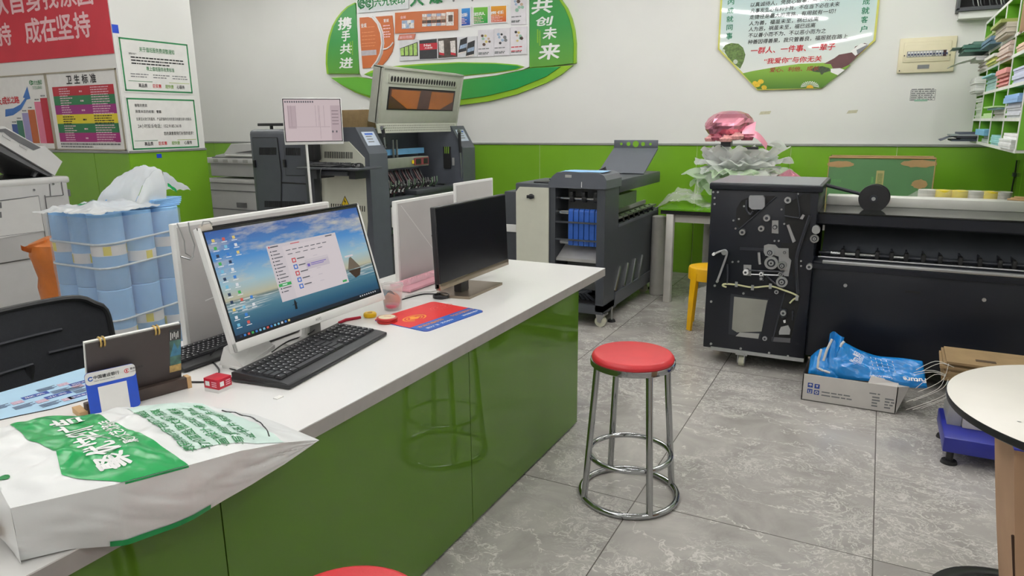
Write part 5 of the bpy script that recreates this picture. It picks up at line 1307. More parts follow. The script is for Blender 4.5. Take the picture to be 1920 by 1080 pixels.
a, b = WB(1793, 20, YB - .12), WB(1877, 12, YB - .12)
x0, z0_ = a[0], a[1]
f = MB(); f.box(x0, XR, YB - .14, YB - .13, z0_ - .0, z0_ + .02, m_grey2); f.box(x0, x0 + .02, YB - .16, YB, z0_, z0_ + .5, m_grey2); f.box(x0, XR, YB - .02, YB, z0_, z0_ + .5, m_dark); f.box(x0, XR, YB - .16, YB, z0_ - .01, z0_ + .01, m_grey2); f.box(x0, XR, YB - .16, YB, z0_ + .5, z0_ + .51, m_grey2); f.build('case', sm)
f = MB(); f.box(x0 + .02, x0 + .34, YB - .13, YB, z0_ - .065, z0_ - .012, m_wht); f.build('under_box', sm, 'white box under the cabinet')
f = MB(); rn = random.Random(4)
for k in range(9): xk = x0 + .10 + .025 * k; cable(f, [(xk, YB - .06, z0_ + .14), (xk + .01, YB - .10, z0_ + .06 + rn.uniform(-.02, .03)), (xk + .03, YB - .07, z0_ + .02)], .004, rn.choice([m_inkgrey, m_wht, m_black]))
f.box(x0 + .09, x0 + .33, YB - .1, YB - .03, z0_ + .10, z0_ + .16, m_inkgrey); f.build('wiring', sm)

# ------------------------------------------------------------------ paper rack on the right wall
FXR = .62
ra = thing('paper_rack', 'green and white pigeonhole paper rack on the right wall', 'rack', (.8, 5.55, 1.33))
ys_ = [PX(x, 228, FXR).y for x in (1838, 1858, 1881.5, 1909)]
y_far = PX(1822, 262, FXR).y; ydiv = sorted([4.46, PX(1881.5, 226, FXR).y, PX(1857.8, 226, FXR).y, PX(1837.5, 226, FXR).y, 6.62])
zrow = [1.335, PX(1824.5, 224.5, FXR).z, PX(1830.5, 179, FXR).z, PX(1836, 137, FXR).z, PX(1842, 106, FXR).z, 2.205]
y0r, y1r = 4.46, 6.62
m_rg = mat('rack_green', (104, 170, 36), .45, var=.04); m_rw = mat('rack_edge_white', (228, 230, 224), .5)
f = MB(); f.box(XR - .012, XR - .002, y0r, y1r, zrow[0], zrow[-1], m_rg); f.build('back_panel', ra)
for z in zrow:
    f = MB(); f.box(FXR + .004, XR - .012, y0r, y1r, z - .008, z + .008, m_rg if z > 1.4 else m_rw); f.box(FXR, FXR + .004, y0r, y1r, z - .009, z + .009, m_rw); f.build('shelf', ra)
for y in ydiv:
    f = MB(); f.box(FXR + .004, XR - .012, y - .007, y + .007, zrow[0] + .008, zrow[-1] - .008, m_rg); f.box(FXR - .0005, FXR + .004, y - .009, y + .009, zrow[0], zrow[-1], m_rw); f.build('divider', ra)
rown = ['bottom row', 'second row', 'third row', 'fourth row', 'top row']; coln = ['nearest', 'second', 'third', 'farthest']
S = [ # row, col(0 near), [ (thickness, colour, out) ], word
 (0, 3, [(.012, (60, 70, 84), .16), (.012, (120, 130, 140), .10), (.014, (40, 44, 52), .13), (.012, (150, 160, 160), .17), (.014, (70, 76, 90), .12)], 'dark magazines'),
 (0, 2, [(.05, (200, 212, 206), -.02), (.04, (120, 180, 214), .03)], 'pale blue paper'), (0, 1, [(.06, (150, 206, 206), .0)], 'aqua paper'), (0, 0, [(.05, (222, 224, 224), .02), (.03, (236, 236, 236), .0)], 'white paper'),
 (1, 3, [(.12, (206, 218, 200), .0), (.03, (222, 228, 220), .01)], 'greyish green paper'), (1, 2, [(.035, (190, 220, 160), .0)], 'pale green paper'), (1, 1, [(.05, (204, 204, 196), .0), (.012, (168, 200, 222), .04), (.01, (180, 214, 150), .06)], 'mixed thin paper'), (1, 0, [(.08, (214, 216, 224), .0), (.045, (140, 176, 220), .02)], 'blue topped paper'),
 (2, 3, [(.115, (230, 231, 228), .06)], 'white paper'), (2, 2, [(.09, (166, 204, 200), .0), (.012, (150, 200, 210), .03)], 'teal paper'), (2, 1, [(.06, (226, 150, 150), .0), (.045, (232, 160, 156), .02)], 'pink paper'), (2, 0, [(.085, (206, 210, 232), .0)], 'lavender paper'),
 (3, 3, [(.06, (224, 216, 212), .02), (.03, (232, 230, 230), .08)], 'crumpled white paper'), (3, 2, [(.04, (214, 216, 120), .02), (.02, (236, 234, 226), .03)], 'yellowish paper'), (3, 1, [(.09, (216, 196, 186), .02)], 'pinkish grey paper'), (3, 0, [(.05, (228, 196, 176), .0)], 'peach paper'),
 (4, 3, [(.05, (60, 100, 88), .16), (.02, (90, 120, 110), .1)], 'dark green folders'), (4, 2, [(.05, (90, 120, 140), .06), (.03, (160, 170, 110), .05)], 'blue and olive papers'), (4, 1, [(.07, (200, 190, 176), .05), (.02, (150, 160, 90), .08)], 'beige papers'),
]
for r_, c_, layers, word in S:
    y0, y1 = ydiv[c_] + .012, ydiv[c_ + 1] - .012; z = zrow[r_] + .0085
    t = thing('paper_stack', '%s stack in the %s, %s compartment of the paper rack' % (word, rown[r_], coln[c_]), 'paper', (.8, (y0 + y1) / 2, z), 0, 'paper stacks in the wall rack')
    rn = random.Random(r_ * 7 + c_); hmax = zrow[r_ + 1] - .010
    for th, col, out in layers:
        th = min(th, hmax - z - .003)
        if th < .004: break
        f = MB(); a = y0 + rn.uniform(.01, .05); b = y1 - rn.uniform(.01, .06); m = mat('paper_%d_%d_%d' % col, col, .7, var=.05)
        n_l = max(1, int(th / .012))
        for q_ in range(n_l):
            o = rn.uniform(-.008, .008); f.box(FXR - out + o + .006, XR - .02, a + o, b + o, z + th * q_ / n_l, z + th * (q_ + 1) / n_l - .0008, m)
        f.build('sheets', t); z += th
    if word in ('dark magazines', 'dark green folders', 'crumpled white paper'):
        f = MB(); f.sheet(lambda a, b: Vector((FXR - .20 * a - .02, y0 + .06 + (y1 - y0 - .12) * b + .04 * a, z - .012 + .02 * ns(a * 3, b * 3, r_) - (.05 * a * a if r_ != 4 else .02 * a))), 8, 8, mat('paper_%d_%d_%d' % layers[-1][1], layers[-1][1])); f.build('loose_sheet', t)
f = MB(); f.sheet(lambda a, b: Vector((FXR - .015 - .03 * sin(a * 3), 4.20 + .56 * a, 1.93 + .42 * b + .01 * ns(a * 4, b * 4))), 10, 10, mat('card_brown', (140, 108, 76), .8, var=.1, bump=.1)); f.sheet(lambda a, b: Vector((FXR - .008 - .03 * sin(a * 3), 4.20 + .56 * a, 1.93 + .42 * b + .01 * ns(a * 4, b * 4))), 10, 10, mat('card_brown'))
tag(f.build('cardboard_sheet'), 'brown cardboard sheet leaning on the near upper corner of the paper rack', 'cardboard')
# ------------------------------------------------------------------ binding machine at the back left
MN, MXF, MF = 4.78, -3.85, 6.55
ma = thing('binding_machine', 'big grey binding machine with its beige hood raised, by the back wall', 'machine', (-4.55, 5.6, 0))
def EY(px_, py_, Y=MN): p = PY(px_, py_, Y); return (p.x, p.z)
f = MB(); f.box(-5.27, -4.41, MN, 6.5, .0, 1.472, m_grey, .045, 3); f.build('control_cabinet', ma)
def epoly(f, pts, m, th=.008, Y=MN): f.prism([EY(*p, Y=Y) for p in pts], Y - th, Y, m, 'y')
def z54(p): return (380 + p[0] / 5.4, 220 + p[1] / 5.4)
for pts in ([(512, 207), (757, 207), (800, 560), (800, 940), (580, 940)], [(830, 270), (1035, 270), (1045, 585), (850, 585)]):
    f = MB(); epoly(f, [z54(p) for p in pts][::-1], mat('machine_grey_door', (72, 76, 84), .42, var=.04), .010)
    for a, b in zip(pts, pts[1:] + pts[:1]):
        A, B = EY(*z54(a)), EY(*z54(b)); f.tube([(A[0], MN - .006, A[1]), (B[0], MN - .006, B[1])], .0045, m_dark, 5)
    doors_ = (doors_ if pts[0][0] > 600 else []) + [f.build('door', ma)]
def slots(f, x0, x1, y0, y1, n, wdt, Y, m=None, tf=z54, sl=0):
    for k in range(n):
        x = x0 + (x1 - x0) * k / (n - 1); yy = sl * k / (n - 1)
        f.prism([EY(*tf(p), Y=Y) for p in [(x - wdt, y0 + yy), (x + wdt, y0 + yy), (x + wdt, y1 + yy), (x - wdt, y1 + yy)]][::-1], Y - .003, Y, m or m_dark, 'y')
f = MB(); slots(f, 578, 742, 305, 380, 15, 3.5, MN - .010); f.build('vent_slots', doors_[0])
f = MB(); slots(f, 845, 985, 308, 384, 13, 3.5, MN - .010, sl=2); f.build('vent_slots', doors_[1])
f = MB(); slots(f, 632, 1030, 846, 908, 34, 3.2, MN - .010, sl=6); f.build('vent_slots', ma)
for p, d in zip(((542, 470), (846, 465)), doors_): A = EY(*z54(p)); f = MB(); f.box(A[0] - .012, A[0] + .012, MN - .03, MN - .008, A[1] - .035, A[1] + .035, m_black, .004); f.build('handle', d)
f = MB(); A, B = EY(*z54((800, 660))), EY(*z54((1045, 672))); f.tube([(A[0], MN - .001, A[1]), (B[0], MN - .001, B[1])], .006, m_dark, 5); A = EY(*z54((745, 768))); f.box(A[0] - .03, A[0] + .03, MN - .004, MN, A[1] - .006, A[1] + .006, m_silver); f.build('panel_joint', ma)
# end blocks
prof = [(-4.41, .0), (MXF, .0), (MXF, 1.262), (-3.985, 1.485), (-4.41, 1.485)]
for nm, y0, y1 in (('near', MN, 5.03), ('far', 6.30, MF)):
    f = MB(); f.prism(prof, y0, y1, m_grey, 'y'); f.build('end_block', ma)
f = MB(); epoly(f, [(599, 267), (655, 265.5), (684, 296), (690, 415), (686, 470), (606, 470)][::-1], m_beige, .012); f.build('side_panel', ma, 'beige side panel')
f = MB(); slots(f, 1242, 1512, 346, 412, 16, 3.6, MN - .012, sl=6); f.build('vent_slots', ma); f = MB(); slots(f, 1305, 1640, 872, 930, 16, 3.6, MN - .012, sl=26); f.build('vent_slots', ma)
f = MB(); A = EY(*z54((1453, 852))); s = .052
f.prism([(A[0] - s, A[1] - s * .75), (A[0] + s, A[1] - s * .75), (A[0], A[1] + s)], MN - .0135, MN - .012, m_ink, 'y'); f.prism([(A[0] - s * .8, A[1] - s * .62), (A[0] + s * .8, A[1] - s * .62), (A[0], A[1] + s * .78)], MN - .0145, MN - .0135, mat('warning_yellow', (232, 200, 30), .4), 'y')
f.poly([(A[0] - .004, MN - .0152, A[1] + .028), (A[0] - .012, MN - .0152, A[1] - .004), (A[0], MN - .0152, A[1] + .0), (A[0] - .004, MN - .0152, A[1] - .026), (A[0] + .012, MN - .0152, A[1] + .006), (A[0] + .002, MN - .0152, A[1] + .004)], m_ink); f.build('warning_sticker', ma)
# label on the sloped faces
def slope_pt(t_, y, off=.002):  # t 0 bottom, 1 top
    n_ = Vector((.223, 0, .135)).normalized(); return Vector((MXF + (-3.985 - MXF) * t_, y, 1.262 + .223 * t_)) + n_ * off
m_lab = mat('label_pale', (190, 200, 216), .5, var=.06)
for y0, y1 in ((4.82, 4.99), (6.34, 6.50)):
    f = MB(); f.poly([slope_pt(.30, y0), slope_pt(.30, y1), slope_pt(.82, y1), slope_pt(.82, y0)], m_lab)
    for k in range(3): f.poly([slope_pt(.42 + .1 * k, y0 + .03, .003), slope_pt(.42 + .1 * k, y0 + .11, .003), slope_pt(.46 + .1 * k, y0 + .11, .003), slope_pt(.46 + .1 * k, y0 + .03, .003)], m_inkgrey)
    f.poly([slope_pt(.70, y0 + .03, .003), slope_pt(.70, y0 + .14, .003), slope_pt(.76, y0 + .14, .003), slope_pt(.76, y0 + .03, .003)], m_inkblue); f.build('label_sticker', ma)
# bay between the end blocks
f = MB(); f.box(-4.72, -4.55, 5.03, 6.30, .06, 1.47, m_grey2); f.build('bay_back', ma)
f = MB(); f.box(-4.55, MXF + .0, 5.03, 6.30, .06, .52, m_grey2); f.box(-4.55, MXF - .10, 5.03, 6.30, .52, .80, m_grey2); f.build('lower_cabinet', ma)
f = MB(); f.box(-3.93, MXF, 5.03, 6.30, .80, .855, m_grey); f.box(-4.0, MXF + .02, 5.42, 6.22, .855, .90, m_grey2, .006)
for y in (5.86, 6.05): f.tube([(-4.0, y, .903), (-3.9, y - .03, .905)], .012, m_black, 6)
f.build('front_rail', ma)
f = MB(); A = PX(748, 284, -4.25); B = PX(807, 278, -4.25); f.box(-4.27, -4.23, 5.06, 6.15, A.z - .03, A.z + .025, mat('pale_blue_bar', (120, 180, 226), .35)); f.build('blue_bar', ma)
f = MB(); zb = PX(770, 304, -4.1).z; f.box(-4.16, -4.06, 5.06, 5.98, zb - .045, zb + .05, mat('beam_grey', (128, 132, 122), .4), .006); f.box(-4.061, -4.054, 5.72, 5.97, zb - .03, zb + .04, mat('label_maroon', (132, 60, 66), .5)); f.box(-4.056, -4.05, 5.75, 5.83, zb - .02, zb + .03, m_black); f.box(-4.056, -4.05, 5.88, 5.95, zb - .02, zb + .03, m_black); f.box(-4.056, -4.05, 5.68, 5.71, zb - .012, zb + .02, mat('warning_yellow', (232, 200, 30))); f.build('gauge_beam', ma)
rn = random.Random(11)
m_cl1 = mat('clamp_dark', (40, 38, 40), .4); m_cl2 = mat('clamp_maroon', (92, 46, 50), .45); m_cl3 = mat('clamp_green', (70, 96, 70), .5)
for k in range(22):
    y = 5.07 + k * .042
    f = MB(); zf = .82
    x = -4.05 + rn.uniform(-.02, .02)
    f.tube([(x - .12, y, 1.07), (x - .08, y + .02, .98), (x - .02, y + rn.uniform(-.02, .04), .92), (x + .06, y + .015, zf + .06)], .010, [m_cl2, m_cl1, m_cl2, m_cl1][k % 4], 6)
    f.tube([(x - .02, y, .93), (x + .05, y - .03, .97), (x + .10, y - .02, .93)], .008, m_cl1, 6)
    f.tube([(x + .03, y + .01, .80), (x + .05, y, .88), (x + .10, y + .015, .94), (x + .08, y + .04, .99)], .007, m_cl1 if k % 3 else m_cl3, 6)
    cl_ = f.build('clamp', ma)
    f = MB(); f.cyl((x + .05, y, .885), (x + .054, y, .91), .012, m_wht, 8); f.cyl((x + .085, y - .025, .945), (x + .10, y - .024, .955), .009, m_steel, 8); f.build('clamp_clip', cl_)
f = MB()
for k in range(5): cable(f, [(-4.15 + .02 * k, 5.08, 1.38 - .02 * k), (-4.05, 5.16 + .03 * k, 1.33), (-4.12, 5.24 + .02 * k, 1.28), (-4.2, 5.18 + .02 * k, 1.20)], .006, rn.choice([m_wht, m_black, m_steel]))
for y in (5.58, 5.64): f.cyl((-4.2, y, 1.16), (-4.2, y, 1.36), .012, m_steel, 8)
f.build('hose', ma)
f = MB(); A, B = PY(831, 275, 6.295), PY(846, 316, 6.295); f.box(A.x, B.x, 6.29, 6.299, B.z, A.z, m_dark)
for k in range(3): f.box(A.x + .02 + .022 * k, A.x + .028 + .022 * k, 6.286, 6.29, A.z - .07, A.z, mat('slot_green', (120, 160, 50), .5))
A = PY(850, 303, 6.295); f.box(A.x - .012, A.x + .012, 6.29, 6.299, A.z - .04, A.z + .04, m_silver); f.build('gauge_slot', ma)
# hood
HB, HT = Vector((-4.0, 0, 1.515)), Vector((-3.90, 0, 1.998)); hy0, hy1 = 5.09, 6.435
Fh = frame((HB.x, hy0, HB.z), (0, 1, 0), (HT - HB)); LH = (HT - HB).length; LHy = hy1 - hy0
m_hood = mat('hood_beige', (172, 174, 162), .45, var=.03)
f = MB().at(Fh); f.box(0, LHy, 0, LH, -.03, 0, m_hood, .01); 
f.box(0, LHy, LH - .02, LH, -.10, .012, m_hood, .006); f.box(0, .02, 0, LH, -.10, .012, m_hood, .006); f.box(LHy - .02, LHy, 0, LH, -.10, .012, m_hood, .006)
hood_ = f.build('hood', ma, 'raised beige hood')
f = MB().at(Fh)
for k in range(24):
    cx = .14 + (LHy - .30) * k / 23; f.disc((cx, LH * .80, .0085), .017, m_dark, 12, .026)
f.box(.10, LHy - .10, LH * .72, LH * .88, -.002, .008, m_hood, .004); f.build('vent_strip', hood_)
m_amb = mat('amber_lit', (150, 84, 22), .12, var=.12, vscale=4); m_amd = mat('amber_dark', (70, 44, 34), .15, var=.1)
f = MB().at(Fh); f.box(.12, LHy - .12, LH * .25, LH * .66, .0, .006, m_dark); f.box(.135, LHy - .135, LH * .27, LH * .63, .004, .0075, m_amd); f.build('hood_window', hood_)
f = MB().at(Fh @ T(0, 0, .0082))
w0, w1, v0, v1 = .16, LHy - .15, LH * .275, LH * .615
f.poly([(w0, v1, 0), (w0 + .45, v1, 0), (w0 + .42, v0, 0), (w0 + .26, v0, 0), (w0, v0 + .11, 0)], m_amb); f.poly([(w1, v1, 0), (w1 - .40, v1, 0), (w1 - .42, v0, 0), (w1 - .22, v0, 0), (w1, v0 + .08, 0)][::-1], m_amb); f.build('amber_light_patch', hood_)  # orange patches paint lights reflected in and shining through the window
Ff = frame((-3.985, hy0, 1.43), (0, 1, 0), (-.015, 0, .085)); 
f = MB().at(Ff); f.box(0, LHy, 0, .088, -.01, 0, m_hood)
for r_ in range(3):
    for k in range(46): f.box(.04 + k * .0275, .055 + k * .0275, .018 + r_ * .022, .027 + r_ * .022, 0, .001, mat('perforation', (120, 122, 112), .5))
f.build('vent_flap', hood_)
for (a, b) in [((717.5, 240), (723, 278)), ((861, 246), (866, 334))]:
    X_ = -3.87; A, B = PX(*a, X_), PX(*b, X_); C = A.lerp(B, .45)
    f = MB(); f.cyl(A, C, .016, m_black, 10); f.cyl(C, B, .008, m_steel, 8); f.cyl(A + Vector((0, -.015, 0)), A + Vector((0, .015, 0)), .018, m_steel, 10); f.build('gas_strut', ma)
f = MB(); f.box(MXF + .002, MXF + .03, 5.04, 5.14, .60, .78, m_wht); f.build('side_box', ma)
f = MB()
for k in range(7): f.box(MXF - .01, MXF + .03, 5.05 + .03 * (k % 3), 5.075 + .03 * (k % 3), .30 + .04 * k, .33 + .04 * k, [m_cl3, m_card, m_black][k % 3], .004)
f.build('terminal_block', ma)
# column and keyboard shelf
f = MB(); f.box(-4.50, -4.40, MN - .10, MN + .02, .06, 1.42, m_grey2, .01); f.box(-4.46, -4.36, MN - .12, MN - .02, 1.20, 1.42, m_black, .02); f.build('monitor_column', ma)
f = MB(); f.box(-4.36, -3.70, 4.44, MN - .02, 1.145, 1.16, m_grey2, .004); f.box(-4.34, -3.95, 4.60, MN - .02, 1.085, 1.125, m_grey, .006); f.box(-4.30, -4.24, 4.55, MN, 1.06, 1.145, m_grey2); f.box(-3.95, -3.88, 4.62, MN, 1.06, 1.145, m_grey2); f.build('keyboard_shelf', ma)
keyboard('keyboard', 'black keyboard on the small shelf of the binding machine', .40, .15, (-4.12, 4.60, 1.16), 0, m_black, m_key, False)
ms = thing('mouse', 'black computer mouse on the binding machine shelf', 'mouse', (-3.83, 4.60, 1.16)); f = MB().at(T(-3.83, 4.60, 1.16))
f.lathe([(.055, 0), (.055, .010), (.045, .028), (.025, .037), (0, .039)], m_blackg, 24, (0, 0, 0), True, lambda a, j: .72 + .28 * abs(sin(a))); f.build('shell', ms)
f = MB().at(T(-3.83, 4.60, 1.16)); f.cyl((-.004, -.03, .030), (.004, -.03, .030), .008, m_grey2, 8); f.build('wheel', ms)
f = MB(); cable(f, [(-3.86, 4.62, 1.175), (-3.95, 4.52, 1.18), (-4.05, 4.48, 1.165), (-4.08, 4.43, 1.14), (-4.08, 4.42, 1.0), (-4.10, 4.42, .80), (-4.09, 4.45, .72)], .005, m_black); tag(f.build('mouse_cable'), 'thin mouse cable hanging from the binding machine shelf', 'cable')
# its monitor
mo = thing('monitor', 'white monitor on an arm at the binding machine, showing a pink program window', 'monitor', (-4.1, 4.38, 1.34))
A, B = Vector((-4.245, 4.22, 0)), Vector((-3.925, 4.555, 0)); d_ = (B - A).normalized()
Lm = (B - A).length; Fm2 = frame((A.x, A.y, 1.352), d_, (0, 0, 1)); hm = .366
f = MB().at(Fm2); f.box(0, Lm, 0, hm, -.03, 0, m_wht, .006); f.build('housing', mo)
f = MB().at(Fm2); f.box(.007, Lm - .007, .022, hm - .007, 0, .002, m_blackg); f.build('bezel', mo)
p_scr = scr('pink', (210, 192, 194), .8); p2 = scr('pink2', (196, 176, 180), .75); p3 = scr('pinkgrey', (160, 140, 146), .6)
f = MB().at(Fm2); f.box(.013, Lm - .013, .028, hm - .013, .002, .0026, p_scr); mscr_ = f.build('screen', mo)
f = MB().at(Fm2 @ T(.013, .028, .0032)); w_, h_ = Lm - .026, hm - .041
f.box(.82 * w_, .995 * w_, .02 * h_, .86 * h_, 0, .0002, p2); f.box(.06 * w_, .2 * w_, .3 * h_, .85 * h_, 0, .0002, p2)
for k in (.07, .12, .2, .55, .6, .62, .7): f.box(k * w_, (k + .004) * w_, .36 * h_, .86 * h_, 0, .0004, p3)
f.box(.06 * w_, .8 * w_, .34 * h_, .346 * h_, 0, .0004, p3); f.box(.62 * w_, .624 * w_, .05 * h_, .34 * h_, 0, .0004, p3)
for k in range(13): f.box((.02 + .04 * k) * w_, (.045 + .04 * k) * w_, .925 * h_, .965 * h_, 0, .0004, s_dark)
for k in (.83, .90): f.box(k * w_, (k + .025) * w_, .20 * h_, .25 * h_, 0, .0004, s_dark)
for r_ in range(5): f.box(.84 * w_, .96 * w_, (.4 + .08 * r_) * h_, (.42 + .08 * r_) * h_, 0, .0004, p3)
f.build('screen_content', mscr_)
f = MB(); c = A.lerp(B, .5); f.tube([(c.x - .03, c.y + .03, 1.45), (c.x - .15, c.y + .18, 1.44), (-4.43, MN - .06, 1.40)], .02, m_grey2); f.build('arm', mo)
f = MB(); c = A.lerp(B, .36); f.tube([(c.x - .012, c.y + .012, 1.352), (c.x - .012, c.y + .012, 1.30), (c.x + .0, c.y + .02, .0)], .010, m_wht, 8); tag(f.build('white_conduit'), 'thin white conduit hanging below the binding machine monitor', 'cable')
bx = thing('cardboard_box', 'small brown cardboard box on top of the binding machine', 'box', (-4.68, 5.5, 1.475)); f = MB(); X0 = PY(640, 220, 5.45).x; X1 = PY(688, 220, 5.45).x
f.box(X0, X1, 5.45, 5.62, 1.475, PY(660, 206, 5.45).z, mat('card_olive', (146, 122, 84), .7, var=.12, vscale=20, bump=.05), .003); f.build('carton', bx)
f = MB(); zt_ = PY(660, 206, 5.45).z; f.sheet(lambda a, b: Vector((X0 + .15 + .1 * a, 5.5 + .06 * b, zt_ + .012 + .03 * abs(ns(a * 4, b * 4, 2)) * (1 - abs(2 * a - 1)))), 8, 6, m_film); f.build('tape_scrap', bx)
sc_ = thing('barcode_scanner', 'flat black scanner on a stub on top of the binding machine', 'scanner', (-5.05, 5.0, 1.472)); A = PY(490, 234, 5.0); B = PY(540, 234, 5.0)
f = MB(); f.box(A.x, B.x, 4.95, 5.06, A.z - .012, A.z + .014, m_black, .004); f.build('head', sc_); f = MB(); f.cyl((A.x + .13, 5.0, 1.47), (A.x + .13, 5.0, A.z - .01), .016, m_black, 10); f.build('stub', sc_)

# ------------------------------------------------------------------ second copier at the back
c2 = thing('copier', 'grey and white office copier between the pillar and the binding machine', 'copier', (-6.5, 6.0, 0))
C2Y = 5.7
def C2(px_, py_): p = PY(px_, py_, C2Y); return (p.x, p.z)
xa = C2(389, 330)[0]; xb = -5.45
f = MB(); f.box(xa, xb, C2Y + .02, 6.4, .04, C2(420, 343)[1] - .005, m_cop, .012); f.build('lower_body', c2)
f = MB(); f.box(xa + .03, xb, C2Y + .03, 6.4, C2(420, 331)[1], C2(420, 306)[1], m_cop, .01); f.build('upper_body', c2)
f = MB(); f.box(xa - .02, xb, C2Y, 6.4, C2(420, 343)[1], C2(420, 335)[1], m_cop2, .008); f.build('output_tray', c2)
f = MB(); f.box(xa - .03, xb, C2Y - .02, 6.42, C2(420, 306)[1], C2(420, 296)[1], m_cop2, .01)
for k in range(4): f.box(xa + .15 + .16 * k, xa + .23 + .16 * k, C2Y - .025, C2Y - .01, C2(420, 306)[1] + .01, C2(420, 298)[1], m_silver, .006)
f.build('scanner_deck', c2)
zt_ = C2(420, 296)[1]
f = MB(); f.prism([(xa + .14, zt_), (xb, zt_), (xb, zt_ + .16), (xa + .45, zt_ + .16), (xa + .32, zt_ + .05), (xa + .18, zt_ + .03)], C2Y + .0, 6.35, m_cop2, 'y'); f.build('feeder', c2)
f = MB(); f.box(xa + .35, xb, C2Y - .02, C2Y + .2, zt_ + .02, zt_ + .04, m_wht, .004); f.box(xa + .12, xb, C2Y - .012, C2Y + .4, zt_, zt_ + .012, m_copd, .004); f.prism([(xa + .50, zt_ + .06), (xb, zt_ + .06), (xb, zt_ + .17)], C2Y - .01, C2Y, m_copd, 'y'); f.build('feeder_tray', c2)
f = MB()
for y in (356, 390): A = C2(391, y); f.box(xa + .005, xb, C2Y + .012, C2Y + .02, A[1] - .004, A[1] + .004, m_copd)
A, B = C2(443, 389), C2(460, 381); f.box(A[0], B[0], C2Y + .008, C2Y + .02, A[1], B[1], m_copd); f.build('drawer_joint', c2)

# ------------------------------------------------------------------ creasing machine with castors behind the desk end
mb_ = thing('creasing_machine', 'dark grey paper creasing machine on castors beyond the desk end', 'machine', (-2.0, 5.4, 0))
BN, BXF, BXL = 4.76, -1.72, -2.44
def BY(px_, py_, Y=BN): p = PY(px_, py_, Y); return (p.x, p.z)
xd0, xd1 = BY(969, 400)[0], BY(1029.5, 400)[0]; xo0, xo1 = BY(1041, 400)[0], BY(1119, 400)[0]
ztop = BY(1095, 324)[1]; zdt = BY(1000, 354)[1]; zct = BY(1010, 344)[1]; zo1 = BY(1080, 353)[1]; zo0 = BY(1080, 491)[1]
m_gB = mat('creaser_grey', (86, 90, 98), .4, var=.04); m_gB2 = mat('creaser_dark', (62, 66, 72), .42, var=.04)
f = MB(); f.box(xd0 - .012, xo0 - .03, BN, 5.3, .30, zct, m_gB2, .012); f.build('side_cabinet', mb_)
f = MB(); f.prism([(xd0, .36), (xd1, .36), (xd1, zdt + .012), (xd0 + .03, zdt + .012), (xd0, zdt - .025)], BN - .012, BN, m_beige, 'y'); f.build('door', mb_, 'beige cabinet door')
A = BY(998, 368); f = MB(); f.cyl((A[0], BN - .012, A[1]), (A[0], BN - .03, A[1]), .020, m_black, 12); f.box(A[0] - .03, A[0] + .03, BN - .04, BN - .025, A[1] - .012, A[1] + .012, m_black, .004); f.build('latch', mb_)
f = MB(); f.box(xd0 + .13, xo0 - .06, BN + .03, BN + .2, zct, zct + .012, m_black, .003); f.build('switch_panel', mb_)
# main head: frame around the opening
HY1 = 5.06
f = MB()
f.box(xo0 - .045, xo0, BN, HY1, .12, zo1 + .02, m_gB2); f.box(xo1, BXF, BN, HY1, .12, zo1 + .02, m_gB2); f.box(xo0, xo1, BN, BN + .05, zo0 - .12, zo0 - .09, m_gB2); f.box(xo0 - .045, BXF, BN, HY1, .10, .17, m_gB2)
f.build('head_frame', mb_)
f = MB(); prof = [(xo0 - .05, zo1), (BXF + .012, zo1), (BXF + .012, ztop - .05), (BXF - .01, ztop - .015), (BXF - .05, ztop), (xo0 + .02, ztop), (xo0 - .02, ztop - .03), (xo0 - .05, ztop - .08)]
f.prism(prof, BN - .015, HY1 + .02, m_gB, 'y'); f.build('top_cover', mb_)
f = MB(); f.sheet(lambda a, b: Vector((xo0 + .03 + (xo1 - xo0 + .0) * a, BN + .02 + .2 * b, ztop + .004 + .004 * ns(a * 3, b * 3))), 6, 6, m_roll); tag(f.build('blue_sheet'), 'pale blue sheet lying on top of the creasing machine', 'paper')
f = MB(); A = BY(1092, 346); f.box(A[0] - .002, A[0] + .002, BN - .017, BN - .0155, A[1] - .02, A[1] + .02, m_inkwhite); A = BY(1066, 330); f.box(A[0] - .02, A[0] + .03, BN - .017, BN - .0155, A[1] - .01, A[1] + .01, m_silver); f.build('sticker', mb_)
f = MB(); f.box(xo0, xo1, BN + .25, BN + .27, .17, zo1, mat('bay_grey', (120, 122, 122), .5)); f.box(xo0, xo1, BN + .02, HY1, .17, .18, m_dark); f.build('bay_back', mb_)
f = MB(); A = BY(1045, 372); f.cyl((xo0 - .01, BN + .06, A[1]), (xo1 + .01, BN + .06, A[1]), .012, m_chrome, 12); f.build('shaft', mb_)
for px_ in (1068, 1091, 1113):
    x = BY(px_, 370)[0]; f = MB(); f.cyl((x - .014, BN + .06, A[1]), (x + .014, BN + .06, A[1]), .028, m_black, 14); f.box(x - .012, x + .012, BN + .03, BN + .09, A[1] + .01, A[1] + .05, m_black, .004); f.build('guide_wheel', mb_)
m_belt = mat('belt_blue', (44, 92, 178), .35, var=.05)
zb1, zb0 = BY(1080, 393)[1], BY(1080, 462)[1]
for k in range(6):
    x = BY(1067 + 10 * k, 420)[0]
    f = MB()
    pts = [(zb1 - .02 + .02 * sin(a), BN + .06 - .03 * cos(a)) for a in [i * pi / 8 for i in range(9)]]; pts = [(p[1], p[0]) for p in pts] + [(BN + .09, zb0), (BN + .03, zb0)]
    f.prism([(y, z) for y, z in pts], x - .018, x + .018, m_belt, 'x'); f.build('belt', mb_)
f = MB(); x = BY(1055, 400)[0]; f.cyl((xo0, BN + .06, zb1 - .03), (xo1, BN + .06, zb1 - .03), .022, m_chrome, 14); f.cyl((xo0 + .02, BN + .06, zb0 + .02), (xo1, BN + .06, zb0 + .02), .018, m_steel, 12); f.build('roller', mb_)
f = MB()
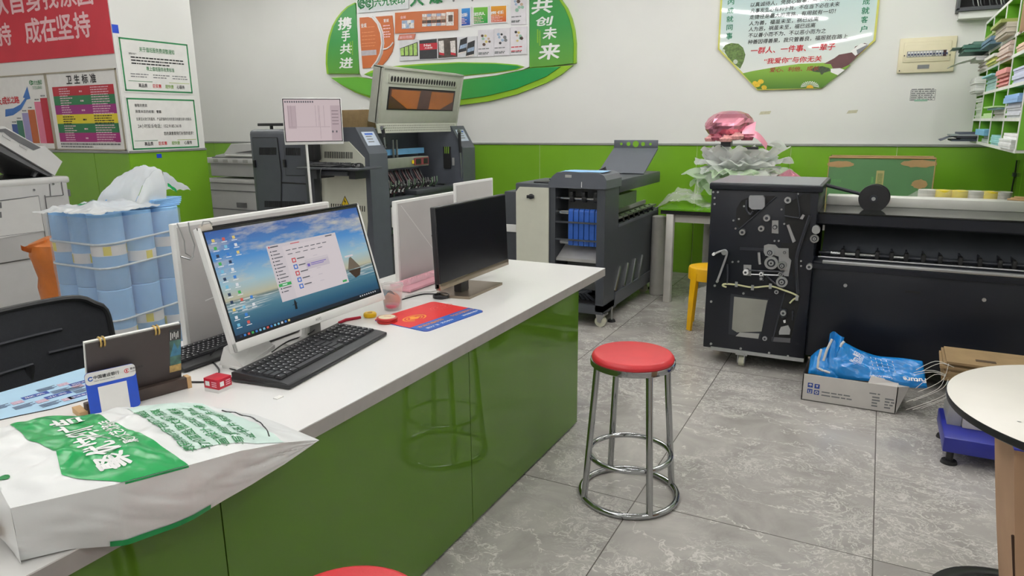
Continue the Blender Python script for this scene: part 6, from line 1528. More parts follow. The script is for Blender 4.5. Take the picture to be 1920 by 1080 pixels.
for y in (418, 451): z = BY(1080, y)[1]; f.box(xo0, xo1, BN + .005, BN + .02, z - .006, z + .006, m_gB2)
f.build('guard_bar', mb_)
z1 = BY(1080, 465)[1]; z0_ = BY(1080, 487)[1]
f = MB(); f.add([(xo0 + .02, BN + .16, z1), (xo1, BN + .16, z1), (xo1, BN + .03, z0_), (xo0 + .0, BN + .03, z0_)], [(0, 3, 2, 1)], mat('chute_silver', (196, 196, 196), .4, metal=.3, var=.08)); f.box(xo0, xo1, BN + .02, BN + .03, z0_ - .02, z0_ + .002, m_silver); f.build('chute', mb_)
f = MB()
for k in range(4): f.tube([(xo0 + .16 + .04 * k, BN + .1, .18), (xo0 + .14 + .03 * k, BN + .06, .24), (xo0 + .2 + .02 * k, BN + .1, .25)], .012, m_gB2, 6)
f.build('loose_cable', mb_)
# delivery trough
TY1 = 6.16
f = MB(); f.box(BXF - .012, BXF, HY1, TY1, .22, .74, m_gB2); f.box(-2.30, -2.288, HY1, TY1, .22, .74, m_gB2); f.box(-2.30, BXF, TY1 - .02, TY1, .12, .76, m_gB2); f.build('trough_side', mb_)
f = MB(); f.prism([(BXF + .0, .11), (BXF + .012, .22), (-2.31, .22), (-2.30, .11)], HY1 - .05, TY1, m_gB, 'y'); f.build('base_frame', mb_)
f = MB(); f.box(BXF - .02, BXF + .004, HY1, TY1, .985, 1.075, m_gB2, .006); f.box(-2.3, BXF, HY1, TY1, 1.06, 1.078, m_gB2); f.box(-2.3, -2.28, HY1, TY1, .74, 1.07, m_gB2); f.build('top_rail', mb_)
f = MB(); f.box(BXF - .05, BXF + .004, HY1, TY1 - .1, .785, .80, m_steel); f.box(BXF - .11, BXF - .09, HY1, TY1 - .1, .80, .83, m_silver); f.box(BXF - .03, BXF + .008, HY1, TY1 - .06, .725, .745, m_gB); f.build('paper_rail', mb_)
f = MB(); f.box(-2.28, BXF - .1, HY1, TY1, .76, .78, m_dark); f.box(BXF - .09, BXF - .02, HY1 + .02, HY1 + .5, .86, .96, mat('trough_green', (70, 90, 60), .4)); f.build('trough_inner', mb_)
for k in range(7):
    f = MB(); y = HY1 + .1 + .13 * k; f.tube([(BXF - .03, y, .80), (BXF - .0, y, .79), (BXF + .004, y + .02, .755)], .010, m_black, 6); f.build('paper_clip', mb_)
for a, b in [((1153, 545), (1163, 500)), ((1170, 536), (1178, 493)), ((1184, 530), (1192, 485)), ((1197, 523), (1205, 478))]:
    A, B = PX(*a, BXF + .006), PX(*b, BXF + .006); f = MB(); f.tube([A, B], .010, m_steel, 6); f.build('stay_bar', mb_)
A = PX(1227, 416, BXF); f = MB(); f.box(BXF, BXF + .012, A.y - .02, A.y + .02, A.z - .035, A.z + .035, m_silver, .003); A = PX(1222, 470, BXF); f.cyl((BXF, A.y, A.z), (BXF + .012, A.y, A.z), .014, m_black, 10); f.build('side_catch', mb_)
# sloping tray at the far end
f = MB(); P0, P1 = Vector((-2.14, 5.72, 1.085)), Vector((-1.735, 5.72, 1.085)); up_ = Vector((0, .40, .195))
f.add([P0, P1, P1 + up_, P0 + up_, P0 + Vector((0, .01, -.01)), P1 + Vector((0, .01, -.01)), P1 + up_ + Vector((0, .01, -.01)), P0 + up_ + Vector((0, .01, -.01))], [(0, 1, 2, 3), (4, 7, 6, 5), (0, 3, 7, 4), (1, 5, 6, 2)], m_gB)
zf0 = 1.28; f.box(-2.14, -1.735, 6.12, 6.128, zf0, zf0 + .07, m_gB, .003)
f.build('sloping_tray', mb_)
f = MB()
for k, rr in enumerate((.012, .018, .028, .018, .012)): f.cyl((-2.07 + .067 * k, 6.117, zf0 + .035), (-2.07 + .067 * k, 6.121, zf0 + .035), rr, m_green, 16)
f.build('tray_hole', mb_)
f = MB(); f.tube([(-2.0, 5.35, 1.08), (-1.98, 5.35, 1.13), (-1.95, 5.36, 1.15), (-1.93, 5.36, 1.09)], .014, m_black); f.build('top_handle', mb_)
# castors and feet
m_cas = mat('castor_cream', (196, 196, 176), .5)
for (x, y) in ((-1.74, 4.80), (-2.38, 4.80), (-1.78, 6.0), (-2.25, 6.0)):
    f = MB(); f.box(x - .035, x + .035, y - .035, y + .035, .095, .108, m_steel); f.prism([(x - .045, .10), (x + .03, .10), (x - .01, .035), (x - .03, .035)], y - .022, y + .022, m_steel, 'y'); fork_ = f.build('castor_fork', mb_)
    f = MB(); f.cyl((x - .01, y - .018, .042), (x - .01, y + .018, .042), .042, m_cas, 20); f.cyl((x - .01, y - .0185, .042), (x - .01, y + .0185, .042), .012, m_steel, 10); f.build('castor_wheel', fork_)
    f = MB(); f.cyl((x + .02, y + .16, .0), (x + .02, y + .16, .018), .032, m_rub, 14, .026); f.cyl((x + .02, y + .16, .018), (x + .02, y + .16, .12), .008, m_steel, 8); f.build('levelling_foot', mb_)
f = MB(); f.box(-2.62, -2.46, 4.9, 5.35, .10, .98, m_gB2, .01); f.build('motor_housing', mb_)
f = MB(); f.box(-2.60, -2.49, 4.885, 4.9, .66, .72, m_wht, .004); f.build('socket', mb_)
# ------------------------------------------------------------------ long black machine
BMY = 4.33
bm_ = thing('folding_machine', 'long black print finishing machine with its side cover off', 'machine', (0.0, 4.7, 0))
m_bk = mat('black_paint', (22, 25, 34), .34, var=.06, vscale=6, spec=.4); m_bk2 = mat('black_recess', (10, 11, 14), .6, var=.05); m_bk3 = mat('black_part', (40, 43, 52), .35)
m_alu = mat('aluminium', (186, 188, 190), .32, metal=.8, var=.05)
def G(px_, py_, Y=BMY): p = PY(px_, py_, Y); return (p.x, p.z)
def g7(x, y): return (1300 + x / 2.92, 330 + y / 2.92)
def gp(f, pts, m, th=.004, off=0.0, Y=BMY): f.prism([G(*g7(*p)) for p in pts][::-1], Y - off - th, Y - off, m, 'y')
ML, MR, MB0, MT_ = -.885, -.285, .10, 1.115
f = MB(); f.box(ML, MR, BMY, 4.95, MB0, MT_, m_bk, .006); f.build('end_module', bm_)
f = MB(); f.box(ML - .01, MR + .02, BMY - .02, 4.99, MT_ - .012, MT_ + .028, m_bk, .008); f.box(ML - .008, MR + .0, BMY - .005, 4.97, MT_ + .028, MT_ + .0295, mat('lid_reflection', (120, 122, 130), .3)); f.build('lid', bm_)  # grey top sheet paints the light reflected off the black lid
f = MB(); f.box(ML + .05, MR, BMY - .005, BMY + .02, MB0 - .012, MB0 + .01, m_alu); f.build('bottom_rail', bm_)
# flat near-black patches paint the shade of the recesses and openings
f = MB(); gp(f, [(235, 180), (262, 135), (320, 108), (455, 108), (250, 285), (235, 262)], m_bk2, .002); gp(f, [(500, 160), (600, 100), (640, 100), (640, 350), (560, 365), (505, 270)], m_bk2, .002); gp(f, [(255, 390), (390, 395), (380, 410), (255, 405)], m_bk3, .006); gp(f, [(480, 365), (585, 370), (580, 520), (545, 560), (530, 440), (480, 400)], m_bk2, .002); f.build('recess_shade', bm_)
f = MB(); gp(f, [(205, 645), (412, 672), (364, 893), (192, 866)], m_bk3, .003); gp(f, [(224, 660), (408, 680), (402, 700), (374, 850), (240, 855), (212, 838)], mat('window_grey', (150, 150, 142), .5, var=.12, vscale=5), .002, .003); gp(f, [(255, 855), (362, 862), (356, 890), (232, 876)], m_silver, .002, .003); f.build('access_window', bm_)
f = MB(); gp(f, [(497, 632), (590, 655), (530, 918), (428, 905)], m_bk2, .002); gp(f, [(497, 632), (505, 634), (436, 906), (428, 905)], m_bk3, .010); gp(f, [(470, 850), (480, 825), (520, 815), (532, 840), (528, 866), (470, 866)], m_alu, .008, .002); gp(f, [(430, 880), (532, 888), (530, 912), (428, 905)], mat('grey_film', (92, 92, 96), .4), .003, .002); f.build('lower_opening', bm_)
def disc7(x, y, r, m, h=.03, name=None, off=0.0, face=None):
    a = G(*g7(x, y)); rr = abs(G(*g7(x + r, y))[0] - a[0])
    f.cyl((a[0], BMY - off, a[1]), (a[0], BMY - off - h, a[1]), rr, m, 20)
    if face: f.cyl((a[0], BMY - off - h, a[1]), (a[0], BMY - off - h - .003, a[1]), rr * .45, face, 14)
for (x, y, r, h) in [(520, 130, 19, .03), (405, 228, 19, .03), (375, 285, 17, .03), (272, 305, 17, .03), (457, 632, 12, .02), (392, 888, 13, .012), (673, 285, 20, .03), (638, 490, 17, .05)]:
    f = MB(); disc7(x, y, r, m_alu, h, face=m_bk3); disc7(x, y, r * .8, m_inkwhite, .0, off=h); f.build('pulley', bm_)
f = MB(); gp(f, [(388, 380), (410, 372), (450, 376), (466, 394), (522, 396), (523, 445), (537, 462), (522, 548), (498, 546), (470, 505), (468, 440), (440, 432), (396, 436), (386, 415)], m_alu, .008); f.build('gear_plate', bm_)
for (x, y, r, h) in [(423, 415, 24, .03), (430, 472, 38, .024), (489, 486, 25, .03), (487, 576, 32, .02), (502, 415, 14, .02), (665, 340, 25, .02), (480, 535, 14, .02)]:
    f = MB(); disc7(x, y, r, m_alu if r != 25 else m_steel, h, off=.006); disc7(x, y, r * .62, m_bk3, .003, off=h + .006); disc7(x, y, r * .38, m_alu, .008, off=h + .006); disc7(x, y, r * .14, m_bk2, .001, off=h + .014); f.build('gear', bm_)
f = MB(); gp(f, [(312, 105), (385, 105), (394, 118), (394, 165), (380, 180), (325, 180), (308, 165), (308, 118)], mat('motor_grey', (150, 152, 156), .4), .03); gp(f, [(335, 180), (350, 180), (350, 188), (335, 188)], m_bk3, .02); f.build('motor_cap', bm_)
for pts in ([(432, 243), (466, 243), (466, 315), (430, 312)], [(276, 485), (318, 487), (316, 546), (275, 542)], [(362, 545), (386, 545), (384, 572), (364, 572)]):
    f = MB(); gp(f, pts, m_alu, .006); cx = sum(p[0] for p in pts) / 4; cy = sum(p[1] for p in pts) / 4; disc7(cx, cy, 13, m_bk3, .016, off=.004); disc7(cx, cy, 8, m_alu, .02, off=.006); f.build('bracket', bm_)
f = MB(); gp(f, [(512, 268), (526, 264), (562, 355), (545, 364)], m_alu, .014); f.build('slanted_bracket', bm_)
f = MB(); disc7(293, 520, 15, m_inkwhite, .05, face=m_bk3); f.build('pulley', bm_)
f = MB(); disc7(375, 533, 12, m_inkwhite, .03, face=m_bk3); f.build('pulley', bm_)
f = MB(); disc7(495, 745, 16, m_alu, .03, face=m_bk3); gp(f, [(476, 725), (515, 728), (512, 770), (485, 775), (474, 760)], m_bk3, .012); gp(f, [(492, 790), (505, 786), (506, 802), (496, 804)], m_inkwhite, .006); gp(f, [(540, 735), (550, 738), (546, 790), (538, 786)], m_bk3, .01); f.build('small_motor', bm_)
f = MB()
for (x, y) in [(110, 88), (135, 88), (117, 120), (117, 153), (573, 98), (483, 183), (498, 262), (220, 243), (250, 235), (232, 287), (445, 355), (468, 355), (118, 600), (98, 687), (97, 918), (260, 944), (415, 968), (518, 985), (247, 468), (590, 465), (590, 492), (215, 470), (502, 538), (278, 165), (275, 642)]: disc7(x, y, 5.5 if y < 590 else 6.5, m_alu, .006)
f.build('bolt', bm_, kind='stuff')
def v7(x, y, off=.02): a = G(*g7(x, y)); return (a[0], BMY - off, a[1])
f = MB(); cable(f, [v7(115, 425), v7(150, 410), v7(178, 405), v7(187, 425), v7(165, 490), v7(135, 572)], .007, m_alu, 6); disc7(173, 415, 15, m_alu, .03); disc7(115, 425, 8, m_inkwhite, .03); disc7(135, 573, 7, m_alu, .03); f.build('tension_arm', bm_)
f = MB(); cable(f, [v7(185, 605), v7(165, 597), v7(175, 588), v7(240, 592), v7(328, 606), v7(425, 600), v7(500, 622), v7(560, 645), v7(575, 658), v7(550, 672), v7(530, 692)], .0055, mat('wire_cream', (206, 206, 160), .5)); 
for p in ((240, 588), (328, 606), (425, 598), (570, 662)): a = v7(*p, .026); f.box(a[0] - .008, a[0] + .008, a[1] - .004, a[1], a[2] - .016, a[2] + .016, m_alu)
f.build('wire_loom', bm_)
f = MB(); f.build('black_cable', bm_); f = MB(); cable(f, [v7(640, 215), v7(600, 330), v7(572, 420), v7(566, 480), v7(570, 560), v7(574, 640)], .010, m_bk3); f.build('black_cable', bm_); f = MB(); cable(f, [v7(190, 480), v7(192, 540), v7(188, 590)], .005, m_bk3); f.build('black_cable', bm_); f = MB(); cable(f, [v7(297, 130), v7(294, 180), v7(315, 208), v7(330, 190)], .007, m_bk3); f.build('black_cable', bm_); f = MB(); cable(f, [v7(250, 292, .008), v7(455, 112, .008)], .004, m_bk3); f.build('black_cable', bm_); f = MB(); cable(f, [v7(568, 95), v7(585, 215), v7(560, 225), v7(500, 215)], .004, m_bk3); f.build('black_cable', bm_)
f = MB(); cable(f, [v7(310, 513), v7(380, 517), v7(500, 520)], .005, m_bk3); cable(f, [v7(318, 535), v7(480, 540)], .004, m_alu); cable(f, [v7(400, 540), v7(450, 585), v7(470, 590)], .006, m_bk3); cable(f, [v7(362, 415), v7(365, 460), v7(368, 480)], .008, m_alu); f.build('drive_belt', bm_)
f = MB(); gp(f, [(584, 232), (600, 208), (612, 214), (600, 236)], m_alu, .008, .01); f.build('clip', bm_)
cs = MB()
a = G(1390, 672); 
cw = PZ(1388, 689, 0)
f = MB(); f.box(cw.x - .035, cw.x + .035, cw.y + .0, cw.y + .09, .08, .10, m_alu); f.box(cw.x - .022, cw.x - .018, cw.y, cw.y + .07, .03, .09, m_alu); f.box(cw.x + .018, cw.x + .022, cw.y, cw.y + .07, .03, .09, m_alu); fork_ = f.build('castor_fork', bm_)
f = MB(); f.cyl((cw.x - .016, cw.y + .04, .036), (cw.x + .016, cw.y + .04, .036), .036, m_cas, 20); f.build('castor_wheel', fork_)
for (x, y) in ((-.45, 4.8), (.7, 4.55), (.7, 4.95)):
    f = MB(); f.cyl((x - .016, y, .036), (x + .016, y, .036), .036, m_cas, 16); f.box(x - .03, x + .03, y - .03, y + .03, .07, .11, m_alu); f.build('castor_wheel', bm_)
# trough section
TX0, TX1, TYF = MR, .95, 4.36
f = MB(); f.box(TX0, TX1, TYF, TYF + .02, .125, .705, m_bk, .003); f.build('front_panel', bm_)
f = MB()
for p in ((1585, 535), (1845, 562)): a = G(*p, Y=TYF); f.cyl((a[0], TYF, a[1]), (a[0], TYF - .008, a[1]), .010, m_alu, 12)
f.build('panel_bolt', bm_)
f = MB(); a, b = G(1697, 544, TYF), G(1725, 551, TYF); f.box(a[0], b[0], TYF - .003, TYF, b[1], a[1], m_bk2); f.build('grip_slot', bm_)
f = MB(); f.box(TX0, TX1, TYF + .02, 5.2, .125, .20, m_bk); f.box(TX1 - .02, TX1, TYF, 5.2, .125, .975, m_bk); f.box(TX0, TX1, 5.18, 5.2, .125, .975, m_bk); f.build('chassis', bm_)
f = MB(); f.prism([(TYF - .012, .690), (TYF + .10, .715), (TYF + .10, .70), (TYF - .012, .66)], TX0, TX1, m_bk, 'x'); f.build('lip', bm_)
zr_ = G(1700, 503, TYF)[1]
f = MB(); f.box(TX0 + .05, TX1 - .02, TYF - .006, TYF + .02, zr_ - .008, zr_ + .012, m_alu, .004); f.build('silver_rail', bm_)
f = MB(); f.prism([(TYF + .10, .70), (4.58, .735), (4.80, .955), (4.80, .975), (4.56, .74), (TYF + .10, .71)], TX0 + .03, TX1 - .02, mat('trough_back', (74, 78, 84), .38, var=.06), 'x'); f.build('trough_back', bm_)
f = MB(); f.prism([(4.43, .975), (4.43, .915), (4.45, .905), (4.50, .965)], TX0, TX1, m_bk, 'x'); f.build('front_fascia', bm_)
f = MB(); f.box(TX0, TX1, 4.43, 5.20, .972, .982, mat('black_glass_top', (22, 26, 24), .06, spec=.6)); f.build('top_plate', bm_)
yr = 4.47; zr = G(1700, 484, yr)[1]
f = MB(); f.cyl((TX0 + .02, yr, zr), (TX1 - .02, yr, zr), .010, m_bk3, 12); 
for a_, b_ in ((1557, 1576), (1584, 1603), (1611, 1641), (1676, 1695)):
    f.cyl((G(a_, 480, yr)[0], yr, zr), (G(b_, 480, yr)[0], yr, zr), .0125, m_chrome, 14)
f.build('roller_shaft', bm_)
f = MB(); zr2 = zr - .022; f.cyl((TX0 + .02, yr - .03, zr2), (TX1 - .02, yr - .03, zr2), .006, m_alu, 10); f.build('lower_shaft', bm_)
for px_ in (1579, 1607, 1644, 1671, 1699, 1731, 1763, 1801, 1838, 1876, 1903):
    x = G(px_, 484, yr)[0]
    f = MB(); f.box(x - .010, x + .010, yr - .03, yr + .03, zr - .030, zr + .028, m_bk2, .004); f.cyl((x - .012, yr, zr), (x + .012, yr, zr), .02, m_black, 14); f.box(x - .003, x + .003, yr + .03, 4.76, zr + .01, zr + .03, m_bk3); f.build('roller_clip', bm_)
f = MB()
for px_, k in ((1587, .6), (1652, .62), (1706, .64), (1768, .66), (1843, .7), (1891, .7), (1917, .6)):
    x = G(px_, 455, 4.68)[0]; f.prism([(4.60 + .10 * k, .757 + .105 * k), (4.72, .873), (4.72, .879), (4.60 + .10 * k, .763 + .105 * k)], x - .006, x + .006, m_bk2, 'x')
f.build('guide_slot', bm_)
f = MB(); disc_ = G(1530, 428); f.cyl((G(1531, 430)[0], BMY + .0, G(1531, 430)[1]), (G(1531, 430)[0], BMY - .04, G(1531, 430)[1]), .022, m_alu, 18); f.build('pulley', bm_)
# hub wheel on its arm
wc = PY(1638, 372, 4.66); 
f = MB(); f.cyl((wc.x, 4.64, wc.z), (wc.x, 4.66, wc.z), .081, m_black, 40); f.cyl((wc.x + .01, 4.67, wc.z + .006), (wc.x + .01, 4.69, wc.z + .006), .078, m_black, 40); f.cyl((wc.x, 4.63, wc.z), (wc.x, 4.70, wc.z), .022, m_bk3, 16); f.build('reel_wheel', bm_)
f = MB(); f.cyl((wc.x, 4.622, wc.z), (wc.x, 4.63, wc.z), .011, m_alu, 12); f.build('hub', bm_)
f = MB(); a = PY(1545, 346, 4.60); f.tube([(a.x, 4.60, a.z), (wc.x - .04, 4.67, wc.z + .015), (wc.x, 4.67, wc.z)], .010, m_bk3, 8); f.cyl((a.x, 4.59, a.z), (a.x, 4.62, a.z), .014, m_alu, 10); f.build('reel_arm', bm_)

# white aluminium beam, bundle of tape rolls, sticks on the machine
be = MB(); be.box(-.27, .94, 4.84, 4.98, .982, 1.040, mat('white_beam', (214, 214, 208), .4, var=.03), .004); tag(be.build('white_beam'), 'long white hollow beam lying across the top of the black machine', 'beam')
TRK = {}; rn = random.Random(6)
for k, px_ in enumerate((1738, 1768, 1799, 1829, 1858, 1880)):
    p = PY(px_, 364, 5.09); lab = ['leftmost tape roll in the film bundle, white and grey', 'second tape roll from the left in the film bundle, yellow banded', 'third tape roll from the left in the film bundle, yellow banded', 'third tape roll from the right in the film bundle, white and grey', 'second tape roll from the right in the film bundle, yellow banded', 'rightmost tape roll in the film bundle, white and grey'][k]
    yl = k in (1, 2, 4)
    if TRK.get(yl) is None:
        TR = TRK[yl] = thing('tape_roll', lab, 'tape roll', (p.x, 5.09, .982), 0, 'tape rolls on the black machine'); f = MB(); f.lathe([(.03, .002), (.05, .002), (.05, .092), (.03, .092), (.03, .002)], mat('tape_white', (216, 214, 206), .5), 26); f.build('roll', TR, world=False)
        f = MB(); f.lathe([(.031, .0925), (.0503, .0925), (.0503, .070)] if not yl else [(.031, .0925), (.0506, .0925), (.0506, .05)], mat('tape_yellow', (228, 206, 30), .45, var=.1, vscale=30) if yl else mat('tape_grey', (196, 196, 188), .45), 26); f.build('top_label', TR, world=False)
    else: dup(TRK[yl], (p.x, 5.09, .982), 0, lab)
a, b = PY(1688, 362, 5.09), PY(1892, 364, 5.09)
f = MB(); f.sheet(lambda u, v: Vector((a.x + (b.x - a.x) * u, 5.02 + .13 * v + .0, 1.0 + .072 * min(1, u * 5, (1 - u) * 8) * (1 - (2 * v - 1) ** 6) + .01 * ns(u * 18, v * 4, 4) + .004)), 60, 10, mat('clear_film', (236, 238, 226), .1, alpha=.16, var=0, bump=.5, bscale=30, spec=1.0)); tag(f.build('clear_film'), 'clear film wrapped over the tape rolls on the black machine', 'plastic wrap')
f = MB(); p = PY(1885, 372, 4.99); 
for k in range(3): f.tube([(p.x + .02 * k, 4.92 + .03 * k, 1.047 + .004 * k), (.95, 4.88 + .025 * k, 1.045 + .004 * k)], .006, m_wood, 6)
tag(f.build('wooden_stick'), 'thin wooden sticks at the right end of the white beam', 'stick')

# ------------------------------------------------------------------ green topped table behind, and the things on it
TZ = .80
tb = thing('table', 'table with a glossy green top and white legs against the back wall', 'table', (-.5, 6.35, 0))
m_gtop = mat('green_glass_top', (96, 150, 40), .05, var=.02, spec=.7); m_tleg = mat('table_leg_white', (212, 210, 204), .5, var=.04)
f = MB(); f.box(-1.60, .80, 5.72, 6.97, TZ - .012, TZ, m_gtop); f.box(-1.58, .80, 5.73, 6.96, TZ - .045, TZ - .012, m_dark); f.build('top', tb)
f = MB(); f.box(-1.53, .75, 5.78, 5.82, TZ - .115, TZ - .045, m_tleg); f.box(-1.53, -1.49, 5.8, 6.9, TZ - .115, TZ - .045, m_tleg); f.build('apron', tb)
for x, y in ((-1.50, 5.755), (-1.42, 6.85), (.72, 5.76), (.72, 6.88), (-1.08, 6.3)):
    f = MB(); f.box(x - .03, x + .03, y - .03, y + .03, 0, TZ - .045, m_tleg, .003); f.build('leg', tb)
# bouquet
bo = thing('flower_bouquet', 'bouquet wrapped in white and pale green paper with a pink foil balloon on top', 'bouquet', (-1.06, 6.28, TZ))
m_wrapw = mat('tissue_white', (246, 247, 247), .6, alpha=.8, var=.03, bump=.2, bscale=15); m_wrapg = mat('tissue_green', (222, 238, 214), .6, alpha=.84, var=.04, bump=.2, bscale=15)
def translucent(m, c, k):
    nt = m.node_tree; b = nt.nodes['Principled BSDF']; out = [n for n in nt.nodes if n.type == 'OUTPUT_MATERIAL'][0]
    tr = N(nt, 'ShaderNodeBsdfTranslucent'); tr.inputs['Color'].default_value = (*lin(c), 1)
    mx = N(nt, 'ShaderNodeMixShader'); mx.inputs['Fac'].default_value = k
    nt.links.new(b.outputs[0], mx.inputs[1]); nt.links.new(tr.outputs[0], mx.inputs[2]); nt.links.new(mx.outputs[0], out.inputs['Surface'])
translucent(m_wrapw, (246, 248, 248), .5); translucent(m_wrapg, (226, 242, 216), .5)
translucent(m_film, (246, 248, 248), .35)
bc = Vector((-1.06, 6.28, 0))
f = MB(); f.lathe([(.13, TZ), (.12, TZ + .10), (.15, TZ + .22), (.20, TZ + .30)], m_wrapg, 40, bc, True, lambda a, j: 1 + .10 * sin(a * 11) * (.3 + .25 * j)); f.build('inner_wrap', bo)
def petal(f, a0, wd, z0, r0, z1, r1, droop, m, sd):
    def fn(u, v):
        a = a0 + (u - .5) * wd * (1 + .25 * v); r = r0 + (r1 - r0) * v + .02 * ns(u * 4, v * 3, sd); e = (1 - abs(2 * u - 1) ** 2.5 * .35)
        z = z0 + (z1 - z0) * v - droop * v * v + .035 * ns(u * 5 + sd, v * 2.5, sd) * v + .02 * sin(u * 14 + sd) * v
        return Vector((bc.x + r * cos(a) * (e if v > .8 else 1), bc.y + r * sin(a) * .8, z))
    f.sheet(fn, 16, 10, m)
rn = random.Random(21)
for ly, (n_, z0, z1, r1, dr, mm) in enumerate([(13, .20, .38, .40, .20, m_wrapg), (13, .24, .43, .43, .15, m_wrapw), (12, .28, .47, .40, .10, m_wrapw), (11, .31, .51, .35, .04, m_wrapw)]):
    for k in range(n_):
        f = MB(); a = k * 2 * pi / n_ + ly * .37; petal(f, a, .95, TZ + z0, .13, TZ + z1 + rn.uniform(-.035, .035), r1 + rn.uniform(-.07, .06), dr + rn.uniform(-.02, .06), m_wrapg if (ly == 1 and k % 3 == 0) else mm, k * 1.7 + ly * 31); f.build('wrap_sheet', bo)
m_foil = mat('pink_foil', (222, 144, 164), .22, metal=.75, var=.05); m_foil2 = mat('pink_satin', (226, 150, 170), .35, metal=.3)
pb = PY(1368, 236, 6.2)
f = MB(); nf = 9
f.lathe([(max(.001, .195 * cos(a) ** .8), .125 * sin(a)) for a in [radians(x) for x in (-89, -70, -50, -30, -12, 0, 12, 30, 50, 70, 89)]], m_foil, 26, (pb.x, 6.2, pb.z), False, lambda a, j: 1 + .10 * sin(a * nf / 2 + j) * .5 + .05 * ns(a * 2, j * .8, 3)); f.build('foil_balloon', bo, 'pink foil balloon')
m_rose = mat('rose_pink', (222, 160, 160), .6, var=.2, vscale=60); m_rosed = mat('rose_dark', (150, 74, 92), .6, var=.2, vscale=60)
for k, (x, y, s) in enumerate([(-1.13, 5.99, .045), (-1.21, 6.02, .04), (-1.05, 6.02, .05), (-1.28, 6.1, .04), (-.98, 6.08, .045), (-1.12, 6.12, .05), (-1.2, 6.18, .04)]):
    f = MB(); z = TZ + .56 + .01 * (k % 3); 
    for q_ in range(4): f.lathe([(s * (.35 + .2 * q_), -.02), (s * (.55 + .2 * q_), .005), (s * (.45 + .2 * q_), .035 - .008 * q_)], m_rose if k % 3 != 1 else m_rosed, 14, (x, y, z), True, lambda a, j: 1 + .12 * sin(a * 3 + q_))
    f.build('rose', bo)
f = MB(); f.sheet(lambda u, v: Vector((-1.02 + .20 * u, 6.05 + .05 * v, TZ + .57 + .03 * sin(u * 3) - .10 * u * u + .05 * v)), 12, 6, m_foil2); f.sheet(lambda u, v: Vector((-1.02 + .10 * u, 6.05 + .04 * v, TZ + .60 + .05 * u * v + .05 * v)), 8, 6, m_foil2); f.build('ribbon', bo, 'pink ribbon')
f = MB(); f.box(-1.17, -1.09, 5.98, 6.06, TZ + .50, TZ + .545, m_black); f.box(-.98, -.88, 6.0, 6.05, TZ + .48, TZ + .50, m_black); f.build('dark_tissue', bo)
pp = PY(1480, 322, 6.15); pk = thing('foil_balloon', 'second pink foil balloon, half hidden behind the black machine lid', 'balloon', (pp.x, 6.15, TZ))
f = MB(); f.lathe([(.06, TZ + .002), (.15, TZ + .08), (.17, TZ + .16), (.125, TZ + .235), (.06, TZ + .285), (.018, TZ + .31), (.001, TZ + .318)], m_foil, 22, (pp.x, 6.15, 0), False, lambda a, j: 1 + .09 * sin(a * 4 + j) + .05 * ns(a * 2, j, 5)); f.build('foil', pk)
# green carton
gx0, gx1 = PY(1552, 330, 6.35).x, PY(1751, 330, 6.35).x; gz1 = PY(1650, 296, 6.35).z
gb = thing('carton', 'wide open green carton standing on the table by the back wall', 'box', ((gx0 + gx1) / 2, 6.45, TZ))
m_gc = mat('carton_green', (84, 124, 84), .65, var=.05, vscale=5, bump=.04, bscale=40)
f = MB(); f.box(gx0, gx1, 6.35, 6.354, TZ, gz1, m_gc); f.box(gx0, gx1, 6.62, 6.625, TZ, gz1, m_gc); f.box(gx0, gx0 + .004, 6.354, 6.62, TZ, gz1, m_gc); f.box(gx1 - .004, gx1, 6.354, 6.62, TZ, gz1, m_gc); f.box(gx0, gx1, 6.35, 6.62, TZ, TZ + .005, m_card); f.build('carton_wall', gb)
f = MB(); 
f.tube([(gx0, 6.35, gz1), (gx1, 6.35, gz1), (gx1, 6.62, gz1), (gx0, 6.62, gz1)], .008, m_card, 6, True); f.tube([(gx1, 6.35, TZ), (gx1, 6.35, gz1)], .005, m_card, 6); f.tube([(gx0, 6.35, TZ), (gx0, 6.35, gz1)], .004, m_card, 6); f.build('kraft_edge', gb)
gw, gh = gx1 - gx0, gz1 - TZ
def torn(f, cx, cz, rx, rz, sd, n=22):
    f.prism([(cx + rx * cos(2 * pi * k / n) * (1 + .35 * ns(k * .9, sd)), cz + rz * sin(2 * pi * k / n) * (1 + .4 * ns(k * 1.3, sd + 3))) for k in range(n)], 6.3485, 6.35, m_card, 'y')
for tp_ in ((gx0 + .085, gz1 - .055, .10, .026, 1), (gx1 - .11, gz1 - .04, .12, .03, 5), (gx1 - .09, gz1 - .20, .055, .035, 9)):
    f = MB(); torn(f, *tp_); f.build('torn_patch', gb)
f = MB(); xc = PY(1650, 330, 6.35).x; f.box(xc - .028, xc + .028, 6.3482, 6.35, gz1 - .23, gz1 - .10, mat('tape_tan', (176, 160, 112), .35)); f.box(xc - .018, xc + .018, 6.3478, 6.3483, gz1 - .21, gz1 - .12, mat('tape_olive', (138, 140, 92), .4, var=.2, vscale=80)); f.box(xc - .06, xc - .045, 6.3484, 6.35, gz1 - .2, gz1 - .15, mat('carton_pale', (96, 150, 88), .6)); f.build('tape_label', gb)
f = MB().at(wall_frame((gx0 + .03, 6.3484, gz1 - .20))); f.text('绿色环保', mat('carton_pale', (96, 150, 88), .6), .03, width=.075); f.build('lettering', gb)
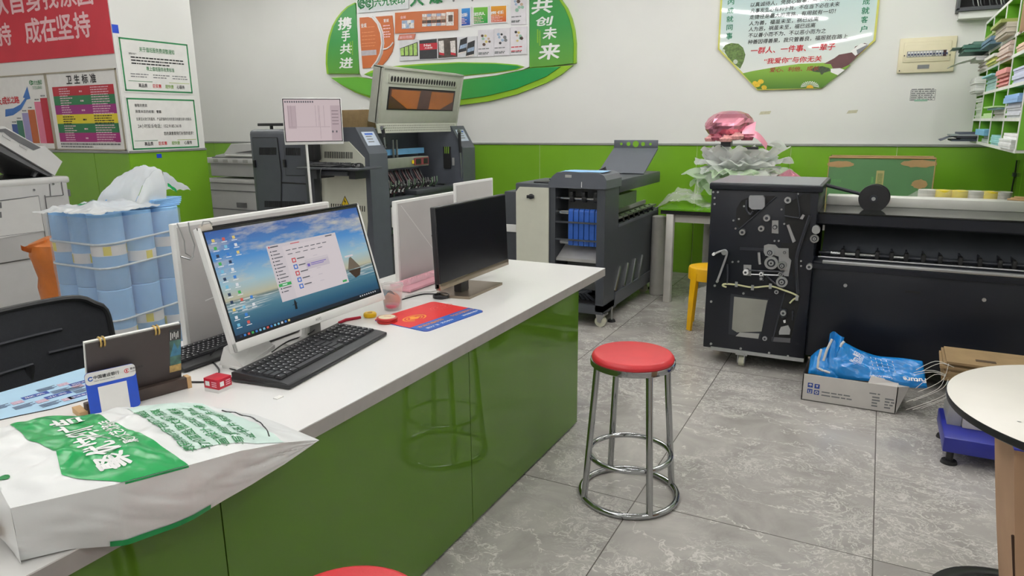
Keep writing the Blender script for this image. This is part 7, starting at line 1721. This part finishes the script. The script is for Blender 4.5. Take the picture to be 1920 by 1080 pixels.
# film on the table, roll and bag beneath it
m_bub = mat('bubble_film', (236, 236, 232), .12, alpha=.3, var=.04, bump=.9, bscale=35, spec=.8)
def bub(u, v):
    a = (-1.95 + .75 * u, 5.76 + .35 * v)
    return Vector((-1.69 + .46 * u, 5.85 + .34 * v + .1 * u, .86 + (.12 + .05 * ns(u * 6, v * 6, 2)) * (max(0, sin(pi * min(1, u * 1.2))) ** .6) * (1 - .6 * abs(2 * v - 1) ** 2) - .06 * (1 - min(1, u * 3)) + .012 * ns(u * 22, v * 22, 7) - .055))
f = MB(); f.sheet(lambda u, v: bub(u, v) if bub(u, v).x > -1.6 else Vector((bub(u, v).x, bub(u, v).y, max(bub(u, v).z, TZ - .02))), 40, 24, m_bub); f.sheet(lambda u, v: Vector((-1.40 + .10 * u, 5.95 + .05 * v, TZ + .06 + .16 * v * (1 - abs(2 * u - 1)) + .01 * ns(u * 4, v * 4))), 8, 8, m_bub); f.sheet(lambda u, v: Vector((-1.35 + .5 * u, 6.0 + .22 * v, TZ + .006 + .012 * abs(ns(u * 6, v * 6)))), 14, 8, m_bub)
tag(f.build('bubble_wrap'), 'crumpled clear bubble wrap heaped on the left end of the green table', 'bubble wrap')
rl = thing('film_roll', 'tall translucent film roll standing under the green table', 'roll', (-1.62, 5.98, 0))
f = MB(); f.lathe([(.06, .002), (.065, .01), (.06, .70), (.05, .705), (.03, .705)], mat('film_roll', (206, 204, 198), .3, alpha=.8, var=.06), 26, (-1.66, 5.98, 0), True, lambda a, j: 1 + .04 * sin(a * 3 + j)); f.build('roll', rl)
ys = thing('stool', 'yellow plastic stool between the table and the black machine', 'stool', (-1.0, 5.12, 0))
m_ys = mat('stool_yellow', (240, 184, 18), .35, var=.03)
f = MB(); f.lathe([(0, .466), (.13, .466), (.148, .462), (.152, .450), (.152, .375), (.146, .372), (.146, .44), (0, .45)], m_ys, 36, (-1.03, 5.13, 0)); f.build('seat', ys)
for k in range(4):
    a = -pi / 2 - .62 + k * pi / 2
    def lp(r, z): return (-1.03 + r * cos(a), 5.13 + r * sin(a), z)
    f = MB(); tx, ty = -sin(a), cos(a)
    vs = []
    for r, z, w_, d_ in ((.150, .43, .030, .02), (.165, .25, .026, .02), (.178, .0, .020, .018)):
        for s, dd in ((-1, 0), (1, 0), (1, 1), (-1, 1)): vs.append((-1.03 + (r - d_ * dd) * cos(a) + s * w_ * tx, 5.13 + (r - d_ * dd) * sin(a) + s * w_ * ty, z))
    fs = []
    for j in range(2):
        for q_ in range(4): fs.append((j * 4 + q_, j * 4 + (q_ + 1) % 4, j * 4 + 4 + (q_ + 1) % 4, j * 4 + 4 + q_))
    f.add(vs, fs + [(0, 3, 2, 1), (8, 9, 10, 11)], m_ys); f.build('leg', ys)
bgx = crumple('plastic_bag', 'crumpled clear bag on the floor under the green table', -1.18, 5.75, .17, .15, .12, [(.0, .0, .8, .14)], m_bub, 5.5, .0, .3)
cd = MB(); p = PX(1903, 330, XR - .02); cable(cd, [(XR - .022, p.y, 1.18), (XR - .02, p.y + .02, 1.05), (XR - .022, p.y + .03, .95), (XR - .02, p.y + .05, .80)], .006, m_black); cd.box(XR - .035, XR - .015, p.y - .03, p.y + .03, 1.05, 1.08, m_grey2); tag(cd.build('wall_cable'), 'black cable running down the green right wall under the paper rack', 'cable')

# ------------------------------------------------------------------ chrome bar stools
m_redv = mat('red_vinyl', (200, 44, 52), .42, var=.04, bump=.05, bscale=200)
st = thing('bar_stool', 'chrome bar stool with a round red seat standing in front of the desk end', 'stool', (-.789, 2.54, 0), 0, None)
def stool(t, angs):
    f = MB(); f.lathe([(0, .616), (.146, .616), (.153, .614), (.1605, .604), (.162, .600), (.161, .592), (0, .592)], m_redv, 56); f.build('seat', t, 'red vinyl seat', world=False)
    f = MB(); f.lathe([(.158, .594), (.166, .592), (.1675, .582), (.1665, .570), (.160, .566), (.150, .568), (0, .575)], m_chrome, 56); f.build('seat_rim', t, 'chrome seat rim', world=False)
    for a in angs:
        f = MB(); f.cyl((.150 * cos(a), .150 * sin(a), .570), (.196 * cos(a), .196 * sin(a), .012), .0132, m_chrome, 18); f.build('leg', t, world=False)
    f = MB(); f.ring((0, 0, .187), .1645, .0112, m_chrome, 64, 'z', 10); f.build('foot_ring', t, world=False)
    f = MB(); f.ring((0, 0, .0125), .196, .0125, m_chrome, 72, 'z', 10); f.build('base_ring', t, world=False)
A0 = atan2(2.405 - 2.54, -.937 + .789)
stool(st, [A0, A0 + pi / 2, A0 + pi, A0 + 3 * pi / 2])
dup(st, (-.795, .845, 0), .4, 'red seat of a second bar stool cut off by the bottom of the photo')

# ------------------------------------------------------------------ carton with blue bags
bx0, bx1, byf, byb, bh = -.255, .205, 3.935, 4.22, .150
ct = thing('carton', 'open white carton on the floor holding blue paper packs', 'box', ((bx0 + bx1) / 2, 4.08, 0))
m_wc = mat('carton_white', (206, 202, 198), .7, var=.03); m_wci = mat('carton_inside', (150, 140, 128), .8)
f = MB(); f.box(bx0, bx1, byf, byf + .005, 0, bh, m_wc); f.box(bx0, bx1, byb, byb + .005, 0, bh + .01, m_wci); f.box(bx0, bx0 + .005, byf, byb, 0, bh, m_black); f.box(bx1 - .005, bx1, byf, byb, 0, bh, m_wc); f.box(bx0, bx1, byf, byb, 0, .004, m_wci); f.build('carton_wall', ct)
f = MB(); f.add([(bx1, byf + .004, bh), (bx1, byb, bh), (bx1 + .055, byb - .04, bh - .01), (bx1 + .055, byf + .05, bh - .005)], [(0, 1, 2, 3)], m_wc); f.add([(bx1, byf, bh), (bx1, byf, 0.0), (bx1 + .052, byf + .05, bh - .005)], [(0, 1, 2)], m_wc); f.build('side_flap', ct)
f = MB(); f.add([(.062, byf + .01, bh - .008), (.205, byf + .008, bh - .012), (.205, byf + .05, bh + .012), (.075, byf + .04, bh + .030)], [(0, 1, 2, 3)], m_wc); f.build('inner_flap', ct)
f = MB().at(wall_frame((bx0, byf - .0008, 0)))
for i, (x, z) in enumerate(((.028, .078), (.062, .076), (.028, .043), (.062, .041))):
    f.box(x, x + .026, z, z + .026, 0, .0002, m_navy)
    if i == 0: f.disc((x + .013, z + .012, .0004), .009, m_wc, 12, None, 0, pi); f.box(x + .012, x + .014, z + .004, z + .013, .0002, .0005, m_wc)
    if i == 1: f.poly([(x + .006, z + .02, .0004), (x + .013, z + .006, .0004), (x + .02, z + .02, .0004)], m_wc)
    if i == 2: f.box(x + .005, x + .009, z + .005, z + .02, .0002, .0004, m_wc); f.box(x + .016, x + .020, z + .005, z + .02, .0002, .0004, m_wc); f.box(x + .005, x + .02, z + .003, z + .006, .0002, .0004, m_wc)
    if i == 3: f.disc((x + .013, z + .013, .0004), .009, m_wc, 12); f.disc((x + .013, z + .013, .0006), .004, m_navy, 10)
for k in range(2): rows_of_dashes(f, .10, .25, .058 - .018 * k, 1, .02, .007, m_inkgrey, k, .0)
rows_of_dashes(f, .33, .38, .092, 1, .02, .007, m_inkgrey, 3, 0)
for x0 in (.345, .405): rows_of_dashes(f, x0, x0 + .045, .072, 4, .016, .008, m_inkgrey, int(x0 * 100), .2)
f.build('lettering', ct)
m_bb = mat('blue_pack', (20, 128, 206), .25, var=.05, vscale=8, bump=.25, bscale=20, spec=.6)
def spline(pts, t_):
    n = len(pts) - 1; x = min(max(t_, 0), 1) * n; i = min(int(x), n - 1); k = x - i
    g = lambda j: Vector(pts[min(max(j, 0), n)])
    a, b, c, d = g(i - 1), g(i), g(i + 1), g(i + 2)
    return .5 * ((2 * b) + (c - a) * k + (2 * a - 5 * b + 4 * c - d) * k * k + (3 * b - a - 3 * c + d) * k ** 3)
def pillow(f, Tp, Bp, th, m, sd, nu=56, nv=22):
    for sg in (1, -1):
        def fn(u, v):
            P = spline(Tp, u).lerp(spline(Bp, u), v); e = (max(0, 1 - abs(2 * u - 1) ** 6) ** .5) * (max(0, 1 - abs(2 * v - 1) ** 3) ** .5)
            n_ = Vector((0, -.8, .6)); k = th * (1 + .35 * ns(u * 5, v * 3, sd)) + .010 * ns(u * 12, v * 9, sd + 3) + .006 * abs(ns(u * 26 - v * 14, v * 9, sd + 8))
            return P + n_ * (k * e * sg)
        f.sheet(fn, nu, nv, m)
    return fn
pk = thing('paper_pack', 'blue plastic paper pack sprawling over the right side of the white carton', 'pack', (0, 4.05, .1))
Tp = [PY(1556, 632, 4.11), PY(1580, 640, 4.12), PY(1610, 655, 4.14), PY(1645, 667, 4.14), PY(1690, 671, 4.12), PY(1730, 677, 4.09)]
Bp = [PY(1548, 700, 4.0), PY(1566, 708, 3.99), PY(1620, 714, 3.99), PY(1660, 716, 3.985), PY(1700, 726, 3.985), PY(1739, 728, 3.985)]
f = MB(); pillow(f, Tp, Bp, .030, m_bb, 2); 
f.sheet(lambda u, v: spline([PY(1556, 626, 4.08), PY(1566, 622, 4.09), PY(1583, 634, 4.10)], u).lerp(spline([PY(1550, 672, 4.04), PY(1562, 668, 4.05), PY(1578, 664, 4.06)], u), v) + Vector((0, -.02 * sin(u * 9 + v * 2), .008 * sin(u * 8))), 12, 10, m_bb)
f.build('film', pk)
def on_pack(x0, y0, ang, Tp=Tp, Bp=Bp):
    def fn(x, y, z):
        u = x0 + x * cos(ang) - y * sin(ang); v = y0 - (x * sin(ang) + y * cos(ang)) * 2.2
        P = spline(Tp, u).lerp(spline(Bp, u), min(max(v, 0), 1)); return P + Vector((0, -.052, .040))
    return fn
f = MB()
f.text('Future', m_inkwhite, .10, width=.20, bold=.03, map_fn=on_pack(.965, .80, pi)); f.text('Micro 美印', m_inkwhite, .075, width=.16, bold=.02, map_fn=on_pack(.345, .62, pi / 2 - .35)); f.text('铜版纸数码打印', m_inkwhite, .045, width=.15, map_fn=on_pack(.385, .62, pi / 2 - .35))
f.text('Coated Art Paper', m_inkwhite, .05, width=.22, map_fn=on_pack(.66, .93, pi))
f.build('lettering', pk)
f = MB()
for r_ in range(5):
    for k in range(4): p = on_pack(.50 + .05 * r_, .30 + .12 * k, 0)(0, 0, 0); f.tube([p, p + Vector((.004, -.004, -.008))], .0016, m_inkwhite, 4)
f.build('fine_print', pk)
pk2 = thing('paper_pack', 'folded blue and white paper pack in the left end of the white carton', 'pack', (-.2, 4.05, .1))
Tq = [PY(1520, 668, 4.13), PY(1536, 655, 4.12), PY(1556, 650, 4.11), PY(1575, 655, 4.11)]; Bq = [PY(1515, 700, 3.99), PY(1530, 702, 3.98), PY(1552, 708, 3.98), PY(1572, 712, 3.98)]
f = MB(); pillow(f, Tq, Bq, .022, m_bb, 7, 24, 14); f.build('film', pk2)
f = MB(); 
for a, b in [((1540, 655), (1533, 690)), ((1560, 636), (1544, 676)), ((1533, 690), (1556, 699)), ((1576, 650), (1583, 640))]:
    A, B = PY(*a, 3.985), PY(*b, 3.985); f.tube([A, A.lerp(B, .5) + Vector((-.004, -.004, 0)), B], .007, m_wht, 6)
f.build('white_edge', pk2, 'white folded edges')

# ------------------------------------------------------------------ blue scale, white carton and flattened boxes on it
fl = PZ(1768, 850, 0)
sx0, sy0 = PZ(1769, 826, .115).x, PZ(1763, 826, .115).y
sb = thing('platform_scale', 'dark blue platform scale on the floor under the round table edge', 'scale', (sx0 + .3, sy0 + .25, 0))
m_sb = mat('scale_blue', (32, 40, 136), .35, var=.04)
f = MB(); f.box(sx0, sx0 + .52, sy0, sy0 + .37, .065, .135, m_sb, .006); f.build('platform', sb)
for x, y in ((.035, .04), (.48, .04), (.035, .33), (.48, .33)):
    f = MB(); f.cyl((sx0 + x, sy0 + y, 0), (sx0 + x, sy0 + y, .014), .034, m_rub, 20, .030); f.cyl((sx0 + x, sy0 + y, .014), (sx0 + x, sy0 + y, .066), .015, m_black, 12); f.build('foot', sb)
wc2 = thing('carton', 'white carton on the blue scale, under the flattened brown boxes', 'box', (sx0 + .26, sy0 + .4, .135))
f = MB(); f.box(sx0 + .02, sx0 + .075, sy0 + .16, sy0 + .36, .1355, .30, m_silver); f.box(sx0 + .078, sx0 + .50, sy0 + .14, sy0 + .36, .1355, .30, m_wc, .004); f.build('carton_wall', wc2)
fb = thing('flattened_boxes', 'tied stack of flattened brown cardboard boxes by the black machine', 'cardboard', (.6, 3.95, .3))
m_cd = mat('cardboard_flat', (138, 114, 80), .8, var=.12, vscale=10, bump=.1)
rn = random.Random(9); zc = .302
xa_, ya_ = PZ(1768, 690, .36).x, PZ(1768, 690, .36).y
for k in range(8):
    f = MB(); o = rn.uniform(-.02, .02); f.at(T(xa_ + o, ya_ + rn.uniform(-.015, .015), 0) @ RZ(-.03 + rn.uniform(-.02, .02))); f.box(0, .80, 0, .26, zc, zc + .011, m_cd)
    if k == 7: f.box(.12, .20, .06, .09, zc + .011, zc + .0125, mat('card_slot', (70, 54, 38), .9)); f.box(.36, .40, .18, .195, zc + .011, zc + .0125, m_wood)
    f.build('sheet', fb); zc += .0118
f = MB(); m_str = mat('string_white', (226, 224, 218), .5)
for k in range(11):
    a = Vector((xa_ + .01 + rn.uniform(0, .05), ya_ - .004, zc - .05 + rn.uniform(-.04, .05)))
    if k < 5: pts = [a, a + Vector((-.06, .0, .01)), a + Vector((-.13, .02, -.02 - .03 * (k % 3)))]
    else: pts = [a, a + Vector((-.02, -.02, -.08)), a + Vector((-.05 - .012 * k, -.03, -.12 - .006 * k))]
    cable(f, pts, .0013, m_str, 5)
tag(f.build('string'), 'loose white strings hanging from the stack of flattened boxes', 'string')

# ------------------------------------------------------------------ round table with a carton beneath, black stool base
RT = Vector((.627, 2.218, 0)); RTR = .392
rt = thing('round_table', 'round white table with a black edge at the right of the photo', 'table', RT)
f = MB(); f.lathe([(0, .75), (RTR - .004, .75), (RTR - .001, .748)], mat('table_white', (234, 230, 222), .35, var=.03, vscale=5), 96, RT); f.build('tabletop', rt)
f = MB(); f.lathe([(RTR - .001, .748), (RTR, .746), (RTR - .002, .728), (RTR - .012, .722), (0, .722)], m_black, 96, RT); f.build('edge_band', rt, 'black edge band')
f = MB(); f.cyl((RT.x + .12, RT.y + .05, .02), (RT.x + .12, RT.y + .05, .722), .035, m_black, 20); f.build('column', rt)
f = MB(); f.lathe([(.06, 0), (.06, .012), (.05, .02), (0, .02)], m_black, 40, RT + Vector((.12, .05, 0))); f.build('base', rt)
f = MB(); 
for k in range(5): p = RT + Vector((rn.uniform(-.25, .1), rn.uniform(-.2, .2), .7505)); f.disc(p, rn.uniform(.002, .005), m_silver, 8)
f.build('stain', rt)
kb = PZ(1907, 1040, 0.0)
kc = thing('carton', 'tall brown carton with a torn edge standing under the round table', 'box', (.55, 2.2, 0))
cx0, cy0 = PX(1895, 840, .355).x, PX(1895, 840, .355).y
f = MB(); m_kc = mat('carton_kraft', (178, 142, 112), .75, var=.06, vscale=6)
def kraft(u, v, side):
    z = v * .70; b = .012 * sin(pi * v) 
    if side == 0: return Vector((.368 + .105 * (1 - v) - b * .4, 1.98 + .36 * u, z))
    return Vector((.368 + .105 * (1 - v) - b * .4 + .28 * u, 1.98, z))
f.sheet(lambda u, v: kraft(1 - u, v, 0), 8, 14, m_kc); f.sheet(lambda u, v: kraft(u, v, 1), 8, 14, m_kc); f.box(.48, .66, 1.99, 2.33, 0.001, .70, m_kc); f.build('carton_wall', kc)
f = MB(); f.tube([kraft(.02, v / 12, 0) + Vector((-.001 + .004 * ns(v * 1.7, 2), .01 * ns(v * 2.1, 8), 0)) for v in range(3, 9)], .004, mat('torn_dark', (60, 40, 28), .9), 6); f.build('torn_edge', kc)
sbx = thing('pedestal', 'dark round pedestal base cut off by the bottom right corner of the photo', 'pedestal', (.25, 1.62, 0))
cb = PZ(1852, 1064, .03); cc_ = Vector((cb.x + .05, cb.y - .215, 0))
f = MB(); f.lathe([(.24, 0), (.245, .008), (.238, .02), (.20, .026), (.19, .020), (.15, .032), (.06, .045), (0, .05)], mat('base_black', (22, 22, 24), .3), 56, cc_); f.build('base', sbx)
f = MB(); f.tube([cc_ + Vector((.05, .0, .04)), cc_ + Vector((.10, .06, .07)), cc_ + Vector((.16, .08, .10)), cc_ + Vector((.22, .10, .16))], .018, m_black, 10); f.build('curved_tube', sbx)
# marks on the floor
